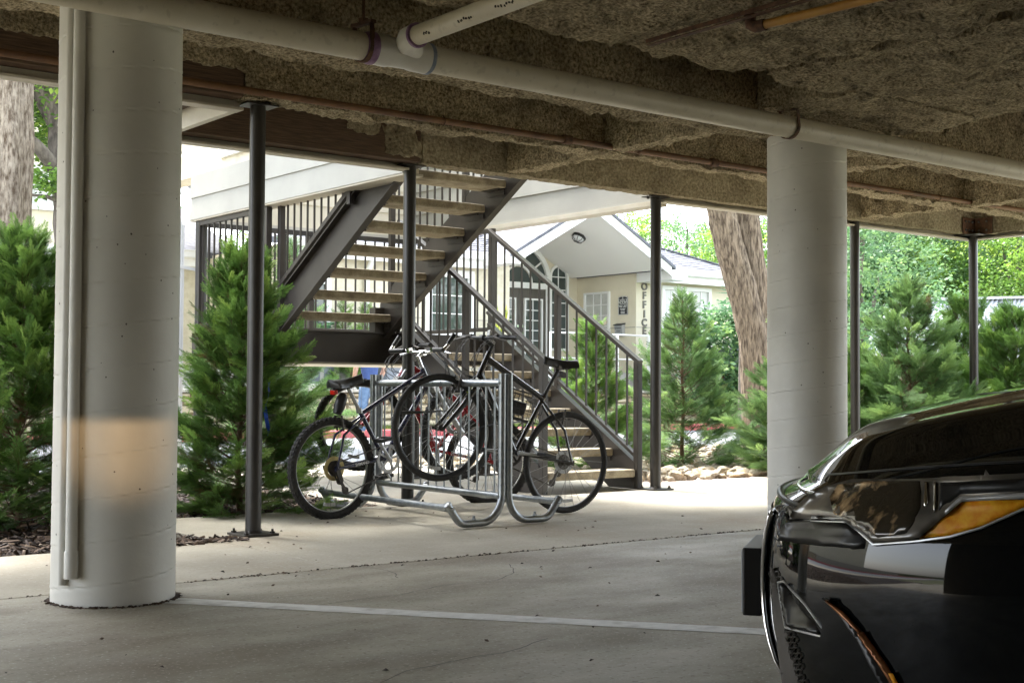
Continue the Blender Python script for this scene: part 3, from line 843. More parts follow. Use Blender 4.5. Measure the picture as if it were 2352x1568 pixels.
for (dx, dz) in ((-.26, .04), (-.26, .13), (-.20, .04), (-.20, .13), (-.14, .04), (-.14, .13)):
    MB().tube([(dx, -.080, dz), (dx, -.092, dz)], .011, 6).build('bolt', MT['galv'], bk)
for (dy, dz) in ((-.13, .04), (-.13, .13), (-.22, .04), (-.22, .13)):
    MB().tube([(-.09, dy, dz), (-.102, dy, dz)], .011, 6).build('bolt', MT['galv'], bk)

# ================================================================== stair shaft walls
SL, SR, SB = 5.40, 7.97, 11.93
def boards(name, label, p0, p1, z0, n, h, nrm, mat=MT['siding'], cat='wall', base=True):
    t = empty(name, (0, 0, 0), 0, label, cat)
    p0, p1, nrm = Vector(p0), Vector(p1), Vector(nrm)
    dd_ = (p1 - p0)
    if base:
        MB().prism([p0 + Vector((0, 0, z0)) - nrm * .13, p1 + Vector((0, 0, z0)) - nrm * .13, p1 + Vector((0, 0, z0)) - nrm * .004, p0 + Vector((0, 0, z0)) - nrm * .004], (0, 0, n * h)).build('wall_core', MT['stucco'], t)
    for i in range(n):
        zb, zt = z0 - .006 + i * h, z0 + (i + 1) * h
        prof = [(nrm * 0.0, zb), (nrm * .020, zb), (nrm * .007, zt), (nrm * 0.0, zt)]
        MB().prism([p0 + a + Vector((0, 0, z)) for a, z in prof], dd_).build('siding_board', mat, t, norm=True)
    return t
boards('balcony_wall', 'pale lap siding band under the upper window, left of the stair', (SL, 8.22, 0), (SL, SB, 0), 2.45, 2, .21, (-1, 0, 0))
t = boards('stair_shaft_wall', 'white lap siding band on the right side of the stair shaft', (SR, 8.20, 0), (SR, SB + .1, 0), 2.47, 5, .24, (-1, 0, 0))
MB().box2((SR - .03, 8.2, 2.425), (SR + .13, SB, 2.464)).build('edge_trim', MT['trim'], t)
t = boards('stair_shaft_wall', 'shaded beige siding wall at the back of the stair shaft', (SL + .2, SB, 0), (SR - .03, SB, 0), 2.47, 6, .24, (0, -1, 0), mat=MT['stucco'])
MB().box2((SL + .2, SB - .05, 2.43), (SR - .03, SB + .13, 2.464)).build('edge_trim', MT['trim'], t)
t = empty('upper_storey', (0, 0, 0), 0, 'cream stucco upper storey with a small window above the siding band', 'building')
MB().box2((SL + .03, 8.6, 2.875), (SL + .25, 13.2, 3.55)).build('stucco_wall', MT['stucco2'], t)
MB().box2((SL - .01, 8.22, 2.43), (SL + .17, SB, 2.447)).build('soffit', MT['trim'], t)
for i in range(5):
    z = 3.552 + i * .2
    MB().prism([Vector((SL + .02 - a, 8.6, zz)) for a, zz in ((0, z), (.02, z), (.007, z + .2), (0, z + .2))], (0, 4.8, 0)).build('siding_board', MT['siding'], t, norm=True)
MB().box2((SL + .02, 13.2, 2.45), (SL + .3, 13.32, 5)).build('corner_board', MT['white'], t)
w = MB().box2((SL - .01, 10.55, 2.97), (SL + .06, 11.35, 3.5)).build('window_frame', MT['white'], t)
MB().box2((SL - .014, 10.62, 3.03), (SL - .011, 11.28, 3.5)).build('pane', MT['blind'], w)

# ================================================================== staircase
RZ, TD = .168, .28
LZ = 1.344
st = empty('staircase', (0, 0, 0), 0, 'switchback outdoor stair with dark steel frame and open concrete treads', 'staircase')
def tread(x0, x1, y0, z, dep=.30, th=.066):
    m = MB().box2((x0, y0, z - th), (x1, y0 + dep, z))
    return m.build('tread', MT['tread'], st, bevel=.012)
S = MT['steel']
for k in range(1, 8):                                   # lower flight
    y0 = 8.27 + TD * (k - 1)
    tread(6.84, 7.80, y0, RZ * k)
    for (xx, s) in ((6.833, 1), (7.807, -1)):
        MB().box((xx + s * .028, y0 + .15, RZ * k - .070), (.05, .22, .006)).box((xx + s * .004, y0 + .15, RZ * k - .09), (.007, .22, .036)).build('tread_bracket', S, st)
for k in range(1, 10):                                  # upper flight comes back towards the carport
    y0 = 10.24 - .285 * (k - 1)
    z = LZ + .172 * k
    tread(5.60, 6.60, y0, z)
    for (xx, s) in ((5.592, 1), (6.608, -1)):
        MB().box((xx + s * .035, y0 + .15, z - .070), (.065, .24, .006)).box((xx + s * .004, y0 + .15, z - .095), (.007, .24, .045)).build('tread_bracket', S, st)
        MB().tube([(xx + s * .05, y0 + .05, z - .09), (xx + s * .05, y0 + .05, z - .07)], .008, 6).build('bolt', MT['bolt'], st)
def stringer(x, y0, z0, y1, z1, h, flange=.055, s=1):
    """steel channel: web plate with flanges turned to side s; z = underside"""
    m = MB()
    m.prism([(x, y0, z0), (x, y1, z1), (x, y1, z1 + h), (x, y0, z0 + h)], (.009 * s, 0, 0))
    t_ = .012
    for zz in (0, h - t_):
        m.prism([(x + .0095 * s, y0, z0 + zz), (x + .0095 * s, y1, z1 + zz), (x + .0095 * s, y1, z1 + zz + t_), (x + .0095 * s, y0, z0 + zz + t_)], (flange * s, 0, 0))
    return m.build('stringer', S, st, norm=True)
sl = RZ / TD
for (x, s) in ((6.826, -1), (7.814, 1)):
    m = MB()
    h = .34
    y0, y1 = 8.30, 10.40
    zt0 = RZ + .06
    m.prism([(x, y0, 0), (x, y0 + .32, 0.0), (x, y1, zt0 + sl * (y1 - y0) - h), (x, y1, zt0 + sl * (y1 - y0)), (x, y0, zt0)], (.009 * s, 0, 0))
    m.prism([(x + .0095 * s, y0, zt0 - .012), (x + .0095 * s, y1, zt0 + sl * (y1 - y0) - .012), (x + .0095 * s, y1, zt0 + sl * (y1 - y0)), (x + .0095 * s, y0, zt0)], (.055 * s, 0, 0))
    m.prism([(x + .0095 * s, y0 + .32, 0), (x + .0095 * s, y1, zt0 + sl * (y1 - y0) - h), (x + .0095 * s, y1, zt0 + sl * (y1 - y0) - h + .012), (x + .0095 * s, y0 + .32, .012)], (.055 * s, 0, 0))
    m.build('stringer', S, st, norm=True)
us = .172 / .285
for (x, s) in ((5.585, -1), (6.615, 1)):
    y0, y1 = 10.46, 7.99
    z0 = LZ - .055 - .02
    stringer(x, y0, z0, y1, z0 + us * (y0 - y1), .36, s=s)
# landing
MB().box2((5.44, 10.44, LZ - .07), (7.90, 11.86, LZ)).build('landing_slab', MT['tread'], st, bevel=.01)
MB().box2((5.40, 10.405, 1.075), (7.93, 10.418, LZ + .012)).box2((5.40, 10.35, LZ - .0), (6.80, 10.404, LZ + .012)).box2((5.40, 10.35, 1.075), (6.80, 10.404, 1.087)).build('landing_beam', S, st)
MB().box2((5.40, 11.87, 1.075), (7.93, 11.883, LZ + .01)).build('landing_beam', S, st)
MB().box2((5.396, 10.42, 1.075), (5.409, 11.868, LZ + .01)).build('landing_beam', S, st)
MB().box2((7.921, 10.42, 1.075), (7.934, 11.868, LZ + .01)).build('landing_beam', S, st)
MB().box2((5.42, 10.43, 1.06), (7.9, 11.85, 1.074)).build('landing_soffit', MT['trim'], st)
# boxed feet of the upper stringers on the landing
MB().box2((6.50, 10.36, LZ + .012), (6.60, 10.46, LZ + .24)).bar((6.70, 10.30, LZ + .02), (6.70, 10.0, LZ + .36), .03, .03).build('stringer_foot', S, st)
for (x, y, r_) in ((5.46, 11.83, .055), (7.02, 10.47, .045), (7.86, 10.47, .045), (7.86, 11.80, .045), (5.50, 10.47, .045)):
    c = MB().tube([(x, y, 0), (x, y, 1.07 if r_ < .05 else 2.44)], r_, 20).box((x, y, .008), (.2, .2, .012))
    c.build('landing_post', MT['steelblue'], st, smooth=True)
# railings
def rail(p, q, w=.045, h=.03):
    return MB().bar(p, q, w, h).build('rail', S, st, bevel=.003)
def newel(x, y, z0, z1, w=.052):
    return MB().box2((x - w / 2, y - w / 2, z0), (x + w / 2, y + w / 2, z1)).build('newel', S, st, bevel=.003)
def balusters(p0, p1, q0, q1, sp=.125, w=.014):
    """p0->p1 foot line, q0->q1 head line"""
    p0, p1, q0, q1 = map(Vector, (p0, p1, q0, q1))
    L = math.hypot(p1.x - p0.x, p1.y - p0.y)
    n = max(2, int(round(L / sp)))
    me = None
    for i in range(1, n):
        a, b = p0.lerp(p1, i / n), q0.lerp(q1, i / n)
        MB().bar(a, b, w, w, up=(0, 1, 0)).build('baluster', S, st)
for x in (6.800, 7.845):
    y0, y1 = 8.29, 10.43
    s2 = 1.33 / 2.14
    zt0, zb0 = 1.075, .27
    newel(x, y0, 0.0, zt0 + .01, .056)
    newel(x, 9.36, .55, zt0 + s2 * (9.36 - y0), .05)
    rail((x, y0 - .03, zt0), (x, y1, zt0 + s2 * (y1 - y0)), .055, .035)
    rail((x, y0, zb0), (x, y1, zb0 + .62 * (y1 - y0)), .045, .03)
    balusters((x, y0, zb0), (x, 9.36, zb0 + .62 * (9.36 - y0)), (x, y0, zt0), (x, 9.36, zt0 + s2 * (9.36 - y0)), .128)
    balusters((x, 9.36, zb0 + .62 * (9.36 - y0)), (x, y1, zb0 + .62 * (y1 - y0)), (x, 9.36, zt0 + s2 * (9.36 - y0)), (x, y1, zt0 + s2 * (y1 - y0)), .128)
for (x, xx) in ((5.53, 1), (6.675, -1)):                # guards of the upper flight
    y0, y1 = 10.36, 8.05
    zb0 = LZ + .40
    rail((x, y0, zb0), (x, y1, zb0 + us * (y0 - y1)), .04, .04)
    rail((x, y0, zb0 + .92), (x, y1, zb0 + .92 + us * (y0 - y1)), .05, .035)
    newel(x, y0, LZ, zb0 + .93, .05)
    newel(x, 9.2, zb0 + us * (y0 - 9.2) - .12, zb0 + .9 + us * (y0 - 9.2), .05)
    balusters((x, y0, zb0), (x, y1, zb0 + us * (y0 - y1)), (x, y0, zb0 + .92), (x, y1, zb0 + .92 + us * (y0 - y1)), .115)
TZ, BZ = 2.405, 1.43
for (a, b) in (((5.44, 10.44), (5.44, 11.86)), ((5.44, 11.86), (7.90, 11.86)), ((7.90, 11.86), (7.90, 10.44))):
    rail((*a, TZ), (*b, TZ), .05, .045); rail((*a, BZ), (*b, BZ), .035, .04)
    balusters((*a, BZ), (*b, BZ), (*a, TZ), (*b, TZ), .118, .015)
for (x, y) in ((5.44, 10.44), (5.44, 11.80), (6.67, 11.86), (7.90, 11.86), (7.90, 10.44)):
    newel(x, y, LZ, TZ + .02, .055)
# downspout by the landing
ds = empty('downspout', (5.28, 11.95, 0), 0, 'white ribbed downspout strapped beside the dark landing post', 'downspout')
m = MB()
for k in range(5): m.box((0 + k * .019 - .038, -.002 * (k % 2), 1.2), (.0175, .075, 2.4))
m.build('pipe', MT['white'], ds, bevel=.004)
MB().tube([(0, 0, 2.38), (-.02, 0, 2.46), (-.10, .05, 2.55)], .042, 10).build('elbow', MT['white'], ds, smooth=True)
MB().bar((-.06, -.046, 2.0), (.18, -.05, 1.97), .01, .03).build('strap', MT['white'], ds)
# ================================================================== office building
SV = (1, 0, 0)
def c3(x, y):      # helper: place in the office close-up -> frame
    return 1091 + x * .3295, 402 + y * .3295
of = empty('office_building', (0, 0, 0), 0, 'single storey cream stucco office with gabled arched entry and grey shingle roof', 'building')
FV, DV, RX = 22.84, 24.96, 21.55
LWX = hit_y(1170, 700, FV).x                  # right corner of the left wing
REX = hit_y(1678, 700, FV).x                  # right corner of the right wing
ZE = 3.62
m = MB()
def wall(a, b, mat='stucco', name='wall'):
    return MB().box2(a, b).build(name, MT[mat], of)
wall((12.3, FV, .7), (LWX, FV + .2, ZE), 'stucco2')
wall((LWX - .2, FV + .201, .7), (LWX, DV, ZE))
MB().prism([(LWX - .2, DV + .001, .7), (RX + .2, DV + .001, .7), (RX + .2, DV + .001, 3.60), (19.15, DV + .001, 4.86), (LWX - .2, DV + .001, 4.02)], (0, .2, 0)).build('wall', MT['stucco'], of, norm=True)
wall((RX, FV + .201, .7), (RX + .2, DV, 3.60))
wall((RX, FV, .7), (REX, FV + .2, ZE))
wall((REX - .2, FV + .201, .7), (REX, 30, ZE))
wall((10.3, 26.5, .7), (12.3, 26.7, ZE), 'stucco2')
wall((12.3, FV + .201, .7), (12.5, 26.49, ZE))
for (x0, x1, y) in ((12.3, LWX, FV), (RX, REX, FV)):    # score lines in the stucco
    MB().box2((x0 + .01, y - .004, 2.28), (x1 - .01, y - .001, 2.30)).build('stucco_joint', MT['mortar'], of)
MB().box2((RX - .004, FV + .02, 2.28), (RX - .001, DV - .02, 2.30)).build('stucco_joint', MT['mortar'], of)
MB().box2((20.3, DV - .004, 2.28), (RX - .02, DV - .001, 2.30)).build('stucco_joint', MT['mortar'], of)

def window(parent, o, ux, w, h, nx, ny, fr=.10, mull=False, glassm='glass', arch=False, name='window', out=None, mid=None):
    """o lower left corner on the wall, ux direction along it; out = outward normal"""
    o, ux, out = Vector(o), Vector(ux), Vector(out)
    P = lambda a, b, c=0.0: o + ux * a + Vector((0, 0, b)) + out * c
    def bx(mb, a0, b0, a1, b1, c0, c1):
        mb.prism([P(a0, b0, c0), P(a1, b0, c0), P(a1, b1, c0), P(a0, b1, c0)], out * (c1 - c0))
    f = MB()
    R_ = w / 2
    if arch:
        hs_ = h - R_
        bx(f, -fr, 0, 0, hs_, .002, .07); bx(f, w, 0, w + fr, hs_, .002, .07); bx(f, -fr, -fr, w + fr, 0, .002, .08)
        n = 20
        for i in range(n):
            a, b = math.pi * i / n, math.pi * (i + 1) / n
            q = [(R_ + R_ * math.cos(a), hs_ + R_ * math.sin(a)), (R_ + (R_ + fr) * math.cos(a), hs_ + (R_ + fr) * math.sin(a)), (R_ + (R_ + fr) * math.cos(b), hs_ + (R_ + fr) * math.sin(b)), (R_ + R_ * math.cos(b), hs_ + R_ * math.sin(b))]
            f.prism([P(u_, v_, .002) for u_, v_ in q], out * .068)
    else:
        for r_ in ((-fr, 0, 0, h), (w, 0, w + fr, h), (-fr, h, w + fr, h + fr), (-fr, -fr, w + fr, 0)):
            bx(f, *r_, .002, .06)
    fo = f.build(name, MT['white'], parent, norm=True)
    mw = .022
    xs = [w * i / nx for i in range(nx + 1)]; ys = [h * i / ny for i in range(ny + 1)] if mid is None else mid
    inside = lambda a, b: (not arch) or b <= hs_ or (a - R_) ** 2 + (b - hs_) ** 2 < R_ ** 2
    for i in range(len(xs) - 1):
        for j in range(len(ys) - 1):
            a0_, a1_, b0_, b1_ = xs[i], xs[i + 1], ys[j], ys[j + 1]
            p = MB()
            if arch and b1_ > hs_ + 1e-4:
                poly = [P(a0_, b0_, .006), P(a1_, b0_, .006)]
                for k in range(9):
                    a = a1_ + (a0_ - a1_) * k / 8
                    b = hs_ + math.sqrt(max(0, R_ ** 2 - (a - R_) ** 2))
                    poly.append(P(a, min(b1_, b) if b > b0_ else b0_ + .001, .006))
                p.prism(poly, out * .004)
            else:
                bx(p, a0_ + .002, b0_ + .002, a1_ - .002, b1_ - .002, .006, .010)
            p.build('pane', MT[glassm], fo, norm=True)
    mu = MB()
    for i in range(1, nx):
        top = h if not arch else hs_ + math.sqrt(max(0, R_ ** 2 - (xs[i] - R_) ** 2))
        ww = mw * (2.6 if (mull and i == nx // 2) else 1)
        bx(mu, xs[i] - ww / 2, 0, xs[i] + ww / 2, top, .011, .026 if ww == mw else .045)
    for j in range(1, len(ys) - 1):
        a0_, a1_ = 0, w
        if arch and ys[j] > hs_:
            k = math.sqrt(max(0, R_ ** 2 - (ys[j] - hs_) ** 2)); a0_, a1_ = R_ - k, R_ + k
        bx(mu, a0_, ys[j] - mw / 2, a1_, ys[j] + mw / 2, .0115, .024)
    if mu.v: mu.build('glazing_bars', MT['white'], fo, norm=True)
    return fo
def rect_on_y(px0, py0, px1, py1, y):
    a = hit_y(px0, py0, y); b = hit_y(px1, py1, y)
    xm = (px0 + px1) / 2
    zt = hit_y(xm, py0, y).z; zb = hit_y(xm, py1, y).z
    return a.x, b.x, zb, zt
NV = (0, -1, 0)
# right front window
x0, x1, zb, zt = rect_on_y(1524, 668, 1625, 790, FV)
window(of, (x0, FV, zb), (1, 0, 0), x1 - x0, zt - zb, 6, 4, fr=.09, mull=True, glassm='blind', out=NV)
# left wing windows
x0, x1, zb, zt = rect_on_y(990, 637, 1072, 762, FV)
window(of, (x0, FV, zb), (1, 0, 0), x1 - x0, zt - zb, 2, 3, fr=.16, out=NV, mull=False)
x0, x1, zb, zt = rect_on_y(660, 650, 745, 748, FV)
window(of, (x0, FV, zb), (1, 0, 0), x1 - x0, zt - zb, 4, 3, fr=.12, out=NV, mull=True)
x0, x1, zb, zt = rect_on_y(505, 640, 560, 740, 26.5)
window(of, (x0, 26.5, zb), (1, 0, 0), x1 - x0, zt - zb, 2, 3, fr=.12, out=NV)
pa_, pb_ = hit_x(1347, 720, RX), hit_x(1399, 720, RX)
zt_, zb_ = hit_x(1373, 676, RX).z, hit_x(1373, 775, RX).z
window(of, (RX, pa_.y, zb_), (0, -1, 0), pa_.y - pb_.y, zt_ - zb_, 3, 4, fr=.05, glassm='blind', out=(-1, 0, 0))
# narrow arched window and the door on the entry wall
x0, x1, zb, zt = rect_on_y(1264, 614, 1298, 800, DV)
hh = zt - zb; w_ = x1 - x0
ysm = [0, hh * .24, hh * .40, hh * .56, hh * .72, hh - w_ / 2, hh]
window(of, (x0, DV, zb), (1, 0, 0), w_, hh, 2, 6, fr=.06, arch=True, out=NV, mid=ysm)
dx1 = hit_y(1250, 700, DV).x; dxc = hit_y(1189, 700, DV).x; dw = dx1 - dxc
dtop = hit_y(1215, 663, DV).z
dr = MB().box2((dxc - dw - .09, DV - .08, 1.2), (dxc - dw, DV - .002, dtop)).box2((dx1, DV - .08, 1.2), (dx1 + .09, DV - .002, dtop)).box2((dxc - dw - .09, DV - .085, dtop), (dx1 + .09, DV - .002, dtop + .14)).build('door_frame', MT['white'], of)
for s in (-1, 1):
    a, b = (dxc + .004, dx1 - .004) if s > 0 else (dxc - dw + .004, dxc - .004)
    d_ = MB().box2((a, DV - .05, 1.21), (b, DV - .004, dtop - .004)).build('door', MT['doorpaint'], of)
    g0_, g1_ = a + (b - a) * .2, b - (b - a) * .2
    fo = window(of, (g0_, DV - .051, 1.5), (1, 0, 0), g1_ - g0_, dtop - .28 - 1.5, 2, 6, fr=.04, out=NV, name='door_glazing')
    for zz in (2.15, 2.32):
        MB().tube([(dxc + s * .07, DV - .052, zz), (dxc + s * .07, DV - .10, zz)], .032, 12).build('door_knob', MT['chrome'], of, smooth=True)
# arch fanlight over the doors
RA = dw + .06; za = dtop + .145
ar = MB()
for i in range(26):
    a, b = math.pi * i / 26, math.pi * (i + 1) / 26
    for (r0, r1, dep) in ((RA - .02, RA + .10, .08), (RA * .43, RA * .43 + .045, .04)):
        ar.prism([(dxc + r * math.cos(t), DV - .002, za + r * math.sin(t)) for r, t in ((r0, a), (r1, a), (r1, b), (r0, b))], (0, -dep, 0))
for t in (36, 72, 108, 144):
    ct, s_ = math.cos(R(t)), math.sin(R(t))
    ar.bar((dxc + ct * RA * .44, DV - .03, za + s_ * RA * .44), (dxc + ct * RA, DV - .03, za + s_ * RA), .035, .03, up=(0, 1, 0))
fan = ar.build('fanlight', MT['white'], of, norm=True)
prev = 0
for t0, t1 in ((0, 36), (36, 72), (72, 108), (108, 144), (144, 180)):
    poly = [(dxc + RA * .44 * math.cos(R(t)), DV - .006, za + RA * .44 * math.sin(R(t))) for t in np.linspace(t0, t1, 6)] + [(dxc + RA * math.cos(R(t)), DV - .006, za + RA * math.sin(R(t))) for t in np.linspace(t1, t0, 8)]
    MB().prism(poly, (0, -.004, 0)).build('pane', MT['glass'], fan, norm=True)
MB().prism([(dxc + RA * .42 * math.cos(R(t)), DV - .006, za + RA * .42 * math.sin(R(t))) for t in np.linspace(0, 180, 12)], (0, -.004, 0)).build('pane', MT['glass'], fan, norm=True)

# gable over the porch
GV0, GV1 = 21.55, 27.5
GL, GR, GC = 17.0, 21.35, 19.15
GZ, GT = 3.70, 4.90
th = .16
nl = 0
def slope(xa, za_, xb, zb_, name, mat, y0, y1, t0, t1):
    """a sloping sheet from (xa,za) to (xb,zb), between depths t0..t1 measured down"""
    return MB().prism([(xa, y0, za_ - t0), (xb, y0, zb_ - t0), (xb, y0, zb_ - t1), (xa, y0, za_ - t1)], (0, y1 - y0, 0)).build(name, mat, of, norm=True)
slope(GL, GZ, GC, GT, 'porch_ceiling', MT['soffit'], GV0 + .05, GV1, .06, .14)
slope(GR, GZ, GC, GT, 'porch_ceiling', MT['soffit'], GV0 + .05, GV1, .06, .14)
slope(GL - .1, GZ - .05, GC, GT, 'rake_board', MT['white'], GV0, GV0 + .045, .0, .24)
slope(GR + .1, GZ - .05, GC, GT, 'rake_board', MT['white'], GV0, GV0 + .045, .0, .24)
MB().box2((RX + .0, FV - 1.2, ZE - .28), (RX + .5, FV - .02, ZE + .02)).build('eave_box', MT['white'], of)
MB().box2((GL - .25, GV0 + .02, ZE - .2), (GL + .15, FV - .02, ZE)).build('eave_box', MT['white'], of)
# gable infill above the entry wall stays open: the soffit shows
# shingled roofs: tabs laid in courses
tabm = {}
def shingles(p0, ue, us_, nu, nv, w=.30, e=.16, limit=0, seed=1, clip=None):
    """courses from eave point p0 along ue, climbing along us_"""
    p0, ue, us_ = Vector(p0), Vector(ue).normalized(), Vector(us_).normalized()
    nn = ue.cross(us_).normalized()
    if nn.z < 0: nn = -nn
    q = random.Random(seed)
    rest = MB(); cnt_ = 0
    for j in range(nv):
        off = (j % 2) * .5 * w
        for i in range(-1, nu):
            a = i * w + off
            c = p0 + ue * (a + w / 2) + us_ * (j * e + e / 2) + nn * .012
            if clip and not clip(c): continue
            me = MB()
            hgt = .010 + q.uniform(0, .006)
            vs = [c + ue * sx * (w / 2 - .005) + us_ * (sy * (e / 2) + .002) + nn * (zz) for sx, sy, zz in ((-1, -1, hgt), (1, -1, hgt), (1, 1.15, 0), (-1, 1.15, 0), (-1, -1, -.004), (1, -1, -.004))]
            fs = [(0, 1, 2, 3), (4, 5, 1, 0), (4, 0, 3), (5, 2, 1)]
            if cnt_ < limit:
                me.add(vs, fs); me.build('shingle', MT['shingle'], of)
                cnt_ += 1
            else:
                rest.add(vs, fs)
    if rest.v:
        o = rest.build('shingles', MT['shingle'], of); o['kind'] = 'stuff'
def sheet(poly, name='roof'):
    return MB().prism(poly, (0, 0, -.12)).build(name, MT['shingle'], of, norm=True)
EV = FV - .38
sp = .42
# left wing roof, from its eave up; cut by the gable's left slope
GY = EV + 2.86
sheet([(11.6, EV, ZE + .06), (GL, EV, ZE + .06), (GC, GY, ZE + .06 + 2.86 * sp), (GC, EV + 5, ZE + .06 + 5 * sp), (11.6, EV + 5, ZE + .06 + 5 * sp)])
inG = lambda c: not (c.x > GL and c.z < GZ + (c.x - GL) * (GT - GZ) / (GC - GL) + .02)
shingles((12.2, EV, ZE + .06), (1, 0, 0), (0, 1, sp), 18, 26, limit=140, seed=4, clip=inG)
slope(GL - .2, GZ - .1, GC, GT + .03, 'roof', MT['shingle'], GV0 - .03, GV1, -.03, .04)
slope(GR + .2, GZ - .1, GC, GT + .03, 'roof', MT['shingle'], GV0 - .03, GV1, -.03, .04)
# right wing hip roof
RE = REX + .35
hx, hy = RE - 3.4, EV + 3.4
sheet([(GR, EV, ZE + .06), (RE, EV, ZE + .06), (hx, hy, ZE + .06 + 3.4 * sp), (GC, hy, ZE + .06 + 3.4 * sp), (GC, GY, ZE + .06 + 2.86 * sp)])
MB().prism([(RE, EV, ZE + .05), (RE, 31, ZE + .05), (hx, 30, ZE + .05 + 3.4 * sp), (hx, hy, ZE + .05 + 3.4 * sp)], (0, 0, -.1)).build('roof', MT['shingle'], of, norm=True)
shingles((21.2, EV, ZE + .06), (1, 0, 0), (0, 1, sp), 15, 20, limit=120, seed=5, clip=lambda c: c.x < RE - (c.y - EV) - .05 and c.x > GR + .1 - (c.y - EV) * .5)
MB().bar((RE, EV, ZE + .10), (hx, hy, ZE + .10 + 3.4 * sp), .16, .03).build('ridge_cap', MT['shingle'], of)
sheet([(9.9, 26.1, ZE + .06), (13, 26.1, ZE + .06), (13, 31, ZE + .06 + 4.9 * sp), (9.9, 31, ZE + .06 + 4.9 * sp)])
o = None
for (x0, x1, y) in ((12.0, GL - .1, EV), (RX + .5, RE, EV), (9.9, 12.0, 26.1)):
    pr = [(-.11, .02), (-.10, .14), (-.13, .15), (-.13, .17), (0, .17), (0, -.01), (-.06, -.01)]
    MB().prism([(x0, y + a, ZE - .09 + b) for a, b in pr], (x1 - x0, 0, 0)).build('gutter', MT['white'], of, norm=True)
    MB().box2((x0 + .02, y + .002, ZE - .26), (x1 - .02, y + .03, ZE - .06)).box2((x0 + .02, y + .032, ZE - .06), (x1 - .02, y + .40, ZE - .04)).build('fascia', MT['white'], of)
MB().tube([(REX - .05, FV - .35, ZE - .2), (REX + .06, FV - .2, ZE - .45), (REX + .08, FV - .06, ZE - .6), (REX + .08, FV - .06, 1.0)], .06, 10).build('downspout', MT['white'], of, smooth=True)
x_ = hit_y(838, 650, FV).x
MB().tube([(x_, FV - .35, ZE - .15), (x_, FV - .08, ZE - .5), (x_, FV - .06, 1.0)], .06, 10).build('downspout', MT['white'], of, smooth=True)
# porch lamp on the sloping ceiling
lc = None
for k in range(200):
    y_ = 21.8 + k * .02
    p = hit_y(1331, 541, y_)
    zc = GT - .14 - (p.x - GC) * (GT - GZ) / (GR - GC)
    if lc is None and p.x > GC and p.z > zc: lc = p
if lc is None: lc = Vector((20.2, 23, 4.1))
la = empty('porch_lamp', lc, 0, 'black octagonal ceiling lamp with glass panels under the white porch gable', 'lamp')
la.rotation_euler = (0, math.atan2(GT - GZ, GR - GC), 0)
MB().lathe([(0, .0), (.15, .0), (.17, -.03), (.17, -.07), (.15, -.075)], 8).build('housing', MT['black'], la)
MB().lathe([(.145, -.07), (.12, -.13), (.06, -.16), (0, -.165)], 8).build('lamp_shade', MT['reflector'], la)
cg = MB()
for k in range(8):
    a = math.pi * 2 * k / 8
    cg.tube([(.15 * math.cos(a), .15 * math.sin(a), -.07), (.125 * math.cos(a), .125 * math.sin(a), -.135), (.06 * math.cos(a), .06 * math.sin(a), -.168), (0, 0, -.172)], .007, 5)
cg.build('cage', MT['black'], la)

# OFFICE letters down the corner, hours sign, leaflet box
lt = empty('office_sign', (hit_y(1479, 700, FV).x, FV - .012, 0), 0, 'dark vertical OFFICE lettering on the corner of the cream wall', 'sign')
for ch, y in zip('OFFICE', (658, 684, 707, 729, 745, 768)):
    y = 658 + 'OFFICE'.index(ch) * 0 + (658, 684, 707, 729, 745, 768)[0] * 0 + (y - 658)
for i, ch in enumerate('OFFICE'):
    py = (659, 679.5, 700.5, 721.5, 741.5, 760)[i]
    z = hit_y(1480, py, FV).z
    me = text_mesh(ch, .245, .015, .006)
    o = link('letter', me, MT['bronze'], lt)
    o.location = (0, 0, z); o.rotation_euler = (R(90), 0, 0)
sp0 = hit_x(1431.5, 723, RX); sp1 = hit_x(1431.5, 680, RX)
sw = abs(hit_x(1420.5, 700, RX).y - hit_x(1442.5, 700, RX).y); shh = sp1.z - sp0.z
sg = empty('office_hours_sign', (RX - .012, sp0.y, sp0.z), R(-90), 'black arched OFFICE HOURS plaque with white lettering beside the porch window', 'sign')
def plaque(w, h, y):
    pts = [(-w / 2, y, 0), (w / 2, y, 0), (w / 2, y, h * .9)] + [(w / 2 * math.cos(a), y, h * .9 + h * .1 * math.sin(a)) for a in np.linspace(0, math.pi, 12)[1:-1]] + [(-w / 2, y, h * .9)]
    return pts
MB().prism(plaque(sw, shh, 0), (0, .02, 0)).build('board', MT['signblack'], sg, norm=True)
pp = plaque(sw * .93, shh * .965, -.001)
bd = MB()
for i in range(len(pp)):
    a, b = Vector(pp[i]) + Vector((0, 0, shh * .017)), Vector(pp[(i + 1) % len(pp)]) + Vector((0, 0, shh * .017))
    bd.bar(a, b, .012, .004, up=(0, 1, 0))
bd.build('border', MT['print'], sg)
for (s_, sz, fz) in (('E', .075, .90), ('OFFICE', .098, .76), ('HOURS', .098, .645), ('MONDAY - FRIDAY', .036, .49), ('9:00am - 6:00pm', .036, .43), ('SATURDAY', .038, .32), ('CLOSED', .038, .26), ('SUNDAY', .038, .15), ('CLOSED', .038, .09)):
    o = link('lettering', text_mesh(s_, sz, .001, .0012), MT['print'], sg); o.location = (0, -.003, shh * fz); o.rotation_euler = (R(90), 0, 0)
MB().box((0, -.002, shh * .575), (sw * .7, .002, .005)).build('rule', MT['print'], sg)
b0 = hit_x(1427, 772, RX); b1 = hit_x(1427, 742, RX)
lb = empty('leaflet_box', (RX - .002, b0.y, b0.z), R(-90), 'grey plastic application box with black lid on the porch wall', 'letterbox')
bh = b1.z - b0.z
MB().prism([(-.13, 0, 0), (-.13, -.07, 0), (-.13, -.11, bh * .8), (-.13, 0, bh * .9)], (.26, 0, 0)).build('box_body', MT['silver'], lb, norm=True)
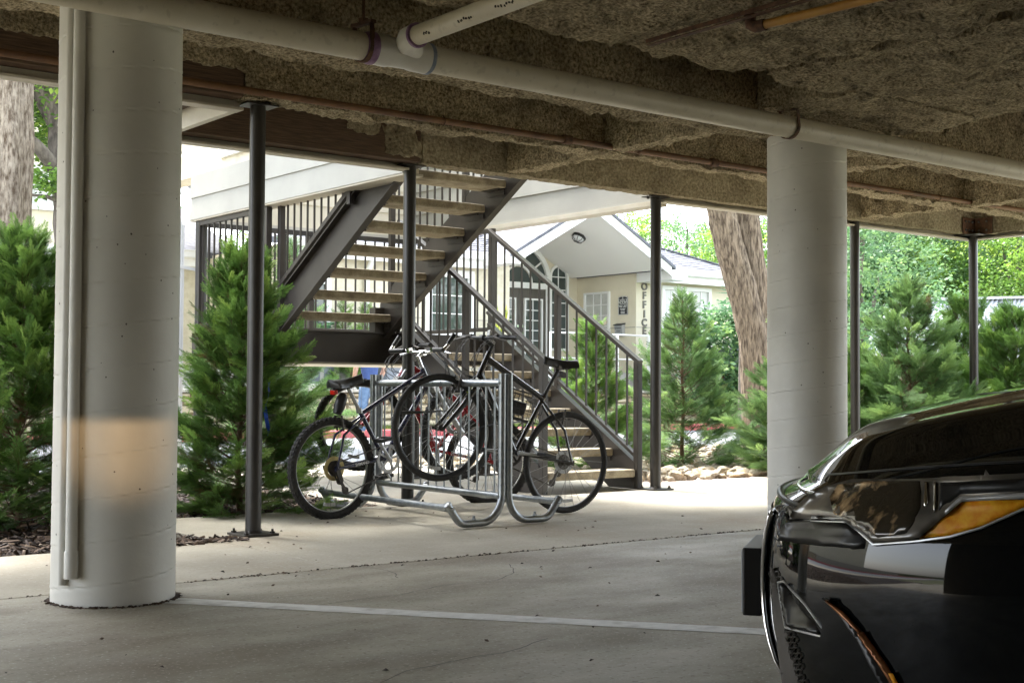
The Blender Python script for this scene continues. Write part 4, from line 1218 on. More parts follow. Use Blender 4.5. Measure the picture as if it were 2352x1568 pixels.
MB().prism([(-.15, 0, bh * .92), (-.15, -.13, bh * .82), (-.15, -.13, bh * .88), (-.15, 0, bh)], (.30, 0, 0)).build('lid', MT['signblack'], lb, norm=True)
for (s_, fz) in (('RESIDENT', .62), ('DROP', .40)):
    o = link('lettering', text_mesh(s_, .055, .001, .001), MT['signblack'], lb); o.location = (0, -.112 + (.8 - fz) * .05, bh * fz); o.rotation_euler = (R(80), 0, 0)

# white handrail along the ramp
rl = empty('ramp_railing', (0, 21.75, 0), 0, 'white tube handrail along the ramp in front of the office porch', 'railing')
x0, x1 = hit_y(1262, 765, 21.75).x, hit_y(1560, 768, 21.75).x
z1, z2 = hit_y(1300, 764, 21.75).z, hit_y(1300, 822, 21.75).z
MB().tube([(x0, 0, z1), (x1, 0, z1)], .020, 10).build('rail', MT['white'], rl, smooth=True)
MB().tube([(x0, 0, z2), (x1, 0, z2)], .018, 10).build('rail', MT['white'], rl, smooth=True)
for k in range(5):
    x = x0 + (x1 - x0) * k / 4
    MB().box2((x - .03, -.03, .72), (x + .03, .03, z1)).build('rail_post', MT['white'], rl)
rl = empty('ramp_railing', (0, 21.7, 0), 0, 'white sloping ledge rail over the blue grey planters by the leaning tree', 'railing')
a, b = hit_y(1655, 799, 21.7), hit_y(1716, 811, 21.7)
MB().bar((a.x, 0, a.z), (b.x, 0, b.z), .10, .07).build('rail', MT['white'], rl)
MB().box2((b.x - .1, -.03, .72), (b.x - .04, .03, b.z)).build('rail_post', MT['white'], rl)

# stone retaining wall, block by block
sw_ = empty('stone_wall', (0, 21.0, .09), 0, 'low retaining wall of rough cream limestone blocks behind the red kerb', 'wall')
MB().box2((-30, .07, -.2), (60, .35, .655)).build('mortar_core', MT['mortar'], sw_)
q = random.Random(11)
blk = MB()
def stone_block(mb, x0, x1, z0, z1, d):
    g = .007
    vs = []
    for (yy, ins) in ((.075, 0), (-.01, .012), (-.035 - d, .035)):
        vs += [(x0 + g + ins, yy, z0 + g + ins), (x1 - g - ins, yy + q.uniform(-.008, .008), z0 + g + ins), (x1 - g - ins, yy, z1 - g - ins), (x0 + g + ins, yy + q.uniform(-.008, .008), z1 - g - ins)]
    fs = [(8, 9, 10, 11)]
    for l in (0, 4):
        fs += [(l + k, l + (k + 1) % 4, l + 4 + (k + 1) % 4, l + 4 + k) for k in range(4)]
    mb.add(vs, fs)
nst = 0
rest = MB()
z = 0.0
rows = (.15, .13, .16, .12, .10)
vis_lo, vis_hi = 13.2, 30.0
for ri, h in enumerate(rows):
    x = -2.0 + q.uniform(0, .3)
    while x < 45:
        w = q.uniform(.26, .62)
        if 14.5 < x < 27 and nst < 295:
            mm = MB(); stone_block(mm, x, x + w, z, z + h, q.uniform(0, .02)); mm.build('stone', MT['stone'], sw_, norm=True); nst += 1
        else:
            stone_block(rest, x, x + w, z, z + h, q.uniform(0, .02))
        x += w
    z += h
o = rest.build('stones', MT['stone'], sw_, norm=True); o['kind'] = 'stuff'
x = -2.0
cp = 0
while x < 45:
    w = q.uniform(.7, 1.2)
    MB().box2((x + .006, -.09, .66), (x + w - .006, .36, .715)).build('coping', MT['flagstone'], sw_, bevel=.012); x += w

# planters
def planter(px, y, top_py, w, z0, label, ncirc=3):
    p = hit_y(px, top_py, y)
    t = empty('planter', (p.x, y, z0), 0, label, 'planter', 'blue grey planters with ring pattern')
    h = p.z - z0
    MB().box2((-w / 2, -w / 2, 0), (w / 2, w / 2, h)).box2((-w / 2 - .03, -w / 2 - .03, h - .05), (w / 2 + .03, w / 2 + .03, h + .004)).build('box', MT['planter'], t, bevel=.01)
    rg = MB()
    for i in range(2):
        for j in range(max(1, int(h / .34))):
            for r_ in (.05, .10, .14):
                rg.tube([(-w / 4 + i * w / 2 + r_ * math.cos(a), -w / 2 - .001, .18 + j * .34 + r_ * math.sin(a)) for a in np.linspace(0, 6.283, 17)[:-1]], .007, 5, closed=True)
    rg.build('ring_relief', MT['steelblue'] if False else MT['planter'], t)
    return t, h, w
def rosette(px, y, py, label, red=True, sc=1.0, z=None, cat='plant', grp=None, n=11):
    p = hit_y(px, py, y)
    t = empty('flowering_plant' if red else 'leafy_plant', (p.x, y, p.z if z is None else z), 0, label, cat, grp)
    lv, fl = MB(), MB()
    q = random.Random(int(px))
    for k in range(n):
        a = q.uniform(0, 6.28); L = q.uniform(.22, .34) * sc; e = q.uniform(.5, 1.15)
        dirv = Vector((math.cos(a) * math.cos(e), math.sin(a) * math.cos(e), math.sin(e)))
        sd = Vector((-math.sin(a), math.cos(a), 0)) * .025 * sc
        b = dirv * L * .5; c = dirv * L + Vector((math.cos(a), math.sin(a), -.6)) * .05 * sc
        lv.add([-sd * .5, sd * .5, b + sd, c, b - sd], [(0, 1, 2, 3, 4)])
    if red:
        for k in range(9):
            a = q.uniform(0, 6.28); e = q.uniform(.5, 1.4); L = q.uniform(.09, .15) * sc
            dirv = Vector((math.cos(a) * math.cos(e), math.sin(a) * math.cos(e), math.sin(e)))
            o0 = Vector((0, 0, .24 * sc)); sd = Vector((-math.sin(a), math.cos(a), 0)) * .03 * sc
            fl.add([o0, o0 + dirv * L * .6 + sd, o0 + dirv * L, o0 + dirv * L * .6 - sd], [(0, 1, 2, 3)])
    lv.build('leaves', MT['hosta'], t)
    if red: fl.build('flower', MT['redflower'], t)
    return t
t, h, w = planter(1675, 21.9, 802, .85, .72, 'tall blue grey planter holding two red bromeliads by the leaning tree')
for i, px in enumerate((1663, 1683)):
    rosette(px, 21.8, 799, ('left' if i == 0 else 'right') + ' one of two red bromeliads in the tall planter by the leaning tree', z=.72 + h - .02, cat='flower', sc=1.15)
planter(1703, 21.85, 826, .8, .72, 'lower blue grey planter next to the leaning tree trunk')
planter(905, 21.9, 836, .9, .72, 'blue grey planter behind the man in the blue shirt')
# red flowers over the wall
FL = ['red flowering clump on the wall seen through the stair balusters', 'red flowering clump on the wall left of the post by the stair foot',
 'first red flowering clump right of the airy conifer on white rocks', 'second red flowering clump right of the airy conifer, closer to the wall edge', 'third red flowering clump right of the airy conifer, set farther back',
 'red flowering clump below the tall planter of bromeliads', 'red flowering clump between the two blue grey planters', 'red flowering clump under the lower blue grey planter',
 'red flowering clump left of the foot of the leaning tree', 'red flowering clump nearest the thick column, right of the leaning tree']
for i, px in enumerate((1395, 1500, 1622, 1640, 1660, 1672, 1690, 1700, 1712, 1742)):
    rosette(px, 21.25 + .1 * (i % 3), 905, FL[i], z=.70, sc=1.5, cat='flower', grp='red flowers along the stone wall', n=14)
# snake plant in a pot, hostas and small clipped conifers by the office wall
sx = hit_y(1145, 740, 22.2).x
t = empty('snake_plant', (sx, 22.2, .72), 0, 'tall snake plant with yellow edged upright leaves left of the office door', 'plant')
MB().lathe([(0, 0), (.16, 0), (.24, 1.15), (.26, 1.2), (.22, 1.2), (.2, 1.1), (0, 1.1)], 16).build('pot', MT['planter'], t, smooth=True)
q = random.Random(5)
for k in range(15):
    a, e, L = q.uniform(0, 6.28), q.uniform(1.15, 1.5), q.uniform(.45, .85)
    mbk = MB(); pts = []
    for j in range(6):
        f_ = j / 5
        c = Vector((math.cos(a) * (.05 + f_ * L * math.cos(e)), math.sin(a) * (.05 + f_ * L * math.cos(e)), 1.1 + f_ * L * math.sin(e)))
        wd = .042 * (1 - f_ ** 3) * (.7 + f_ * .5)
        sd = Vector((-math.sin(a + f_), math.cos(a + f_), 0)) * wd
        pts += [c - sd, c + sd]
    mbk.add(pts, [(2 * j, 2 * j + 1, 2 * j + 3, 2 * j + 2) for j in range(5)])
    mbk.build('leaf', MT['snake'], t)
for i, px in enumerate((684, 712, 745)):
    p = hit_y(px, 762, 22.3)
    t = empty('hosta', (p.x, 22.3, p.z), 0, ('left', 'middle', 'right')[i] + ' of three blue green hostas under the office window behind the landing rail', 'plant', 'hostas under the office window')
    q = random.Random(i)
    for k in range(11):
        a, e, L = q.uniform(0, 6.28), q.uniform(.4, 1.2), q.uniform(.22, .36)
        pts = []
        for j in range(6):
            f_ = j / 5
            c = Vector((math.cos(a), math.sin(a), 0)) * (f_ * L) + Vector((0, 0, math.sin(f_ * 2.2) * L * .6 * e))
            wd = .10 * math.sin(math.pi * min(1, f_ * .9 + .08)) ** .8
            sd = Vector((-math.sin(a), math.cos(a), 0)) * wd
            pts += [c - sd, c + Vector((0, 0, -.02)), c + sd]
        mm = MB(); mm.add(pts, [f for j in range(5) for f in ((3 * j, 3 * j + 1, 3 * j + 4, 3 * j + 3), (3 * j + 1, 3 * j + 2, 3 * j + 5, 3 * j + 4))])
        mm.build('leaf', MT['hosta'], t, smooth=True)
    MB().lathe([(0, .72 - p.z), (.22, .72 - p.z), (.26, 0), (0, 0)], 12).build('pot', MT['planter'], t)
o = MB().lathe([(0, 0), (.45, .02), (.5, .12), (.4, .2), (0, .22)], 9).build('boulder', MT['greyblock'], None, smooth=True)
pz = hit_y(762, 870, 21.5); o.location = (pz.x, 21.55, .70)
tag(o, 'flat pale boulder on the terrace left of the man in the blue shirt', 'boulder')

# ================================================================== other buildings
ap = empty('apartment_building', (0, 0, 0), 0, 'pale cream apartment block with white framed windows at the left edge', 'building')
AY = 19.5 if False else 24.0
def apx(px, py): return hit_y(px, py, AY)
ax1 = apx(428, 600).x
MB().box2((-18, AY, .5), (9.6, AY + 8, 9)).build('wall', MT['stucco'], ap)
for (p0, p1) in (((35, 392), (133, 470)), ((72, 572), (128, 655)), ((-120, 392), (-30, 470)), ((-120, 572), (-50, 655))):
    x0, x1, zb, zt = rect_on_y(*p0, *p1, AY)
    window(ap, (x0, AY, zb), (1, 0, 0), x1 - x0, zt - zb, 4, 4, fr=.09, mull=True, glassm='blind', out=NV)
for z in (4.0, 6.8):
    MB().box2((-17.9, AY - .004, z), (9.55, AY - .001, z + .02)).build('stucco_joint', MT['mortar'], ap)

mr = empty('metal_roofed_shed', (0, 0, 0), 0, 'low open shed with a white ribbed metal roof among the trees at right', 'building')
RZ0, RZ1 = 1.55, 2.9
a, b = dp(1975, 806, 27.0), dp(2345, 800, 32.0)
rdg0, rdg1 = dp(2070, 692, 30.5), dp(2460, 684, 38)
ev0, ev1 = dp(1955, 812, 26.5), dp(2440, 830, 32)
c0 = [ev0, ev1, rdg1, rdg0]
MB().prism(c0, (0, 0, -.08)).build('roof', MT['metalroof'], mr, norm=True)
for k in range(38):
    f_ = k / 37
    p, q_ = ev0.lerp(ev1, f_), rdg0.lerp(rdg1, f_)
    MB().bar(p + Vector((0, 0, .02)), q_ + Vector((0, 0, .02)), .05, .06).build('roof_rib', MT['metalroof'], mr)
MB().bar(rdg0 + Vector((0, 0, .04)), rdg1 + Vector((0, 0, .04)), .35, .06).build('ridge_cap', MT['metalroof'], mr)
MB().bar(ev0 - Vector((0, 0, .1)), ev1 - Vector((0, 0, .1)), .04, .16).build('fascia', MT['oldwood'], mr)
for f_ in (.02, .3, .6, .95):
    p = ev0.lerp(ev1, f_)
    MB().box2((p.x - .06, p.y - .06 + .1, -.5), (p.x + .06, p.y + .16, p.z - .1)).build('shed_post', MT['oldwood'], mr)
p = rdg0.lerp(rdg1, .5)
MB().prism([rdg0 + Vector((0, 0, -.1)), rdg1 + Vector((0, 0, -.1)), Vector((rdg1.x, rdg1.y, -.5)), Vector((rdg0.x, rdg0.y, -.5))], (.1, .1, 0)).build('wall', MT['oldwood'], mr, norm=True)

# ================================================================== conifers
def spray_template(n=11, sub=4, seed=0):
    q = random.Random(seed)
    V, F = [], []
    def leafq(p, d, L, w, z=0.0):
        p, d = Vector(p), Vector(d).normalized()
        s_ = Vector((-d.y, d.x, 0)) * w
        b = len(V)
        e = p + d * L + Vector((0, 0, z))
        mid = p + d * L * .4
        V.extend([p, mid + s_, e, mid - s_]); F.append((b, b + 1, b + 2, b + 3))
        return e
    leafq((0, 0, 0), (0, 1, 0), 1.0, .010)
    for i in range(n):
        t = .06 + .9 * i / n
        for s_ in (-1, 1):
            tt = t + (0.03 if s_ > 0 else 0)
            L = (.40 * (1 - tt) ** .75 + .07) * q.uniform(.8, 1.15)
            a = R(q.uniform(30, 42))
            d = Vector((s_ * math.sin(a), math.cos(a), 0))
            p = Vector((0, tt, 0))
            zz = q.uniform(-.08, .05)
            leafq(p, d, L, .012, zz)
            for k in range(sub):
                f_ = .25 + .7 * k / sub
                pp_ = p + d * L * f_ + Vector((0, 0, zz * f_))
                for s2 in (-1, 1):
                    a2 = a * s_ + s2 * R(32)
                    leafq(pp_, (math.sin(a2), math.cos(a2), 0), L * .34 * (1.1 - f_) + .022, .008, q.uniform(-.02, .02))
    V = np.array([tuple(v) for v in V]); V[:, 2] += -.10 * V[:, 1] ** 2
    return V, np.array(F)
SPH = [spray_template(11, 4, i) for i in range(2)]
SPL = [spray_template(8, 2, i + 5) for i in range(2)]
def conifer(x, y, h, r, label, seed, nbr=150, hi=True, mat='conifer', z0=-.04, dens=1.0, ribbon=None, skirt=.12, spl=.2, pw=.72, irr=1.0):
    q = np.random.default_rng(seed)
    t = empty('conifer', (x, y, z0), 0, label, 'conifer', 'young conifers planted round the carport')
    tr_ = MB(); pts = [(0.01 * math.sin(k * 1.7 + seed), .01 * math.cos(k * 2.1 + seed), h * .96 * k / 8) for k in range(9)]
    tr_.tube(pts, [.022 * (1 - k / 9.5) + .003 for k in range(9)], 7)
    tr_.build('trunk', MT['twig'], t, smooth=True)
    tw = MB(); P, D, T, S_ = [], [], [], []
    ph1, ph2, ph3 = q.uniform(0, 6.28, 3)
    for i in range(nbr):
        f = (i + q.uniform(0, 1)) / nbr
        hz = h * (.03 + .95 * f ** .92)
        fr = hz / h
        prof = (1 - fr) ** pw * (.62 + .38 * min(1, fr / skirt)) 
        L = r * prof * (q.uniform(.55, 1.3) if q.random() < .8 else q.uniform(1.1, 1.5)) + .06; tb = q.normal(0, .10)
        a = i * 2.39996 + q.uniform(-.4, .4)
        L *= 1 + irr * (.20 * math.sin(a + ph1) + .16 * math.sin(2 * a + ph2 + fr * 5) + .12 * math.sin(fr * 14 + ph3))
        e0 = R(0 + 50 * fr + q.uniform(-14, 14)); e1 = e0 + R(q.uniform(8, 34))
        out = np.array([math.cos(a), math.sin(a), 0.])
        n = 7; c = np.array([0, 0, hz - L * .25]); bp = [tuple(c)]; dirs = []
        for k in range(n):
            e = e0 + (e1 - e0) * k / n
            dd_ = out * math.cos(e) + np.array([0, 0, math.sin(e)])
            c = c + dd_ * L / n; bp.append(tuple(c)); dirs.append(dd_)
        tw.tube(bp, [.006 * (1 - k / 9) for k in range(n + 1)], 3, caps=False)
        ns = int((L / .030) * dens) + 2
        for k in range(ns):
            f_ = 1 - (k / ns) ** 1.1 * .70
            j = min(n - 1, int(f_ * n))
            base = np.array(bp[j]) * (1 - (f_ * n - j)) + np.array(bp[j + 1]) * (f_ * n - j) if f_ < 1 else np.array(bp[-2])
            side = np.cross(dirs[j], [0, 0, 1]); side /= np.linalg.norm(side) + 1e-9
            s_ = (1 if k % 2 else -1)
            dv = dirs[j] * q.uniform(.5, 1.0) + side * s_ * q.uniform(.15, 1.0) * (1 if f_ < .93 else .2) + np.array([0, 0, q.uniform(-.25, .42)])
            P.append(base); D.append(dv)
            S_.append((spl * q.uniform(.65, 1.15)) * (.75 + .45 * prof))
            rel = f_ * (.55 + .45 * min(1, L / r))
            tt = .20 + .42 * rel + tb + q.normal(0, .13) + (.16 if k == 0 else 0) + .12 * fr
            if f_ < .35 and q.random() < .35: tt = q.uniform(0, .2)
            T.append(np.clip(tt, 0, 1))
    tw.build('branches', MT['twig'], t)
    P, D, T, S_ = map(np.array, (P, D, T, S_))
    roll = q.uniform(-1.3, 1.3, len(P))
    Rm = rots(D, roll)
    tp = SPH if hi else SPL
    half = np.arange(len(P)) % 2 == 0
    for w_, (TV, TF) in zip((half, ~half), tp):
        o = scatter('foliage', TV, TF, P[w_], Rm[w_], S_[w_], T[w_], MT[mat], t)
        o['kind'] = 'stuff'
    if ribbon:
        rb_ = MB(); 
        ang, zz, LL = ribbon
        for k in range(9):
            f0, f1 = k / 9, (k + 1) / 9
            pt = lambda f_: Vector((math.cos(ang) * r * (.80 + .06 * math.sin(f_ * 9)), math.sin(ang) * r * (.80 + .06 * math.sin(f_ * 9)), zz - LL * f_ + (.02 * math.sin(f_ * 14))))
            sd = Vector((-math.sin(ang + k * .5), math.cos(ang + k * .5), 0)) * .013
            rb_.add([pt(f0) - sd, pt(f0) + sd, pt(f1) + sd, pt(f1) - sd], [(0, 1, 2, 3)])
        rb_.build('ribbon', MT['bluetape'], t)
    return t
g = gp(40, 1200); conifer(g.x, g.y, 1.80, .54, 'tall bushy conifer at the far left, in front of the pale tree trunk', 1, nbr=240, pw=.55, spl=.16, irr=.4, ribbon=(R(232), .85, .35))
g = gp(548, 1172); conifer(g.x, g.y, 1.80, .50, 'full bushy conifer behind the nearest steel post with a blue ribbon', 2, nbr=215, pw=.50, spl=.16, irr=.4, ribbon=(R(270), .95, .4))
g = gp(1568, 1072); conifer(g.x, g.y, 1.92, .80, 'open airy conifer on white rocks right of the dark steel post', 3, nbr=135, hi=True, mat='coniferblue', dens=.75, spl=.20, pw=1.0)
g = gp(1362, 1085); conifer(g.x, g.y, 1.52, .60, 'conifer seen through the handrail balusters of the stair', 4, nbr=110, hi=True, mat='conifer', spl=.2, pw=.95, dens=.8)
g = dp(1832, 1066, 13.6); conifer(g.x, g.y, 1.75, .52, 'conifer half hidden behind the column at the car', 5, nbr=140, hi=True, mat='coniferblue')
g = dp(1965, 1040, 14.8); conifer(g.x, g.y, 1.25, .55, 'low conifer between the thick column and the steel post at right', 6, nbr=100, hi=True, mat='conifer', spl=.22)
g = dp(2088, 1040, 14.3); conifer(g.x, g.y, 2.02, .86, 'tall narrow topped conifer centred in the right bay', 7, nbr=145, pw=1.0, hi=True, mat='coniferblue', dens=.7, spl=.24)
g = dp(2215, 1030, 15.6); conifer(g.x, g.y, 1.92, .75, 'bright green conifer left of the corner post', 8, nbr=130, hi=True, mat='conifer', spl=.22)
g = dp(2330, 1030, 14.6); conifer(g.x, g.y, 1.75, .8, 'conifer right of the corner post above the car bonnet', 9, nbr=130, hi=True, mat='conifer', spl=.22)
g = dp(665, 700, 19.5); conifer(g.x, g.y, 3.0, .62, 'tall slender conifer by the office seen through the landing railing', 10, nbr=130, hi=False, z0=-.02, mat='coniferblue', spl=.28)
for i, (px, py) in enumerate(((788, 693), (845, 702))):
    p = hit_y(px, py, 22.2)
    conifer(p.x, 22.2, p.z - .72, .32, ('wider left' if i == 0 else 'slimmer right') + ' of two small columnar conifers against the office wall', 12 + i, nbr=70, hi=False, z0=.72, spl=.22)
p = hit_y(806, 842, 21.9); conifer(p.x, 21.9, p.z - .72 + .25, .35, 'yellow green shrub behind the man on the terrace', 15, nbr=50, hi=False, z0=.72, spl=.22)

# ================================================================== broad leaved trees
LV = np.array([(0, 0, 0), (.34, .42, .08), (0, 1, 0), (-.34, .42, .08)], float); LF = np.array([(0, 1, 2, 3)])
def leaves(parent, blobs, n, size, mat, seed, clump=.45, per=45):
    q = np.random.default_rng(seed)
    vol = np.array([b[3] * b[4] * b[5] for b in blobs]); vol = vol / vol.sum()
    P, T = [], []
    nc = max(1, n // per)
    for k in range(nc):
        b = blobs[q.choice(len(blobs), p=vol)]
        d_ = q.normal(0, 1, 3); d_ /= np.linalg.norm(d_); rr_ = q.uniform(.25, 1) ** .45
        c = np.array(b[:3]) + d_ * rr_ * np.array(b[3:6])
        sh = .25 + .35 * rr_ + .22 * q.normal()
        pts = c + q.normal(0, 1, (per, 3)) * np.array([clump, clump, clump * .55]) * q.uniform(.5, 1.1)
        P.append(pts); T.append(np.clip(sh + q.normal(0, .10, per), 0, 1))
    P, T = np.concatenate(P), np.concatenate(T)
    D = q.normal(0, 1, (len(P), 3)); D[:, 2] = D[:, 2] * .5 - .3
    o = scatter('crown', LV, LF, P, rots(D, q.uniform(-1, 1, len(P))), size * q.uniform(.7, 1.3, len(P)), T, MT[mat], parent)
    o['kind'] = 'stuff'
    return o
def limbs(parent, paths, mat='barkdark', rough_=.0, n=12):
    for i, (pts, r0, r1) in enumerate(paths):
        pts = [Vector(p) for p in pts]
        fine = []
        m_ = 5
        for k in range(len(pts) - 1):
            for j in range(m_): fine.append(pts[k].lerp(pts[k + 1], j / m_))
        fine.append(pts[-1])
        rs = []
        for k, p in enumerate(fine):
            f_ = k / (len(fine) - 1)
            rs.append((r0 + (r1 - r0) * f_) * (1 + rough_ * mnoise.noise(Vector((p.z * 2.2 + i * 7, seed_ * 3.1, 0)))))
            fine[k] = p + Vector((mnoise.noise(p * 1.3), mnoise.noise(p * 1.3 + Vector((9, 0, 0))), 0)) * r0 * .35
        MB().tube(fine, rs, n).build('trunk' if i == 0 else 'limb', MT[mat], parent, smooth=True)
seed_ = 1
# pale knobbly trunk at the left edge
g = dp(6, 700, 11.5)
t = empty('broadleaf_tree', (g.x, g.y, -.1), 0, 'thick pale knobbly tree trunk at the left edge of the frame', 'tree')
nz, na = 260, 44
zz = np.linspace(0, 7, nz)[:, None]; th_ = np.linspace(0, 2 * np.pi, na, endpoint=False)[None, :]
rad = .215 + .02 * np.sin(th_ * 5 + zz) - .004 * zz + 0 * th_
pp3 = np.stack([np.cos(th_) * 1.2 + 0 * zz, np.sin(th_) * 1.2 + 0 * zz, zz * 1.1 + 0 * th_], -1).reshape(-1, 3)
rad = rad + (.030 * np.clip(vnoise(pp3 * 3.2, 31), 0, 1) ** 2 * 2.2 + .009 * vnoise(pp3 * np.array([14, 14, 3.]), 32)).reshape(nz, na)
V = np.stack([rad * np.cos(th_), rad * np.sin(th_), zz + 0 * th_], -1).reshape(-1, 3)
idx = np.arange(nz * na).reshape(nz, na)
Q = np.stack([idx[:-1], np.roll(idx, -1, 1)[:-1], np.roll(idx, -1, 1)[1:], idx[1:]], -1).reshape(-1, 4)
me = np_mesh('trunk', V, Q); me.shade_smooth(); link('trunk', me, MT['bark'], t)
leaves(t, [(0, 0, 7.5, 2.6, 2.6, 1.6)], 9000, .12, 'leaf', 71)
# dark limbed tree behind it
def rel(o, p): return Vector(p) - Vector(o)
b = dp(178, 900, 17.5); b.z = -.1; seed_ = 2
t = empty('broadleaf_tree', b, 0, 'leafy tree with dark curving limbs between the pale trunk and the column', 'tree')
P_ = lambda px, py, z=17.5: dp(px, py, z) - b
limbs(t, [([(0, 0, 0), P_(172, 620), P_(152, 440), P_(138, 290), P_(105, 205), P_(90, 60)], .24, .13), ([P_(150, 430), P_(118, 375, 17.2), P_(80, 330, 17), P_(40, 300, 16.8)], .10, .06), ([P_(150, 470), P_(110, 452, 17), P_(62, 446, 17)], .035, .015), ([P_(138, 290), P_(200, 180, 18), P_(260, 60, 18)], .1, .05)], 'barkdark', .3)
cc = P_(90, 240, 18.5)
leaves(t, [(cc.x, cc.y, cc.z + .55, 1.8, 1.8, 1.5), (cc.x - .8, cc.y, cc.z + .4, 1.1, 1.0, .7), (cc.x + 1.6, cc.y, cc.z + 1.8, 2.2, 2, 1.6)], 42000, .085, 'leaf', 72, clump=.26)
cc = P_(120, 430, 17.0)
leaves(t, [(cc.x, cc.y, cc.z + .1, .45, .4, .15)], 700, .08, 'leaf', 73, clump=.16)
# leaning double trunk behind the right column
b = dp(1738, 900, 19.0); b.z = -.1; seed_ = 3
t = empty('broadleaf_tree', b, 0, 'big leaning tree with twin ridged brown trunks left of the thick column', 'tree')
P_ = lambda px, py, z=19.0: dp(px, py, z) - b
def ridged_trunk(name, pts, r0, r1, mat, seed, parent, amp=.035):
    pts = curve3([tuple(p) for p in pts], 190)
    na = 72; rows = []
    tg = np.gradient(pts, axis=0); tg /= np.linalg.norm(tg, axis=1)[:, None]
    th = np.linspace(0, 2 * np.pi, na, endpoint=False)
    for i, (p, t_) in enumerate(zip(pts, tg)):
        a = np.cross(t_, [0, 1, 0.01]); a /= np.linalg.norm(a); b_ = np.cross(t_, a)
        s_ = np.full(na, i * .04)
        c = np.stack([np.cos(th) * 2.2 + .25 * np.sin(s_ * .6), np.sin(th) * 2.2, s_ * .45], 1)
        r_ = r0 + (r1 - r0) * i / 189
        rr_ = r_ * (1 + .10 * np.sin(th * 2 + s_ * .4 + seed)) - amp * np.abs(vnoise(c * 2.6, seed)) ** .7 + amp * .5 * vnoise(c * np.array([6, 6, 9.]), seed + 1) * .5
        rows.append(p + (np.cos(th) * rr_)[:, None] * a + (np.sin(th) * rr_)[:, None] * b_)
    V = np.concatenate(rows); idx = np.arange(190 * na).reshape(190, na)
    Q = np.stack([idx[:-1], np.roll(idx, -1, 1)[:-1], np.roll(idx, -1, 1)[1:], idx[1:]], -1).reshape(-1, 4)
    me = np_mesh(name, V, Q); me.shade_smooth(); return link(name, me, MT[mat], parent)
def curve3(pts, n):
    pts = np.array(pts, float); d = np.r_[0, np.cumsum(np.linalg.norm(np.diff(pts, axis=0), axis=1))]; t = np.linspace(0, d[-1], n); out = []
    for v in t:
        i = min(len(d) - 2, max(0, np.searchsorted(d, v) - 1)); u = (v - d[i]) / (d[i + 1] - d[i])
        p0, p1, p2, p3 = pts[max(0, i - 1)], pts[i], pts[i + 1], pts[min(len(pts) - 1, i + 2)]
        out.append(.5 * ((2 * p1) + (-p0 + p2) * u + (2 * p0 - 5 * p1 + 4 * p2 - p3) * u * u + (-p0 + 3 * p1 - 3 * p2 + p3) * u ** 3))
    return np.array(out)
ridged_trunk('trunk', [(0, 0, 0), P_(1735, 840), P_(1722, 740), P_(1697, 640), P_(1668, 540), P_(1646, 450), P_(1600, 300)], .20, .22, 'bark2', 3, t)
ridged_trunk('trunk', [P_(1742, 860, 19.2), P_(1740, 740, 19.3), P_(1728, 640, 19.3), P_(1712, 550, 19.3), P_(1695, 450, 19.3), P_(1668, 300, 19.3)], .17, .27, 'bark2', 8, t)
0 and limbs(t, [([(0, 0, 0), P_(1733, 840), P_(1718, 740), P_(1697, 640), P_(1668, 540), P_(1643, 450), P_(1600, 300)], .19, .19), ([P_(1728, 900, 19.4), P_(1732, 760, 19.4), P_(1735, 650, 19.4), P_(1716, 540, 19.4), P_(1695, 430, 19.4), P_(1660, 250, 19.4)], .20, .23), ([P_(1725, 760, 19.2), P_(1722, 660, 19.2), P_(1700, 560, 19.2), P_(1680, 480, 19.2)], .14, .16)], 'bark2', .18, n=20)
leaves(t, [(-1.5, 0, 7.0, 3.2, 3, 1.6), (.8, .5, 7.5, 3, 3, 1.5)], 14000, .13, 'leaf', 74)

def far_tree(px, z, top_py, r, label, seed, n=26000, mat='leafcool', size=.10, trunk=True, low=.22, grp='trees behind the office and sheds'):
    global seed_
    seed_ = seed
    b = dp(px, 889, z); b.z = .0
    top = dp(px, top_py, z).z
    t = empty('broadleaf_tree', b, 0, label, 'tree', grp)
    limbs(t, [([(0, 0, 0), (.1, .05, top * .35), (-.05, 0, top * .6), (.1, 0, top * .9)], .16, .04), ([(0, 0, top * .3), (.5, .1, top * .5), (1.0, .2, top * .7)], .07, .02), ([(0, 0, top * .35), (-.6, .1, top * .55), (-1.1, 0, top * .72)], .06, .02)], 'barkdark', n=8)
    q = random.Random(seed)
    H = top
    lo_ = H * .32 if px < 1900 else H * .42
    bl = [(0, 0, H * .72, r * .75, r * .75, H * .24), (r * .5, 0, H * .5, r * .6, r * .7, H * .2), (-r * .5, .3, H * .48, r * .6, r * .7, H * .2), (q.uniform(-.5, .5), -.4, lo_, r * .7, r * .7, H * (low if px < 1900 else .10))]
    leaves(t, bl, n, size, mat, seed, clump=.27, per=60)
far_tree(1395, 44, 470, 4.0, 'yellow green leafy tree rising directly above the porch gable', 81, mat='leaf')
far_tree(1470, 50, 455, 4.0, 'second tree behind the gable, deeper green', 82)
far_tree(1575, 46, 478, 3.6, 'round green tree between the gable and the leaning trunk', 83)
far_tree(1640, 42, 520, 2.8, 'smaller tree just left of the leaning trunk', 84)
far_tree(1735, 38, 470, 3.4, 'tree behind the leaning trunk', 85, mat='leaf')
far_tree(1850, 40, 440, 3.6, 'tree hidden by the thick column at right', 86)
far_tree(1985, 41, 360, 3.6, 'dense green tree just right of the thick column', 87, n=36000, size=.10)
far_tree(2105, 43, 330, 4.0, 'tree with visible slim trunk above the tallest conifer', 88, n=36000, size=.10)
far_tree(2215, 48, 330, 4.4, 'tree left of the corner post, behind the metal roof', 89, n=36000)
far_tree(2345, 40, 330, 3.8, 'bright green tree at the right edge beyond the corner post', 90, n=36000, size=.10, mat='leaf')
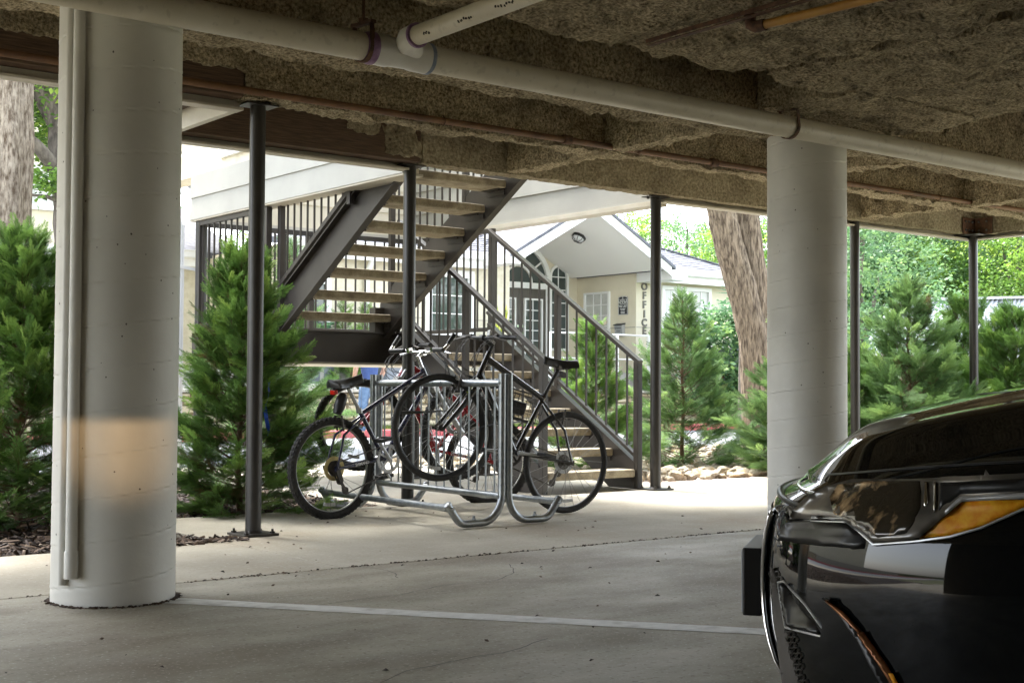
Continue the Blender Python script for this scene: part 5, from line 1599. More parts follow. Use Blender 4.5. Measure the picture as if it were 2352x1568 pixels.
far_tree(2460, 45, 330, 3.6, 'tall tree past the right edge of the frame', 91, n=16000)
far_tree(2160, 52, 330, 5.0, 'farthest tree in the right bay', 92, n=30000, mat='leaf')
far_tree(1975, 25, 430, 1.9, 'slim young tree in front of the metal roof, right of the thick column', 96, n=9000, size=.09, trunk=True)
far_tree(560, 46, 500, 3.5, 'yellow green tree behind the left office roof', 93, mat='leaf', n=9000)
far_tree(440, 48, 420, 4.0, 'tree between the apartment block and the office', 94, mat='leaf', n=9000)
far_tree(-250, 30, 250, 4.5, 'tree left of the apartment block, outside the frame', 95, mat='leaf', n=7000, size=.18)
# palm-like fan between the downspout and the leaning trunk
p = dp(1702, 705, 25)
t = empty('fan_palm', (p.x, p.y, .0), 0, 'fan palm with pale pointed leaves beside the office corner', 'palm')
MB().tube([(0, 0, 0), (.03, 0, p.z * .95)], [.07, .05], 8).build('trunk', MT['barkdark'], t)
q = random.Random(4)
for k in range(9):
    a = q.uniform(0, 6.28); e = q.uniform(-.2, 1.2); mm = MB()
    ax = Vector((math.cos(a) * math.cos(e), math.sin(a) * math.cos(e), math.sin(e))); sd = Vector((-math.sin(a), math.cos(a), 0)); up_ = ax.cross(sd)
    o0 = Vector((0.03, 0, p.z)) + ax * .25
    for j in range(13):
        g_ = R(-80 + j * 13.3)
        d_ = (ax * math.cos(g_) + sd * math.sin(g_)).normalized(); w_ = d_.cross(up_) * .012
        mm.add([o0, o0 + d_ * .28 + w_, o0 + d_ * .52 + Vector((0, 0, -.05)), o0 + d_ * .28 - w_], [(0, 1, 2, 3)])
    mm.bar((0.03, 0, p.z - .1), o0, .012, .012)
    mm.build('leaf', MT['hosta'], t)
# under-growth hedge that closes the view beneath the far trees
for i, (px, z, w, h) in enumerate(((1705, 30, 2.2, 2.6), (2000, 33, 5, 1.7), (2250, 36, 6, 2.0))):
    b = dp(px, 889, z); b.z = .3
    t = empty('hedge', b, 0, ('green hedge between the office corner and the leaning trunk', 'hedge left of the metal roofed shed', 'hedge behind the metal roofed shed')[i], 'hedge')
    leaves(t, [(0, 0, h * .5, w, 1.0, h * .5)], 9000, .12, 'leafcool', 100 + i, clump=.25)
    MB().tube([(0, 0, 0), (0, 0, h * .7)], .04, 6).build('stem', MT['barkdark'], t)
# ================================================================== bicycle rack
RX0, RY0, RY1 = 5.08, 6.565, 8.07
rk = empty('bicycle_rack', (RX0, RY0, 0), 0, 'galvanised steel bicycle rack with curved feet and upright bars', 'bike rack')
LR = RY1 - RY0
for (yy, nm) in ((0, 'near'), (LR, 'far')):
    for s in (-1, 1):
        pts = [(s * .027, yy, .945), (s * .027, yy, .30), (s * .027, yy, .20)]
        for k in range(1, 8):
            a = R(90 * k / 7); pts.append((s * (.027 + .15 * (1 - math.cos(a))), yy, .20 - .172 * math.sin(a)))
        pts.append((s * .30, yy, .027))
        for k in range(1, 6):
            a = R(52 * k / 5); pts.append((s * (.30 + .09 * math.sin(a)), yy, .027 + .09 * (1 - math.cos(a))))
        e = Vector(pts[-1]); pts.append(tuple(e + Vector((s * math.cos(R(52)), 0, math.sin(R(52)))) * .115))
        MB().tube(pts, .0235, 20).build('upright', MT['galv'], rk, smooth=True)
        e = Vector(pts[-1]); d_ = Vector((s * math.cos(R(52)), 0, math.sin(R(52))))
        MB().tube([e - d_ * .012, e + d_ * .002, e + d_ * .006], [.0265, .0265, .020], 20).build('end_cap', MT['galv'], rk, smooth=True)
        MB().tube([e + d_ * -.035 + Vector((0, -.02, 0)), e + d_ * -.035 + Vector((0, -.04, 0))], .010, 6).build('bolt', MT['galv'], rk)
        # outer foot rails, flattened where they bolt on
        if yy == 0:
            o_ = e - d_ * .03
            rr_ = MB().tube([(o_.x, .012, o_.z), (o_.x, .06, o_.z), (o_.x, .12, o_.z), (o_.x, LR - .12, o_.z), (o_.x, LR - .06, o_.z), (o_.x, LR - .012, o_.z)], [.026, .024, .021, .021, .024, .026], 16)
            rr_.build('foot_rail', MT['galv'], rk, smooth=True)
for z, r_ in ((.885, .0235), (.180, .0205)):
    MB().tube([(0, .024, z), (0, .07, z), (0, .14, z), (0, LR - .14, z), (0, LR - .07, z), (0, LR - .024, z)], [.017, .021, r_, r_, .021, .017], 16).build('rail', MT['galv'], rk, smooth=True)
    MB().tube([(-.04, 0, z), (-.056, 0, z)], .011, 6).build('bolt', MT['galv'], rk)
nb = 15
for k in range(nb):
    if k in (5, 11): continue
    y = .11 + (LR - .22) * k / (nb - 1)
    MB().tube([(0, y, .19), (0, y, .875)], .0062, 10).build('bar', MT['galv'], rk, smooth=True)
for s in (-1, 1):
    MB().tube([(s * .24, 0, .048), (s * .24, 0, .075)], .009, 8).lathe([(.016, .05), (.016, .058)], 6, c=(s * .24, 0, 0)).build('anchor_bolt', MT['galv'], rk)

# ================================================================== bicycles
def wheel(parent, x, r, tw, knobby, rim='rim', ns=28, discside=1, tyretext=None, z=0.0, reflect=R(250)):
    w = bpy.data.objects.new('wheel', None); COL.objects.link(w); w.parent = parent; w.location = (x, 0, z); w.empty_display_size = .05
    rc = r - tw
    m = MB()
    prof = [(rc + tw * math.cos(a) * 1.0, tw * .92 * math.sin(a)) for a in np.linspace(R(-150), R(150), 13)]
    n = 96
    m.lathe(prof, n, axis='Y')
    if knobby:
        q = random.Random(int(r * 1e4))
        nk = 62
        for i in range(nk):
            for (off, yy, rr_, sx, sy) in ((0, 0, r - .002, .020, .012), (.5, tw * .62, r - tw * .24, .016, .010), (.5, -tw * .62, r - tw * .24, .016, .010), (0, tw * .95, r - tw * .62, .018, .006), (0, -tw * .95, r - tw * .62, .018, .006)):
                a = 2 * math.pi * (i + off) / nk
                rot = Matrix.Rotation(-a, 3, 'Y')
                m.box(rot @ Vector((rr_, yy, 0)), (.009, sy, sx), rot)
    else:
        for i in range(120):
            for s in (-1, 1):
                a = 2 * math.pi * i / 120; rot = Matrix.Rotation(-a, 3, 'Y') @ Matrix.Rotation(s * .5, 3, 'X')
                m.box(rot @ Vector((r - .0035 - .0, 0, 0)) + Vector((0, s * tw * .45, 0)), (.004, .008, .004), rot)
    m.build('tyre', MT['rubber'], w, smooth=True)
    ri = rc - tw * .55
    m = MB().lathe([(rc - .0, -.012), (ri, -.012), (ri - .014, -.007), (ri - .016, 0), (ri - .014, .007), (ri, .012), (rc, .012)], 72, axis='Y')
    m.build('rim', MT[rim], w, smooth=True)
    MB().lathe([(.0, -.052), (.008, -.052), (.008, -.034), (.024, -.032), (.024, -.027), (.013, -.022), (.011, 0), (.013, .022), (.024, .027), (.024, .032), (.008, .034), (.008, .052), (0, .052)], 20, axis='Y').build('hub', MT['chrome' if rim == 'rim' else 'darkmetal'], w, smooth=True)
    sm = None
    for i in range(ns):
        s = 1 if i % 2 else -1
        a = 2 * math.pi * i / ns
        if sm is None: sm = {}
        key = (s, (i // 2) % 2)
        if key not in sm:
            da = R(58) * (1 if key[1] else -1)
            p0 = Vector((.023 * math.cos(da), s * .029, .023 * math.sin(da))); p1 = Vector((ri - .012, s * .004, 0))
            sm[key] = MB().bar(p0, p1, .0019, .0019).mesh('spoke'); sm[key].materials.append(MT['spoke'])
        o = bpy.data.objects.new('spoke', sm[key]); COL.objects.link(o); o.parent = w; o.rotation_euler = (0, -a, 0)
    if reflect is not None:
        rot = Matrix.Rotation(-reflect, 3, 'Y'); k = ri - .055
        m = MB(); 
        for j in range(5):
            a = reflect + (j - 2) * .07
            rt = Matrix.Rotation(-a, 3, 'Y')
            m.box(rt @ Vector((k, 0, 0)), (.022, .012, .021), rt)
        m.build('reflector', MT['reflector'], w)
    if tyretext:
        txt, a0_, side = tyretext
        for i, ch in enumerate(txt):
            a = a0_ - side * (i * .024) * .30 / r
            if ch == ' ': continue
            o = link('lettering', text_mesh(ch, .024, .0004, .0006), MT['print'], w)
            rr_ = rc + tw * .34
            X = Vector((math.sin(a), 0, -math.cos(a))) * side
            Y = Vector((math.cos(a), 0, math.sin(a)))
            Z = X.cross(Y)
            pos = Vector((rr_ * math.cos(a), Z.y * tw * .93, rr_ * math.sin(a)))
            o.matrix_local = Matrix(((X.x, Y.x, Z.x, pos.x), (X.y, Y.y, Z.y, pos.y), (X.z, Y.z, Z.z, pos.z), (0, 0, 0, 1)))
    return w

def bike(rear, front, label, paint, o):
    """rear, front: axle places; the bike's own frame has X forward, Y left, Z up, origin at the rear axle"""
    X = (front - rear); wb = X.length; X.normalize()
    Y = Vector((0, 0, 1)).cross(X).normalized()
    Y = (Y + Vector((0, 0, 1)) * math.tan(R(o.get('lean', 0)))).normalized()
    Z = X.cross(Y).normalized()
    t = empty('bicycle', (0, 0, 0), 0, label, 'bicycle', 'bicycles parked at the galvanised rack')
    t.matrix_world = Matrix(((X.x, Y.x, Z.x, rear.x), (X.y, Y.y, Z.y, rear.y), (X.z, Y.z, Z.z, rear.z), (0, 0, 0, 1)))
    r = o['r']; pm = MT[paint]
    bb = Vector((.425, 0, o.get('bbz', -.03)))
    st_ = Vector(o.get('st', (.255, 0, .40))); hb = Vector(o.get('hb', (wb - .185, 0, .36))); ht = Vector(o.get('ht', (wb - .225, 0, .49)))
    fr = MB()
    q = o.get('tube', .018)
    fr.tube([bb, st_], .0155, 14); fr.tube([ht + (hb - ht) * 1.02, ht - (hb - ht) * .06], .0195, 16)
    fr.tube([bb, hb + (ht - hb) * .12], [q * 1.05, q * 1.2], 16)
    fr.tube([st_ - (st_ - bb).normalized() * .03, ht + (hb - ht) * .2], [q * .85, q], 16)
    for s in (-1, 1):
        fr.tube([bb + Vector((-.02, s * .025, 0)), (.16, s * .048, bb.z * .5), (0, s * .066, 0)], [.012, .010, .008], 10)
        fr.tube([st_ - (st_ - bb).normalized() * .05 + Vector((0, s * .016, 0)), (.10, s * .05, .20), (0, s * .066, .004)], [.009, .009, .0075], 10)
        fr.box((-.004, s * .066, 0), (.035, .006, .035))
    fr.tube([bb + Vector((0, -.036, 0)), bb + Vector((0, .036, 0))], .021, 16)
    fr.build('frame', pm, t, smooth=True)
    # fork
    ax = Vector((wb, 0, 0)); hd = (hb - ht).normalized()
    fk = MB(); crown = hb + hd * .03
    fcol = MT[o.get('fork', paint)]
    perp = Vector((1, 0, 0)); 
    if o.get('susp'):
        fk.box(crown, (.045, .145, .035), Matrix.Rotation(math.atan2(-hd.x, -hd.z), 3, 'Y'))
        fk2 = MB()
        for s in (-1, 1):
            a = crown + Vector((0, s * .058, 0)); b_ = ax + Vector((-.012, s * .058, .0))
            fk.tube([a - hd * .02, a.lerp(b_, .52)], .0145, 14)
            fk2.tube([a.lerp(b_, .46), a.lerp(b_, .95), b_ + Vector((.012, 0, 0))], [.021, .019, .014], 14)
        if o.get('dual'):
            up_ = ht - hd * .03
            fk.box(up_, (.05, .145, .03), Matrix.Rotation(math.atan2(-hd.x, -hd.z), 3, 'Y'))
            for s in (-1, 1): fk.tube([up_ + Vector((0, s * .058, 0)) - hd * .02, crown + Vector((0, s * .058, 0))], .0145, 12)
        arch = []
        a = crown.lerp(ax, .50)
        for k in range(9):
            g_ = math.pi * k / 8; arch.append(a + Vector((-.01, .058 * math.cos(g_), .05 * math.sin(g_))))
        fk2.tube(arch, .009, 8)
        fk.build('fork', MT[o.get('susp')], t, smooth=True); fk2.build('fork_slider', MT[o.get('slider', 'silver')], t, smooth=True)
        if o.get('boot'):
            for s in (-1, 1):
                a = crown + Vector((0, s * .058, 0)); b_ = ax + Vector((-.012, s * .058, .0)); bo = MB(); pts = [a.lerp(b_, .04 + .38 * k / 24) for k in range(25)]
                bo.tube(pts, [.023 if k % 2 else .018 for k in range(25)], 12); bo.build('fork_boot', MT['black'], t, smooth=True)
    else:
        for s in (-1, 1):
            a = crown + Vector((0, s * .048, 0)); b_ = ax + Vector((-.0, s * .055, 0))
            fk.tube([crown + Vector((0, s * .008, .012)), a, a.lerp(b_, .5) + Vector((-.012, 0, 0)), b_], [.020, .021, .018, .012], 14)
        fk.build('fork', fcol, t, smooth=True)
    # steering: stem, bar, grips, levers
    turn = Matrix.Rotation(R(o.get('turn', 0)), 3, 'Z')
    sb = ht - hd * .03; rise = o.get('rise', .07); reach = o.get('reach', .07)
    bc = sb - hd * rise + Vector((reach, 0, .015))
    MB().tube([ht, sb, sb - hd * rise], .0145, 12).tube([sb - hd * (rise - .012), bc], .014, 12).tube([bc + Vector((0, -.025, 0)), bc + Vector((0, .025, 0))], .021, 14).build('stem', MT[o.get('stem', 'black')], t, smooth=True)
    hbm = bpy.data.objects.new('handlebar', None)
    wd = o.get('bw', .30); br_ = o.get('barrise', .02)
    pts = [turn @ Vector(p) for p in ((-.05, -wd, br_ + .005), (-.02, -wd * .62, br_), (0, -.09, .004), (0, -.03, 0), (0, .03, 0), (0, .09, .004), (-.02, wd * .62, br_), (-.05, wd, br_ + .005))]
    m = MB().tube([bc + p for p in pts], .0115, 12)
    hbm = m.build('handlebar', MT[o.get('bar', 'black')], t, smooth=True)
    for s in (-1, 1):
        e = bc + turn @ Vector((-.052, s * (wd + .004), br_ + .005)); i_ = bc + turn @ Vector((-.031, s * (wd - .125), br_ + .002))
        gr = MB(); n_ = 16; gp_ = [i_.lerp(e, k / n_) for k in range(n_ + 1)]
        gr.tube(gp_, [.0165 + (.0012 if k % 2 else 0) for k in range(n_ + 1)], 14); gr.build('grip', MT['black'], hbm, smooth=True)
        b0_ = bc + turn @ Vector((-.01, s * (wd - .16), br_))
        lv = MB().tube([b0_, b0_ + turn @ Vector((.035, s * .01, -.012)), b0_ + turn @ Vector((.045, s * .10, -.03)), b0_ + turn @ Vector((.03, s * .15, -.035))], [.008, .007, .006, .006], 8)
        lv.box(b0_, (.03, .03, .03)); lv.build('brake_lever', MT[o.get('lever', 'darkmetal')], hbm, smooth=True)
        if o.get('barends'):
            be = MB().tube([e, e + Vector((.03, s * .006, .02)), e + Vector((.10, s * .008, .07)), e + Vector((.105, s * .008, .085))], [.013, .013, .0125, .012], 12)
            be.build('bar_end', MT['chrome'], hbm, smooth=True)
            be = MB().tube([e + Vector((.04, s * .006, .03)), e + Vector((.105, s * .008, .085))], .0165, 12); be.build('bar_end_grip', MT['black'], hbm, smooth=True)
    cb = MB(); qq = random.Random(int(wb * 1e5))
    for k in range(5):
        s = 1 if k % 2 else -1
        a = bc + turn @ Vector((0.02, s * (.10 + .03 * k / 2), .0)); b_ = hb + Vector((.01, s * .02, .02 - .04 * (k // 2)))
        pts = []
        for j in range(13):
            f_ = j / 12; p = a.lerp(b_, f_); p += Vector((.11 + .03 * qq.random(), s * .03, .0)) * math.sin(math.pi * f_) * (.6 + .4 * qq.random()) + Vector((0, 0, -.06 * math.sin(math.pi * f_)))
            pts.append(p)
        sm_ = [pts[0]] + [(pts[i - 1] + pts[i] * 2 + pts[i + 1]) / 4 for i in range(1, 12)] + [pts[-1]]
        cb.tube(sm_, .0026, 6)
    cb.build('cables', MT['black'], t, smooth=True)
    # saddle and post
    sd = (st_ - bb).normalized(); sph = o.get('sph', .16)
    sc_ = st_ + sd * sph
    MB().tube([st_, sc_], .0135, 12).lathe([(.020, 0), (.020, .03)], 14, c=(st_.x, 0, st_.z - .02)).build('seat_post', MT[o.get('post', 'black')], t, smooth=True)
    V, F = [], []
    nx, ny = 22, 13
    tilt = R(o.get('stilt', 0))
    for i in range(nx):
        f_ = i / (nx - 1); x = -.14 + .27 * f_
        hw = (.020 + .058 * (1 - min(1, max(0, (f_ - .12) / .5))) ** 1.4) * (math.sin(min(1, f_ / .12) * math.pi / 2) ** .6) * (math.sqrt(max(0, 1 - max(0, (f_ - .93) / .07) ** 2)) * .7 + .3 if f_ > .93 else 1)
        for j in range(ny):
            a = math.pi * (j / (ny - 1))
            y = -hw * math.cos(a); z = .040 * math.sin(a) ** .6 + .028 * (1 - f_) ** 2 * 1.0 - .008 * math.sin(f_ * math.pi) + (-.018 * abs(math.cos(a)) ** 3)
            xx, zz_ = x * math.cos(tilt) - z * math.sin(tilt), x * math.sin(tilt) + z * math.cos(tilt)
            V.append((sc_.x + xx, y, sc_.z + .022 + zz_))
    for i in range(nx - 1):
        for j in range(ny - 1):
            F.append((i * ny + j, i * ny + j + 1, (i + 1) * ny + j + 1, (i + 1) * ny + j))
        F.append((i * ny, (i + 1) * ny, (i + 1) * ny + ny - 1, i * ny + ny - 1))
    F.append(tuple(range(ny))); F.append(tuple((nx - 1) * ny + j for j in range(ny))[::-1])
    mm = MB(); mm.add(V, F); sa = mm.build('saddle', MT['leather'], t, smooth=True)
    rl_ = MB()
    for s in (-1, 1): rl_.tube([(sc_.x - .10, s * .02, sc_.z + .03), (sc_.x - .05, s * .021, sc_.z + .004), (sc_.x + .05, s * .02, sc_.z + .004), (sc_.x + .10, s * .012, sc_.z + .03)], .0035, 6)
    rl_.box((sc_.x, 0, sc_.z + .004), (.04, .055, .022)); rl_.build('saddle_rails', MT['darkmetal'], t, smooth=True)
    # drivetrain on the right side (-Y)
    side = -1
    cr_ = MB().lathe([(.074, side * .052 - .002), (.092, side * .052 - .002), (.092, side * .052 + .002), (.074, side * .052 + .002), (.074, side * .052 - .002)], 44, c=tuple(bb), axis='Y')
    for k in range(44):
        a = 2 * math.pi * k / 44; rot = Matrix.Rotation(-a, 3, 'Y'); cr_.box(bb + rot @ Vector((.094, side * .052, 0)), (.007, .003, .006), rot)
    for k in range(5):
        a = 2 * math.pi * k / 5; rot = Matrix.Rotation(-a, 3, 'Y'); cr_.box(bb + rot @ Vector((.045, side * .056, 0)), (.09, .006, .014), rot)
    co = cr_.build('chainring', MT[o.get('ring', 'darkmetal')], t, smooth=True)
    ca = R(o.get('crank', 20))
    for s in (-1, 1):
        dr_ = Vector((math.cos(ca), 0, math.sin(ca))) * (1 if s < 0 else -1)
        a = bb + Vector((0, s * .066, 0)); e = a + dr_ * .17 + Vector((0, s * .012, 0))
        MB().tube([a - dr_ * .012, a + dr_ * .02, e, e + dr_ * .010], [.014, .012, .009, .010], 10).build('crank_arm', MT[o.get('arm', 'silver')], t, smooth=True)
        pc = e + Vector((0, s * .055, 0)); pd = MB()
        pd.tube([e, pc + Vector((0, s * .045, 0))], .007, 8)
        for (dx_, dy_, sx_, sy_) in ((.042, 0, .014, .09), (-.042, 0, .014, .09), (0, .042, .09, .012), (0, -.042, .09, .012)):
            pd.box(pc + Vector((dx_, dy_, 0)), (sx_, sy_, .024))
        pd.build('pedal', MT['black'], t, bevel=.002)
    ca_ = MB()
    for k in range(7):
        rr_ = .052 - k * .0042
        ca_.lathe([(.018, side * (.030 + k * .004)), (rr_, side * (.030 + k * .004)), (rr_, side * (.032 + k * .004)), (.018, side * (.032 + k * .004))], 26, axis='Y')
    ca_.build('cassette', MT['darkmetal'], t, smooth=True)
    if o.get('disc'):
        MB().lathe([(.052, side * .027), (.080, side * .027), (.080, side * .0285), (.052, side * .0285), (.052, side * .027)], 36, axis='Y').build('spoke_guard', MT[o['disc']], t, smooth=True)
    dl = Vector((.012, side * .050, -.085)); dl2 = Vector((.045, side * .050, -.155))
    d_ = MB().lathe([(0, dl.y - .005), (.024, dl.y - .005), (.024, dl.y + .005), (0, dl.y + .005)], 11, c=(dl.x, 0, dl.z), axis='Y').lathe([(0, dl.y - .005), (.024, dl.y - .005), (.024, dl.y + .005), (0, dl.y + .005)], 11, c=(dl2.x, 0, dl2.z), axis='Y')
    d_.bar(dl + Vector((0, side * .008, 0)), dl2 + Vector((0, side * .008, 0)), .02, .004, up=(0, 1, 0)).bar((0, side * .062, -.01), dl + Vector((0, side * .018, 0)), .03, .018, up=(0, 1, 0))
    d_.build('derailleur', MT['darkmetal' if paint != 'bikeblack' else 'darkmetal'], t, smooth=True)
    # chain
    ch = MB(); P = []
    yc = side * .050
    top0, top1 = Vector((0, yc, .036)), bb + Vector((0, yc - bb.y, .092))
    for k in range(31): P.append(top0.lerp(top1, k / 30))
    for k in range(1, 20): a = R(90 - 180 * k / 20); P.append(bb + Vector((.092 * math.cos(a), yc, .092 * math.sin(a))))
    b0_ = bb + Vector((0, yc, -.092)); 
    for k in range(26): P.append(b0_.lerp(dl2 + Vector((0, 0, -.024)), k / 25))
    P.append(dl2 + Vector((-.024, 0, 0))); P.append(dl + Vector((.024, 0, .0))); P.append(dl + Vector((-.02, 0, .01))); P.append(Vector((-.034, yc, 0)))
    for k in range(len(P) - 1):
        a, b_ = P[k], P[k + 1]; L = (b_ - a).length
        n_ = max(1, int(L / .0135))
        for j in range(n_):
            p = a.lerp(b_, (j + .5) / n_)
            dd_ = (b_ - a).normalized(); ang_ = math.atan2(-dd_.z, dd_.x)
            ch.box(p, (.0115, .006, .008), Matrix.Rotation(ang_, 3, 'Y'))
            ch.box(p + dd_ * .0065, (.006, .003, .005), Matrix.Rotation(ang_, 3, 'Y'))
    ch.build('chain', MT['darkmetal'], t)
    # brakes
    for (bx_, ang_) in ((0, R(66)), (wb, R(100))):
        rc = r - .01; p = Vector((bx_, 0, 0)) + Vector((math.cos(ang_), 0, math.sin(ang_))) * (r - .055)
        b_ = MB()
        for s in (-1, 1):
            b_.box(p + Vector((0, s * .026, 0)), (.05, .010, .014)); b_.tube([p + Vector((0, s * .036, -.03)), p + Vector((0, s * .038, .075))], .007, 8)
        b_.tube([p + Vector((0, -.038, .07)), p + Vector((0, .038, .07))], .003, 6)
        b_.build('brake', MT['darkmetal'], t, smooth=True)
    wheel(t, 0, r, o['tw'], o['knob'], rim=o.get('rim', 'rim'), reflect=o.get('refr', R(255)))
    fwz = None
    w2 = wheel(t, wb, r, o['tw'], o['knob'], rim=o.get('rim', 'rim'), tyretext=o.get('tt'), reflect=o.get('reff', R(265)))
    for (s_, size, a, b_, off, col, sidey) in o.get('text', ()):
        a, b_ = Vector(a), Vector(b_)
        d3 = (b_ - a).normalized() * (1 if sidey < 0 else -1); yv = Vector((0, sidey, 0)); up3 = yv.cross(d3)
        c_ = a.lerp(b_, .5) + yv * off
        oo = link('lettering', text_mesh(s_, size, .0004, .0004), MT[col], t)
        oo.matrix_local = Matrix(((d3.x, up3.x, yv.x, c_.x), (d3.y, up3.y, yv.y, c_.y), (d3.z, up3.z, yv.z, c_.z), (0, 0, 0, 1)))
    return t, dict(bb=bb, st=st_, hb=hb, ht=ht, sc=sc_, bc=bc, wb=wb)

# navy mountain bike, facing right, front wheel lifted on the rack: its right side faces the camera
ra = dp(762, 1075, 8.66); fa = dp(1052, 993, 9.40)
tA, gA = bike(ra, fa, 'navy blue mountain bike with knobby tyres nearest the left end of the rack', 'bikeblue',
    dict(r=.333, tw=.027, knob=True, susp='silver', slider='silver', rise=.07, reach=.05, stem='chrome', bar='chrome', barends=True, bw=.29, ring='silver', arm='silver', disc='gold', sph=.175, crank=118, st=(.285, 0, .33), hb=(.90, 0, .38), ht=(.865, 0, .50), lever='chrome', stilt=4, post='silver',
         text=(('SHIMANO', .026, (.10, -.060, -.005), (.30, -.045, -.018), .012, 'print', -1), ('Rublejo', .030, (.47, -.0, .02), (.62, 0, .155), .021, 'print', -1))))
# seat bag and rear light on it
bg_ = MB().lathe([(0, -.085), (.028, -.08), (.038, -.03), (.036, .03), (.022, .06), (0, .065)], 14, c=(0, 0, 0))
o = bg_.build('saddle_bag', MT['leather'], tA, smooth=True); o.location = (gA['sc'].x - .075, 0, gA['sc'].z - .085); o.rotation_euler = (0, R(32), 0)
MB().box((gA['sc'].x - .115, 0, gA['sc'].z - .01), (.03, .05, .03)).build('rear_reflector', MT['redlens'], tA, bevel=.004)
# red mountain bike with dual crown fork, facing left: behind the rack
rb_ = dp(1122, 1058, 9.95); fb = dp(826, 975, 9.62)
tB, gB = bike(rb_, fb, 'red mountain bike with silver dual crown fork and black rear basket, behind the others', 'bikered',
    dict(r=.333, tw=.028, knob=True, susp='silver', slider='bikered', dual=True, boot=True, tube=.026, rise=.06, reach=.04, stem='black', bar='black', bw=.30, sph=.17, hb=(.83, 0, .42), ht=(.795, 0, .545), st=(.26, 0, .36), crank=70,
         text=(('SCHWINN', .034, (.14, .05, -.012), (.34, .045, -.02), .012, 'print', 1), ('Z SUNTOUR', .022, (.86, .060, .20), (.935, .060, .08), .021, 'print', 1))))
bk_ = bpy.data.objects.new('basket', None)
bm_ = MB(); x0, x1, y0, y1, z0, z1 = -.26, .12, -.14, .14, .36, .56
for z in (z0, z0 + .07, z0 + .14, z1):
    bm_.tube([(x0, y0, z), (x1, y0, z), (x1, y1, z), (x0, y1, z)], .006 if z == z1 else .003, 6, closed=True)
for k in range(12):
    x = x0 + (x1 - x0) * k / 11
    bm_.bar((x, y0, z0), (x, y0, z1), .003, .003).bar((x, y1, z0), (x, y1, z1), .003, .003).bar((x, y0, z0), (x, y1, z0), .003, .003)
for k in range(8):
    y = y0 + (y1 - y0) * k / 7
    bm_.bar((x0, y, z0), (x0, y, z1), .003, .003).bar((x1, y, z0), (x1, y, z1), .003, .003).bar((x0, y, z0), (x1, y, z0), .003, .003)
bm_.tube([(x0 + .05, .07, z0), (0, .075, .01)], .005, 6).tube([(x0 + .05, -.07, z0), (0, -.075, .01)], .005, 6)
bm_.build('basket', MT['black'], tB)
MB().box((-.05, 0, .44), (.2, .22, .10)).build('basket_liner', MT['leather'], tB, bevel=.02)
# black hybrid, facing left, its left side towards the camera
rd = dp(1300, 1061, 9.08); fd = dp(1010, 981, 8.55)
tD, gD = bike(rd, fd, 'black hybrid bike with slick tyres, front wheel hung over the near end of the rack', 'bikeblack',
    dict(r=.347, tw=.019, knob=False, rim='rimdark', rise=.045, reach=.09, bw=.30, sph=.215, tube=.0225, st=(.285, 0, .40), hb=(.825, 0, .385), ht=(.785, 0, .555), crank=-8, disc='reflector', turn=6, stilt=-3, barrise=.012,
         tt=('GIANT', R(96), -1),
         text=(('GIANT', .026, (.84, 0, .66), (.76, 0, .63), .017, 'print', 1), ('ESCAPE', .020, (.93, .05, .24), (.88, .048, .33), .0165, 'printyellow', 1), ('GIANT', .034, (.50, 0, .06), (.70, 0, .26), .021, 'print', 1), ('LX', .02, (.39, 0, .16), (.36, 0, .24), .0165, 'printyellow', 1))))
sc_ = gD['sc']
MB().box((sc_.x - .035, 0, sc_.z - .035), (.045, .055, .04)).build('rear_reflector', MT['black'], tD, bevel=.005)
p = gD['bc']; MB().box((p.x, .07, p.z + .032), (.012, .035, .038)).build('bell', MT['reflector'], tD, bevel=.003)
# cable lock from the rack to the black bike
lk = MB(); a = dp(1625 * .2563 * 0 + 1060, 942, 8.5)
c_ = [dp(912 + 0, 948, 8.55), dp(938, 947, 8.55), dp(975, 946, 8.6), dp(1010, 943, 8.75), dp(1050, 944, 8.9)]
lk.tube(c_, [.012, .013, .007, .006, .006], 10)
lk.tube([dp(1092, 987, 8.75), dp(1110, 979, 8.7), dp(1150, 972, 8.6), dp(1195, 968, 8.8)], .006, 8)
o = lk.build('cable_lock', MT['black'], None, smooth=True)
tag(o, 'black cable lock threaded through the wheel of the black hybrid bike', 'bike lock')

# ================================================================== man in the road, mostly hidden
def skin(name, nodes, edges, mat, parent, sub=2, root=0):
    me = bpy.data.meshes.new(name)
    me.from_pydata([n[0] for n in nodes], edges, [])
    o = bpy.data.objects.new(name, me); COL.objects.link(o)
    sk = o.modifiers.new('skin', 'SKIN'); sk.use_smooth_shade = True
    for v, n in zip(me.skin_vertices[0].data, nodes):
        r_ = n[1]; v.radius = r_ if isinstance(r_, tuple) else (r_, r_)
    me.skin_vertices[0].data[root].use_root = True
    ss = o.modifiers.new('sub', 'SUBSURF'); ss.levels = sub; ss.render_levels = sub
    dg = bpy.context.evaluated_depsgraph_get()
    m2 = bpy.data.meshes.new_from_object(o.evaluated_get(dg))
    bpy.data.objects.remove(o)
    m2.materials.clear()
    return link(name, m2, mat, parent, smooth=True)
pg = dp(849, 889, 22.4)
pr = empty('person', (pg.x, pg.y, -.03), R(75), 'person in a blue t-shirt and jeans standing in the road beyond the stair landing', 'person')
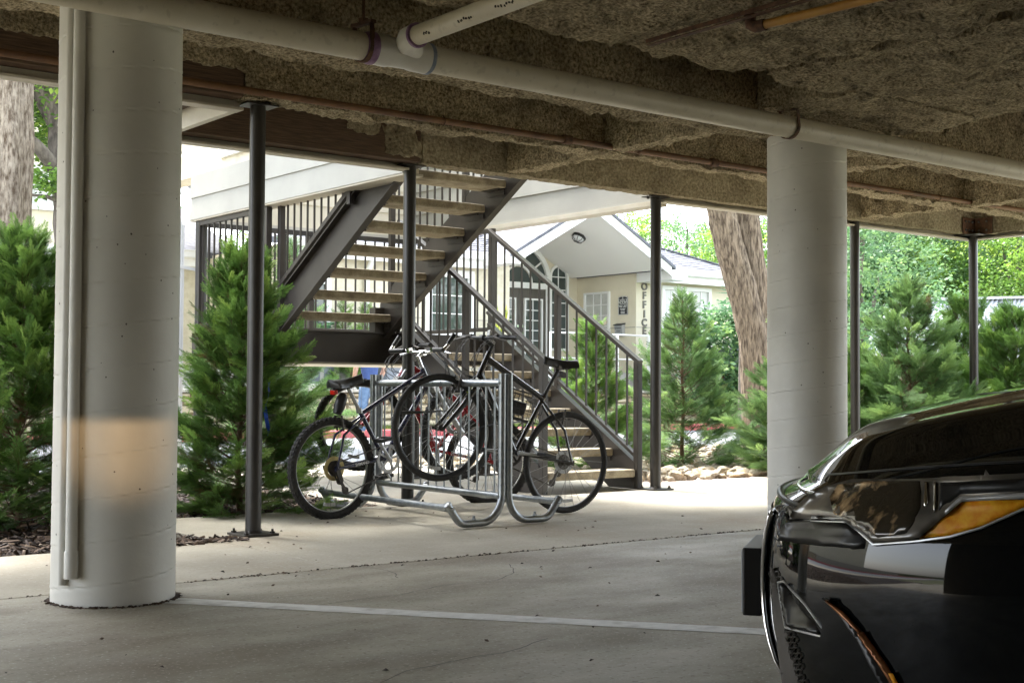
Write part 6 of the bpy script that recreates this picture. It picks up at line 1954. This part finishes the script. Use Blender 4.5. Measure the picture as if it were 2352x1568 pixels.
N_ = [((0, 0, .93), .125), ((0, 0, 1.05), .12), ((.0, .01, 1.22), .135), ((0, .01, 1.38), .12), ((0, .01, 1.48), .06), ((.02, .02, 1.56), .05), ((.03, .02, 1.64), .085), ((.03, .02, 1.72), .075),
      ((0, .19, 1.42), .055), ((-.02, .25, 1.18), .045), ((.12, .24, .98), .035), ((.19, .22, .93), .028),
      ((0, -.19, 1.42), .055), ((-.02, -.25, 1.18), .045), ((.14, -.22, 1.0), .035), ((.21, -.19, .97), .028),
      ((0, .095, .84), .09), ((.03, .11, .50), .062), ((0, .12, .10), .045), ((.10, .13, .035), .04), ((.18, .14, .03), .03),
      ((0, -.095, .84), .09), ((-.02, -.11, .50), .062), ((-.06, -.12, .10), .045), ((.04, -.13, .035), .04), ((.12, -.14, .03), .03)]
E_ = [(0, 1), (1, 2), (2, 3), (3, 4), (4, 5), (5, 6), (6, 7), (3, 8), (8, 9), (9, 10), (10, 11), (3, 12), (12, 13), (13, 14), (14, 15), (0, 16), (16, 17), (17, 18), (18, 19), (19, 20), (0, 21), (21, 22), (22, 23), (23, 24), (24, 25)]
skin('body', N_, E_, MT['skin'], pr)
for s, hx_ in ((1, (.19, .22, .93)), (-1, (.21, -.19, .97))):
    for k in range(5):
        b0_ = Vector(hx_) + Vector((.01, (k - 2) * .013, 0)); d_ = Vector((.5, (k - 2) * .12, -.5 - .05 * k)).normalized() if k else Vector((.2, -s * .8, -.1)).normalized()
        L = (.05, .06, .068, .062, .05)[k]
        skin('finger', [(tuple(b0_), .010), (tuple(b0_ + d_ * L * .5), .009), (tuple(b0_ + d_ * L + Vector((0, 0, -.012))), .007)], [(0, 1), (1, 2)], MT['skin'], pr, sub=1)
skin('shirt', [((0, 0, .90), .150), ((0, 0, 1.05), .142), ((0, .01, 1.22), .155), ((0, .01, 1.38), .142), ((0, .01, 1.465), .075), ((0, .185, 1.42), .082), ((-.015, .235, 1.25), .072), ((0, -.185, 1.42), .082), ((-.015, -.235, 1.25), .072)],
     [(0, 1), (1, 2), (2, 3), (3, 4), (3, 5), (5, 6), (3, 7), (7, 8)], MT['shirt'], pr)
skin('jeans', [((0, 0, .95), .135), ((0, 0, .88), .14), ((0, .095, .80), .108), ((.03, .11, .50), .082), ((0, .12, .12), .070), ((0, -.095, .80), .108), ((-.02, -.11, .50), .082), ((-.06, -.12, .12), .070)],
     [(0, 1), (1, 2), (2, 3), (3, 4), (1, 5), (5, 6), (6, 7)], MT['jeans'], pr)
MB().lathe([(.0, .0), (.06, .0), (.098, -.035), (.10, -.08), (.085, -.13), (.06, -.14)], 16, c=(.01, .02, 1.81)).build('hair', MT['hair'], pr, smooth=True)
for s, fx in ((1, 0), (-1, -.06)):
    MB().tube([(fx - .07, s * .125, .04), (fx, s * .125, .05), (fx + .10, s * .135, .04), (fx + .20, s * .145, .03)], [.035, .052, .047, .034], 12).build('shoe', MT['leather'], pr, smooth=True)
MB().lathe([(.006, 0), (.008, .012), (0, .018)], 8, c=(.115, .0, 1.69)).build('eye', MT['black'], pr); MB().lathe([(.006, 0), (.008, .012), (0, .018)], 8, c=(.115, .045, 1.69)).build('eye', MT['black'], pr)
MB().bar((.10, .02, 1.69), (.135, .02, 1.65), .018, .02).build('nose', MT['skin'], pr, bevel=.004)
MB().bar((.10, .0, 1.615), (.10, .045, 1.615), .02, .008).build('mouth', MT['redlens'] if False else MT['skin'], pr)
# ================================================================== black car nosing in from the right
CO = Vector((2.528, 2.226, 0)); CAZ = math.atan2(.812, -.584)
car = empty('car', CO, CAZ, 'glossy black car with amber side lamp parked nose in at the right edge', 'car')
ca_, sa_ = math.cos(CAZ), math.sin(CAZ)
def to_car(p): d = Vector(p) - CO; return Vector((d.x * ca_ + d.y * sa_, -d.x * sa_ + d.y * ca_, d.z))
def curve(pts, n):
    pts = np.array(pts, float)
    d = np.r_[0, np.cumsum(np.linalg.norm(np.diff(pts, axis=0), axis=1))]
    t = np.linspace(0, d[-1], n)
    # catmull-rom through the points
    out = []
    for v in t:
        i = min(len(d) - 2, max(0, np.searchsorted(d, v) - 1)); u = (v - d[i]) / (d[i + 1] - d[i])
        p0, p1, p2, p3 = pts[max(0, i - 1)], pts[i], pts[i + 1], pts[min(len(pts) - 1, i + 2)]
        out.append(.5 * ((2 * p1) + (-p0 + p2) * u + (2 * p0 - 5 * p1 + 4 * p2 - p3) * u * u + (-p0 + 3 * p1 - 3 * p2 + p3) * u ** 3))
    return np.array(out)
def sm(x, xs, ys):
    return np.interp(x, xs, ys)
plan = curve([(-.016, 0), (-.026, .15), (-.048, .32), (-.088, .48), (-.15, .61), (-.235, .715), (-.345, .80), (-.48, .86), (-.66, .892), (-1.0, .905), (-1.6, .91), (-2.6, .91), (-3.5, .90), (-4.1, .86), (-4.4, .74), (-4.52, .5), (-4.56, 0)], 200)
def profile(x, y):
    """points down the body side at a plan position: list of (inward offset, z)"""
    f = min(1, abs(y) / .9)
    flank = min(1, max(0, (-x - .1) / .5))
    k = 1 - .55 * flank
    ze = .645 + .035 * f + sm(-x, [0, .12, .3, .6, 1.0, 1.5, 3.5, 4.5], [0, .0, .015, .055, .10, .16, .20, .16])
    base = [(.13, .15), (.07, .185), (.028, .24), (.006, .32), (0, .40), (.0, .47), (.006, .54), (.022, .60)]
    zs = [b[1] for b in base] + [.60 + (ze - .60) * .5, ze - .004]
    off = [b[0] * k for b in base] + [.052 * k + .006 * flank, .095 * k + .03 * flank]
    if flank > .5:
        zs = [z if z < .5 else .5 + (z - .5) for z in zs]
    return list(zip(off, zs)), ze
_k = np.exp(-np.linspace(-2, 2, 11) ** 2); _k /= _k.sum()
for _ in range(2):
    pm_ = np.stack([np.convolve(np.pad(plan[:, 0], 5, mode='edge'), _k, 'valid'), np.convolve(np.pad(plan[:, 1], 5, mode='reflect', reflect_type='odd'), _k, 'valid')], 1)
    plan = pm_
plan[0, 1] = 0; plan[-1, 1] = 0
n = len(plan)
nrm2 = np.gradient(plan, axis=0); nrm2 = np.stack([nrm2[:, 1], -nrm2[:, 0]], 1); nrm2 /= np.linalg.norm(nrm2, axis=1)[:, None]
V, F = [], []
NP = 46
edge = []
rows = []
for i in range(n):
    (x, y), (nx_, ny_) = plan[i], nrm2[i]
    pr_, ze = profile(x, y)
    pr_ = np.array(pr_)
    c = curve(pr_, NP)
    row = []
    for (o_, z) in c:
        px_c, py_c = x - nx_ * o_, y - ny_ * o_
        row.append((px_c, max(0, py_c), z))
    rows.append(row); edge.append(row[-1])
def add_grid(rows, mirror, flip=False):
    b = len(V); m = len(rows[0])
    for r_ in rows:
        for p in r_: V.append((p[0], -p[1] if mirror else p[1], p[2]))
    for i in range(len(rows) - 1):
        for j in range(m - 1):
            q = [b + i * m + j, b + i * m + j + 1, b + (i + 1) * m + j + 1, b + (i + 1) * m + j]
            c = [sum(V[k][a] for k in q) / 4 for a in range(3)]
            if abs(c[1]) > .60 and any((c[0] - wx) ** 2 + (c[2] - .33) ** 2 < .375 ** 2 for wx in (-.93, -3.68)): continue
            F.append(tuple(q if (mirror ^ flip) else q[::-1]))
for mir in (False, True): add_grid(rows, mir)
# top: rows across from the edge to the middle
zc_x = [0.0, .09, .13, .17, .22, .26, .34, .45, .62, .85, 1.15, 1.5, 3.6, 4.3, 4.6]
zc_z = [.60, .643, .672, .708, .752, .778, .808, .835, .872, .906, .94, .965, 1.0, .97, .80]
NT = 34
trow = []
xs_d = np.linspace(0, 4.6, 900); zz_d = np.interp(xs_d, zc_x, zc_z); ker = np.exp(-np.linspace(-2, 2, 17) ** 2); ker /= ker.sum()
zz_d = np.convolve(np.pad(zz_d, 8, mode='edge'), ker, 'valid')
for (x, y, z) in edge:
    zc = max(z, float(np.interp(-x, xs_d, zz_d)))
    r_ = []
    for j in range(NT):
        f = 1 - j / (NT - 1)
        g = f ** 2.8 - .10 * math.exp(-((f - .66) / .10) ** 2) * min(1, max(0, (-x - .12) / .3))
        r_.append((x, y * f, z + (zc - z) * (1 - g)))
    trow.append(r_)
for mir in (False, True): add_grid(trow, mir)
mb_ = MB(); mb_.add(V, F)
me = mb_.mesh('body')
bm = bmesh.new(); bm.from_mesh(me); bmesh.ops.remove_doubles(bm, verts=bm.verts, dist=.0004); bmesh.ops.recalc_face_normals(bm, faces=bm.faces)
for f in bm.faces: f.smooth = True
bm.to_mesh(me)
bvh = BVHTree.FromBMesh(bm)
bm.free()
link('body', me, MT['carpaint'], car)
from mathutils.geometry import delaunay_2d_cdt
camc = to_car(CAMP)
def patch(name, poly, mat, off=.004, th=.006, step=14, parent=car, surf=None):
    """a panel fitted on the body: outline given by where it is seen, laid on the body surface"""
    pts = []
    for i in range(len(poly)):
        a, b = Vector(poly[i]), Vector(poly[(i + 1) % len(poly)])
        k = max(1, int((b - a).length / step))
        for j in range(k): pts.append(a.lerp(b, j / k))
    nb_ = len(pts)
    def inside(p):
        c = False
        for i in range(len(poly)):
            (x1, y1), (x2, y2) = poly[i], poly[(i + 1) % len(poly)]
            if (y1 > p[1]) != (y2 > p[1]) and p[0] < (x2 - x1) * (p[1] - y1) / (y2 - y1) + x1: c = not c
        return c
    xs = [p[0] for p in poly]; ys = [p[1] for p in poly]
    y = min(ys) + step / 2
    while y < max(ys):
        x = min(xs) + step / 2
        while x < max(xs):
            if inside((x, y)) and min((Vector((x, y)) - p).length for p in pts[:nb_]) > step * .5: pts.append(Vector((x, y)))
            x += step
        y += step
    vs, es, fs, *_ = delaunay_2d_cdt([Vector(p) for p in pts], [(i, (i + 1) % nb_) for i in range(nb_)], [], 1, 1e-4)
    out, T_, Dv = [], [], []
    for v in vs:
        d = ray(v.x, v.y); dc = Vector((d.x * ca_ + d.y * sa_, -d.x * sa_ + d.y * ca_, d.z)).normalized()
        h = (None,)
        if surf is not None:
            h = surf.ray_cast(camc, dc)
        if h[0] is None: h = bvh.ray_cast(camc, dc)
        if h[0] is None:
            h = bvh.find_nearest(camc + dc * 3.0)
            if h[0] is None: h = (camc + dc * 3, -dc, 0, 0)
        T_.append((h[0] - camc).length); Dv.append(dc)
    nbr_ = [set() for _ in vs]
    for f in fs:
        for i in range(len(f)): nbr_[f[i]].add(f[(i + 1) % len(f)]); nbr_[f[(i + 1) % len(f)]].add(f[i])
    T0 = list(T_)
    for it in range(26 if surf is None else 2):
        T_ = [(T_[i] + sum(T_[k] for k in nbr_[i]) / len(nbr_[i])) / 2 if nbr_[i] else T_[i] for i in range(len(vs))]
    dl_ = max(0, max(T_[i] - T0[i] for i in range(len(vs))))
    dl_ = min(dl_, .02) if surf is None else 0
    out = [camc + Dv[i] * (T_[i] - dl_ - off * 1.3) for i in range(len(vs))]
    th = th + dl_
    m = MB(); m.add(out, [tuple(f) for f in fs])
    me = m.mesh(name)
    bm = bmesh.new(); bm.from_mesh(me)
    for f in bm.faces:
        if f.normal.dot(camc - f.calc_center_median()) < 0: f.normal_flip()
        f.smooth = True
    bm.to_mesh(me); bm.free()
    o = link(name, me, mat, parent)
    s = o.modifiers.new('thickness', 'SOLIDIFY'); s.thickness = th + off; s.offset = -1
    return o
lens_poly = [(1812, 1190), (1822, 1168), (1848, 1143), (1892, 1117), (1957, 1099), (2094, 1099), (2230, 1092), (2352, 1086), (2430, 1084), (2430, 1142), (2352, 1145), (2208, 1152), (2109, 1237), (2006, 1246), (1977, 1219), (1938, 1195), (1870, 1192)]
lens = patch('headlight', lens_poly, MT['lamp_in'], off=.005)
_bm = bmesh.new(); _bm.from_mesh(lens.data); LB = BVHTree.FromBMesh(_bm); _bm.free()
patch('painted_lens_highlight', [(1862, 1190), (1938, 1187), (1985, 1210), (2014, 1241), (2004, 1246), (1975, 1222), (1936, 1196)], MT['silver'], off=.002, step=8, surf=LB)  # silver sliver painted in place of a reflection on the lens
patch('amber_lens', [(2111, 1236), (2160, 1193), (2208, 1153), (2240, 1149), (2352, 1146), (2430, 1144), (2430, 1150), (2352, 1164), (2250, 1208), (2180, 1228)], MT['amber'], off=.0035, surf=LB)
patch('lamp_divider', [(2124, 1106), (2129, 1106), (2131, 1150), (2127, 1165), (2122, 1160)], MT['chrome'], off=.005, step=8, surf=LB)
patch('lamp_divider', [(2145, 1106), (2149, 1106), (2149, 1160), (2144, 1176)], MT['chrome'], off=.005, step=8, surf=LB)
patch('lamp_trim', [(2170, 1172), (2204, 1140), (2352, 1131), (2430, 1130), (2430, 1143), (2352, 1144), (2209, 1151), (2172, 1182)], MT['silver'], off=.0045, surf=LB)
patch('lamp_inner_patch', [(1925, 1112), (1990, 1104), (2112, 1104), (2120, 1150), (2112, 1195), (2085, 1225), (2015, 1234), (1990, 1212), (1955, 1190), (1915, 1180), (1905, 1140)], MT['painted_lamp_reflection'], off=.002, surf=LB)  # warm reflections of the lamp interior, painted into the patch colour
patch('lamp_inner_patch', [(2160, 1108), (2350, 1098), (2430, 1096), (2430, 1124), (2350, 1126), (2205, 1134), (2168, 1166), (2156, 1172)], MT['carplastic'], off=.002, surf=LB)
patch('bumper_ledge', [(1786, 1240), (1798, 1206), (1812, 1196), (1938, 1200), (1974, 1223), (2002, 1250), (1976, 1258), (1860, 1250)], MT['carplastic'], off=.004)
patch('fog_pocket_inner', [(1790, 1340), (1801, 1338), (1890, 1450), (1878, 1455), (1804, 1434)], MT['carplastic'], off=.002, step=8)
patch('side_slot', [(1888, 1375), (1935, 1402), (1985, 1452), (2035, 1520), (2085, 1610), (2045, 1610), (1998, 1530), (1966, 1465), (1925, 1410)], MT['carplastic'], off=.003, step=10)
patch('side_slot_chrome', [(1968, 1452), (1984, 1450), (2040, 1530), (2070, 1590), (2058, 1590), (2020, 1530), (1974, 1466)], MT['copper'], off=.006, step=8)
patch('side_slot_edge', [(1893, 1378), (1935, 1403), (1980, 1450), (1972, 1454), (1928, 1412)], MT['copper'], off=.006, step=8)
patch('side_slot_lamp', [(2040, 1545), (2050, 1545), (2080, 1600), (2066, 1600)], MT['amber'], off=.009, step=8)
# grille with honeycomb mesh, centre of the nose
def nose_x(y, z):
    h = bvh.ray_cast(Vector((1.0, y, z)), Vector((-1, 0, 0)))
    return h[0].x if h[0] else 0.0
gm = MB(); q = .024
bk2 = MB()
W_ = lambda z: .24 + .06 * abs(z - .40) / .2
rowsz = np.arange(.19, .565, q * .866)
for ri, z in enumerate(rowsz):
    y = -W_(z) + (q / 2 if ri % 2 else 0)
    while y < W_(z):
        x = nose_x(y, z)
        ring = [(x + .010, y + q * .55 * math.cos(a), z + q * .55 * math.sin(a)) for a in np.linspace(R(30), R(390), 7)[:-1]]
        gm.tube(ring, .0028, 4, closed=True)
        y += q
ZZ = np.linspace(.175, .58, 12); YY = np.linspace(-1, 1, 15)
pts = [(nose_x(y * W_(z), z) + .004, y * W_(z), z) for z in ZZ for y in YY]
mm = MB(); mm.add(pts, [(i * 15 + j, i * 15 + j + 1, (i + 1) * 15 + j + 1, (i + 1) * 15 + j) for i in range(11) for j in range(14)])
mm.build('grille_back', MT['carplastic'], car, smooth=True)
fr_ = [(nose_x(s * W_(z), z) + .010, s * W_(z), z) for s, zs in ((1, ZZ), (-1, ZZ[::-1])) for z in zs]
MB().tube(fr_, .006, 10, closed=True).build('grille_surround', MT['chrome'], car, smooth=True)
# upper slot between bonnet and bumper
us_ = [(nose_x(y, .615) + .003, y, .615) for y in np.linspace(-.50, .50, 24)]
MB().tube(us_, [.003 + .006 * math.sin(math.pi * i / 23) ** .5 for i in range(24)], 10).build('upper_grille', MT['carplastic'], car, smooth=True)
us_ = [(nose_x(y, .640) + .004, y, .640) for y in np.linspace(-.5, .5, 24)]
MB().tube(us_, .0045, 8).build('bonnet_edge_strip', MT['chrome'], car, smooth=True)
def seam(name, poly, r_, mat, off=.003, close=True, step=12):
    P_l = []
    m_ = len(poly)
    for i in range(m_ if close else m_ - 1):
        a, b = Vector(poly[i]), Vector(poly[(i + 1) % m_]); k = max(1, int((b - a).length / step))
        for j in range(k): P_l.append(a.lerp(b, j / k))
    if not close: P_l.append(Vector(poly[-1]))
    D_ = []; T__ = []
    for p in P_l:
        d = ray(p.x, p.y); dc = Vector((d.x * ca_ + d.y * sa_, -d.x * sa_ + d.y * ca_, d.z)).normalized(); h = bvh.ray_cast(camc, dc)
        D_.append(dc); T__.append((h[0] - camc).length if h[0] is not None else (T__[-1] if T__ else 3.0))
    for it in range(4):
        T__ = [(T__[i - 1] + 2 * T__[i] + T__[(i + 1) % len(T__)]) / 4 if close or 0 < i < len(T__) - 1 else T__[i] for i in range(len(T__))]
    return MB().tube([camc + D_[i] * (T__[i] - off) for i in range(len(T__))], r_, 6, closed=close).build(name, MT[mat], car, smooth=True)
seam('fog_pocket_rim', [(1787, 1337), (1800, 1334), (1850, 1388), (1894, 1448), (1884, 1460), (1804, 1440)], .0028, 'silver')
seam('headlight_seam', [(1812, 1193), (1870, 1197), (1938, 1199), (1976, 1223), (2006, 1250), (2109, 1242), (2182, 1232), (2252, 1212), (2352, 1168), (2430, 1150)], .0026, 'silver', off=.006, close=False)
seam('bonnet_seam', [(1835, 1102), (1880, 1092), (1957, 1086), (2104, 1074), (2230, 1066), (2352, 1060), (2430, 1058)], .003, 'carplastic', off=.002, close=False)
# mesh wing of the lower grille beside the centre frame
mp = [(1768, 1300), (1784, 1312), (1800, 1345), (1822, 1430), (1850, 1540), (1866, 1640), (1806, 1640), (1792, 1540), (1778, 1430)]
patch('grille_back', mp, MT['pit'], off=.002, step=10)
def on_body(px, py, off):
    d = ray(px, py); dc = Vector((d.x * ca_ + d.y * sa_, -d.x * sa_ + d.y * ca_, d.z)).normalized()
    h = bvh.ray_cast(camc, dc)
    return None if h[0] is None else h[0] - dc * off
hm_ = MB(); row = 0; yy_ = 1318
while yy_ < 1640:
    lo_x = 1770 + (yy_ - 1300) * .115; hi_x = 1786 + (yy_ - 1300) * .245
    xx_ = lo_x + (6 if row % 2 else 0)
    while xx_ < hi_x:
        rg_ = [on_body(xx_ + 5.4 * math.cos(a), yy_ + 7.4 * math.sin(a), .008) for a in np.linspace(0, 2 * math.pi, 7)[:-1]]
        if all(r is not None for r in rg_): hm_.tube(rg_, .0016, 4, closed=True)
        xx_ += 12
    yy_ += 12.5; row += 1
hm_.build('grille_mesh', MT['darkmetal'], car)
# number plate holder
MB().box2((-.015, -.152, .322), (.030, .152, .482)).build('plate_holder', MT['carplastic'], car, bevel=.004)
MB().box2((.0305, -.146, .33), (.033, .146, .474)).build('number_plate', MT['reflector'], car)
# bonnet shut line
bl = []
for x in np.linspace(-.22, -1.22, 26):
    y = float(np.interp(-x, [.22, .4, .7, 1.22], [.60, .70, .75, .74]))
    h = bvh.ray_cast(Vector((x, y, 2)), Vector((0, 0, -1)))
    if h[0]: bl.append(h[0] + Vector((0, 0, .0005)))
MB().tube(bl, .0028, 5).build('bonnet_seam', MT['carplastic'], car)
# cabin, wheels
gh = MB()
base = [(-1.18, .70, .955), (-4.0, .66, .985)]
def ring(x, z, w): return [(x, -w, z), (x, w, z)]
a_, b_, c_, d_ = (-1.15, .93, .70), (-1.95, 1.40, .54), (-3.2, 1.42, .53), (-4.05, .98, .62)
secs = [a_, b_, c_, d_]
gh.add([(s[0], w * s[2], s[1]) for s in secs for w in (-1, 1)], [(0, 1, 3, 2), (4, 5, 7, 6), (0, 2, 4, 6), (1, 7, 5, 3)])
gh.build('windows', MT['carglass'], car)
rf = MB(); rf.add([(b_[0] + .02, -.54, 1.395), (b_[0] + .02, .54, 1.395), (-2.6, -.55, 1.45), (-2.6, .55, 1.45), (c_[0] - .02, -.53, 1.415), (c_[0] - .02, .53, 1.415)], [(0, 1, 3, 2), (2, 3, 5, 4)])
o = rf.build('roof', MT['carpaint'], car); m = o.modifiers.new('t', 'SOLIDIFY'); m.thickness = .03
for s in (-1, 1):
    pl = MB()
    for p, q_ in (((-1.15, .93, .71), (-1.95, 1.41, .55)), ((-1.95, 1.41, .55), (-3.2, 1.43, .54)), ((-3.2, 1.43, .54), (-4.05, .98, .63)), ((-2.6, .97, .76), (-2.62, 1.44, .56))):
        pl.bar((p[0], s * p[2], p[1]), (q_[0], s * q_[2], q_[1]), .05, .04)
    pl.build('pillars', MT['carpaint'], car)
    MB().lathe([(0, -.08), (.06, -.05), (.07, .0), (.04, .05), (0, .06)], 14, c=(-1.45, s * .98, 1.0), axis='Y').build('door_mirror', MT['carpaint'], car, smooth=True)
    for wx in (-.93, -3.68):
        wh = MB().lathe([(.20, -.10), (.30, -.105), (.325, -.085), (.33, 0), (.325, .085), (.30, .105), (.20, .10)], 40, c=(wx, s * .79, .33), axis='Y').build('wheel', MT['rubber'], car, smooth=True)
        rm = MB().lathe([(.215, .09 * s), (.20, .06 * s), (.05, .05 * s), (.0, .055 * s)], 30, c=(wx, s * .79, .33), axis='Y')
        for k in range(10):
            rot = Matrix.Rotation(2 * math.pi * k / 10, 3, 'Y'); rm.box(Vector((wx, s * (.79 + .075), .33)) + rot @ Vector((.12, 0, 0)), (.19, .02, .028), rot)
        rm.build('rim', MT['rim'], wh, smooth=True)
        MB().lathe([(.372, -.16), (.372, .05)], 36, c=(wx, s * .80, .33), axis='Y').box((wx, s * .60, .36), (.74, .02, .6)).build('wheel_arch_liner', MT['carplastic'], car)

# ================================================================== lit headlamp behind the viewer: its low beam falls on the near column
hl = Vector((0.05, -1.35, .70))
tgt = Vector((C1[0], C1[1], .56))
d_ = (tgt - hl); az = math.atan2(d_.y, d_.x)
hp = empty('headlamp', hl, az, 'lit low beam headlamp standing behind the viewer, out of frame', 'lamp')
MB().box((-.10, 0, -.05), (.02, .26, .30)).box((.06, 0, .004), (.32, .30, .006)).box((.0, .14, -.06), (.2, .01, .14)).box((.0, -.14, -.06), (.2, .01, .14)).box((-.0, 0, -.16), (.2, .28, .02)).build('housing', MT['carplastic'], hp)
MB().lathe([(.0, -.09), (.06, -.085), (.09, -.05), (.10, -.01)], 24, axis='X').build('reflector_bowl', MT['chrome'], hp, smooth=True)
MB().box((-.06, 0, -.4), (.04, .04, .5)).build('stand', MT['carplastic'], hp)
ld = bpy.data.lights.new('headlamp_bulb', 'SPOT'); ld.energy = 130; ld.color = (1.0, .66, .36); ld.spot_size = R(6.8); ld.spot_blend = 1.0; ld.shadow_soft_size = .0012
lo = bpy.data.objects.new('headlamp_bulb', ld); COL.objects.link(lo)
lo.location = hl + Vector((0, 0, .0005)); aim = Vector((C1[0] - .02, C1[1] - .2, .735))
lo.rotation_euler = (aim - lo.location).to_track_quat('-Z', 'Y').to_euler()
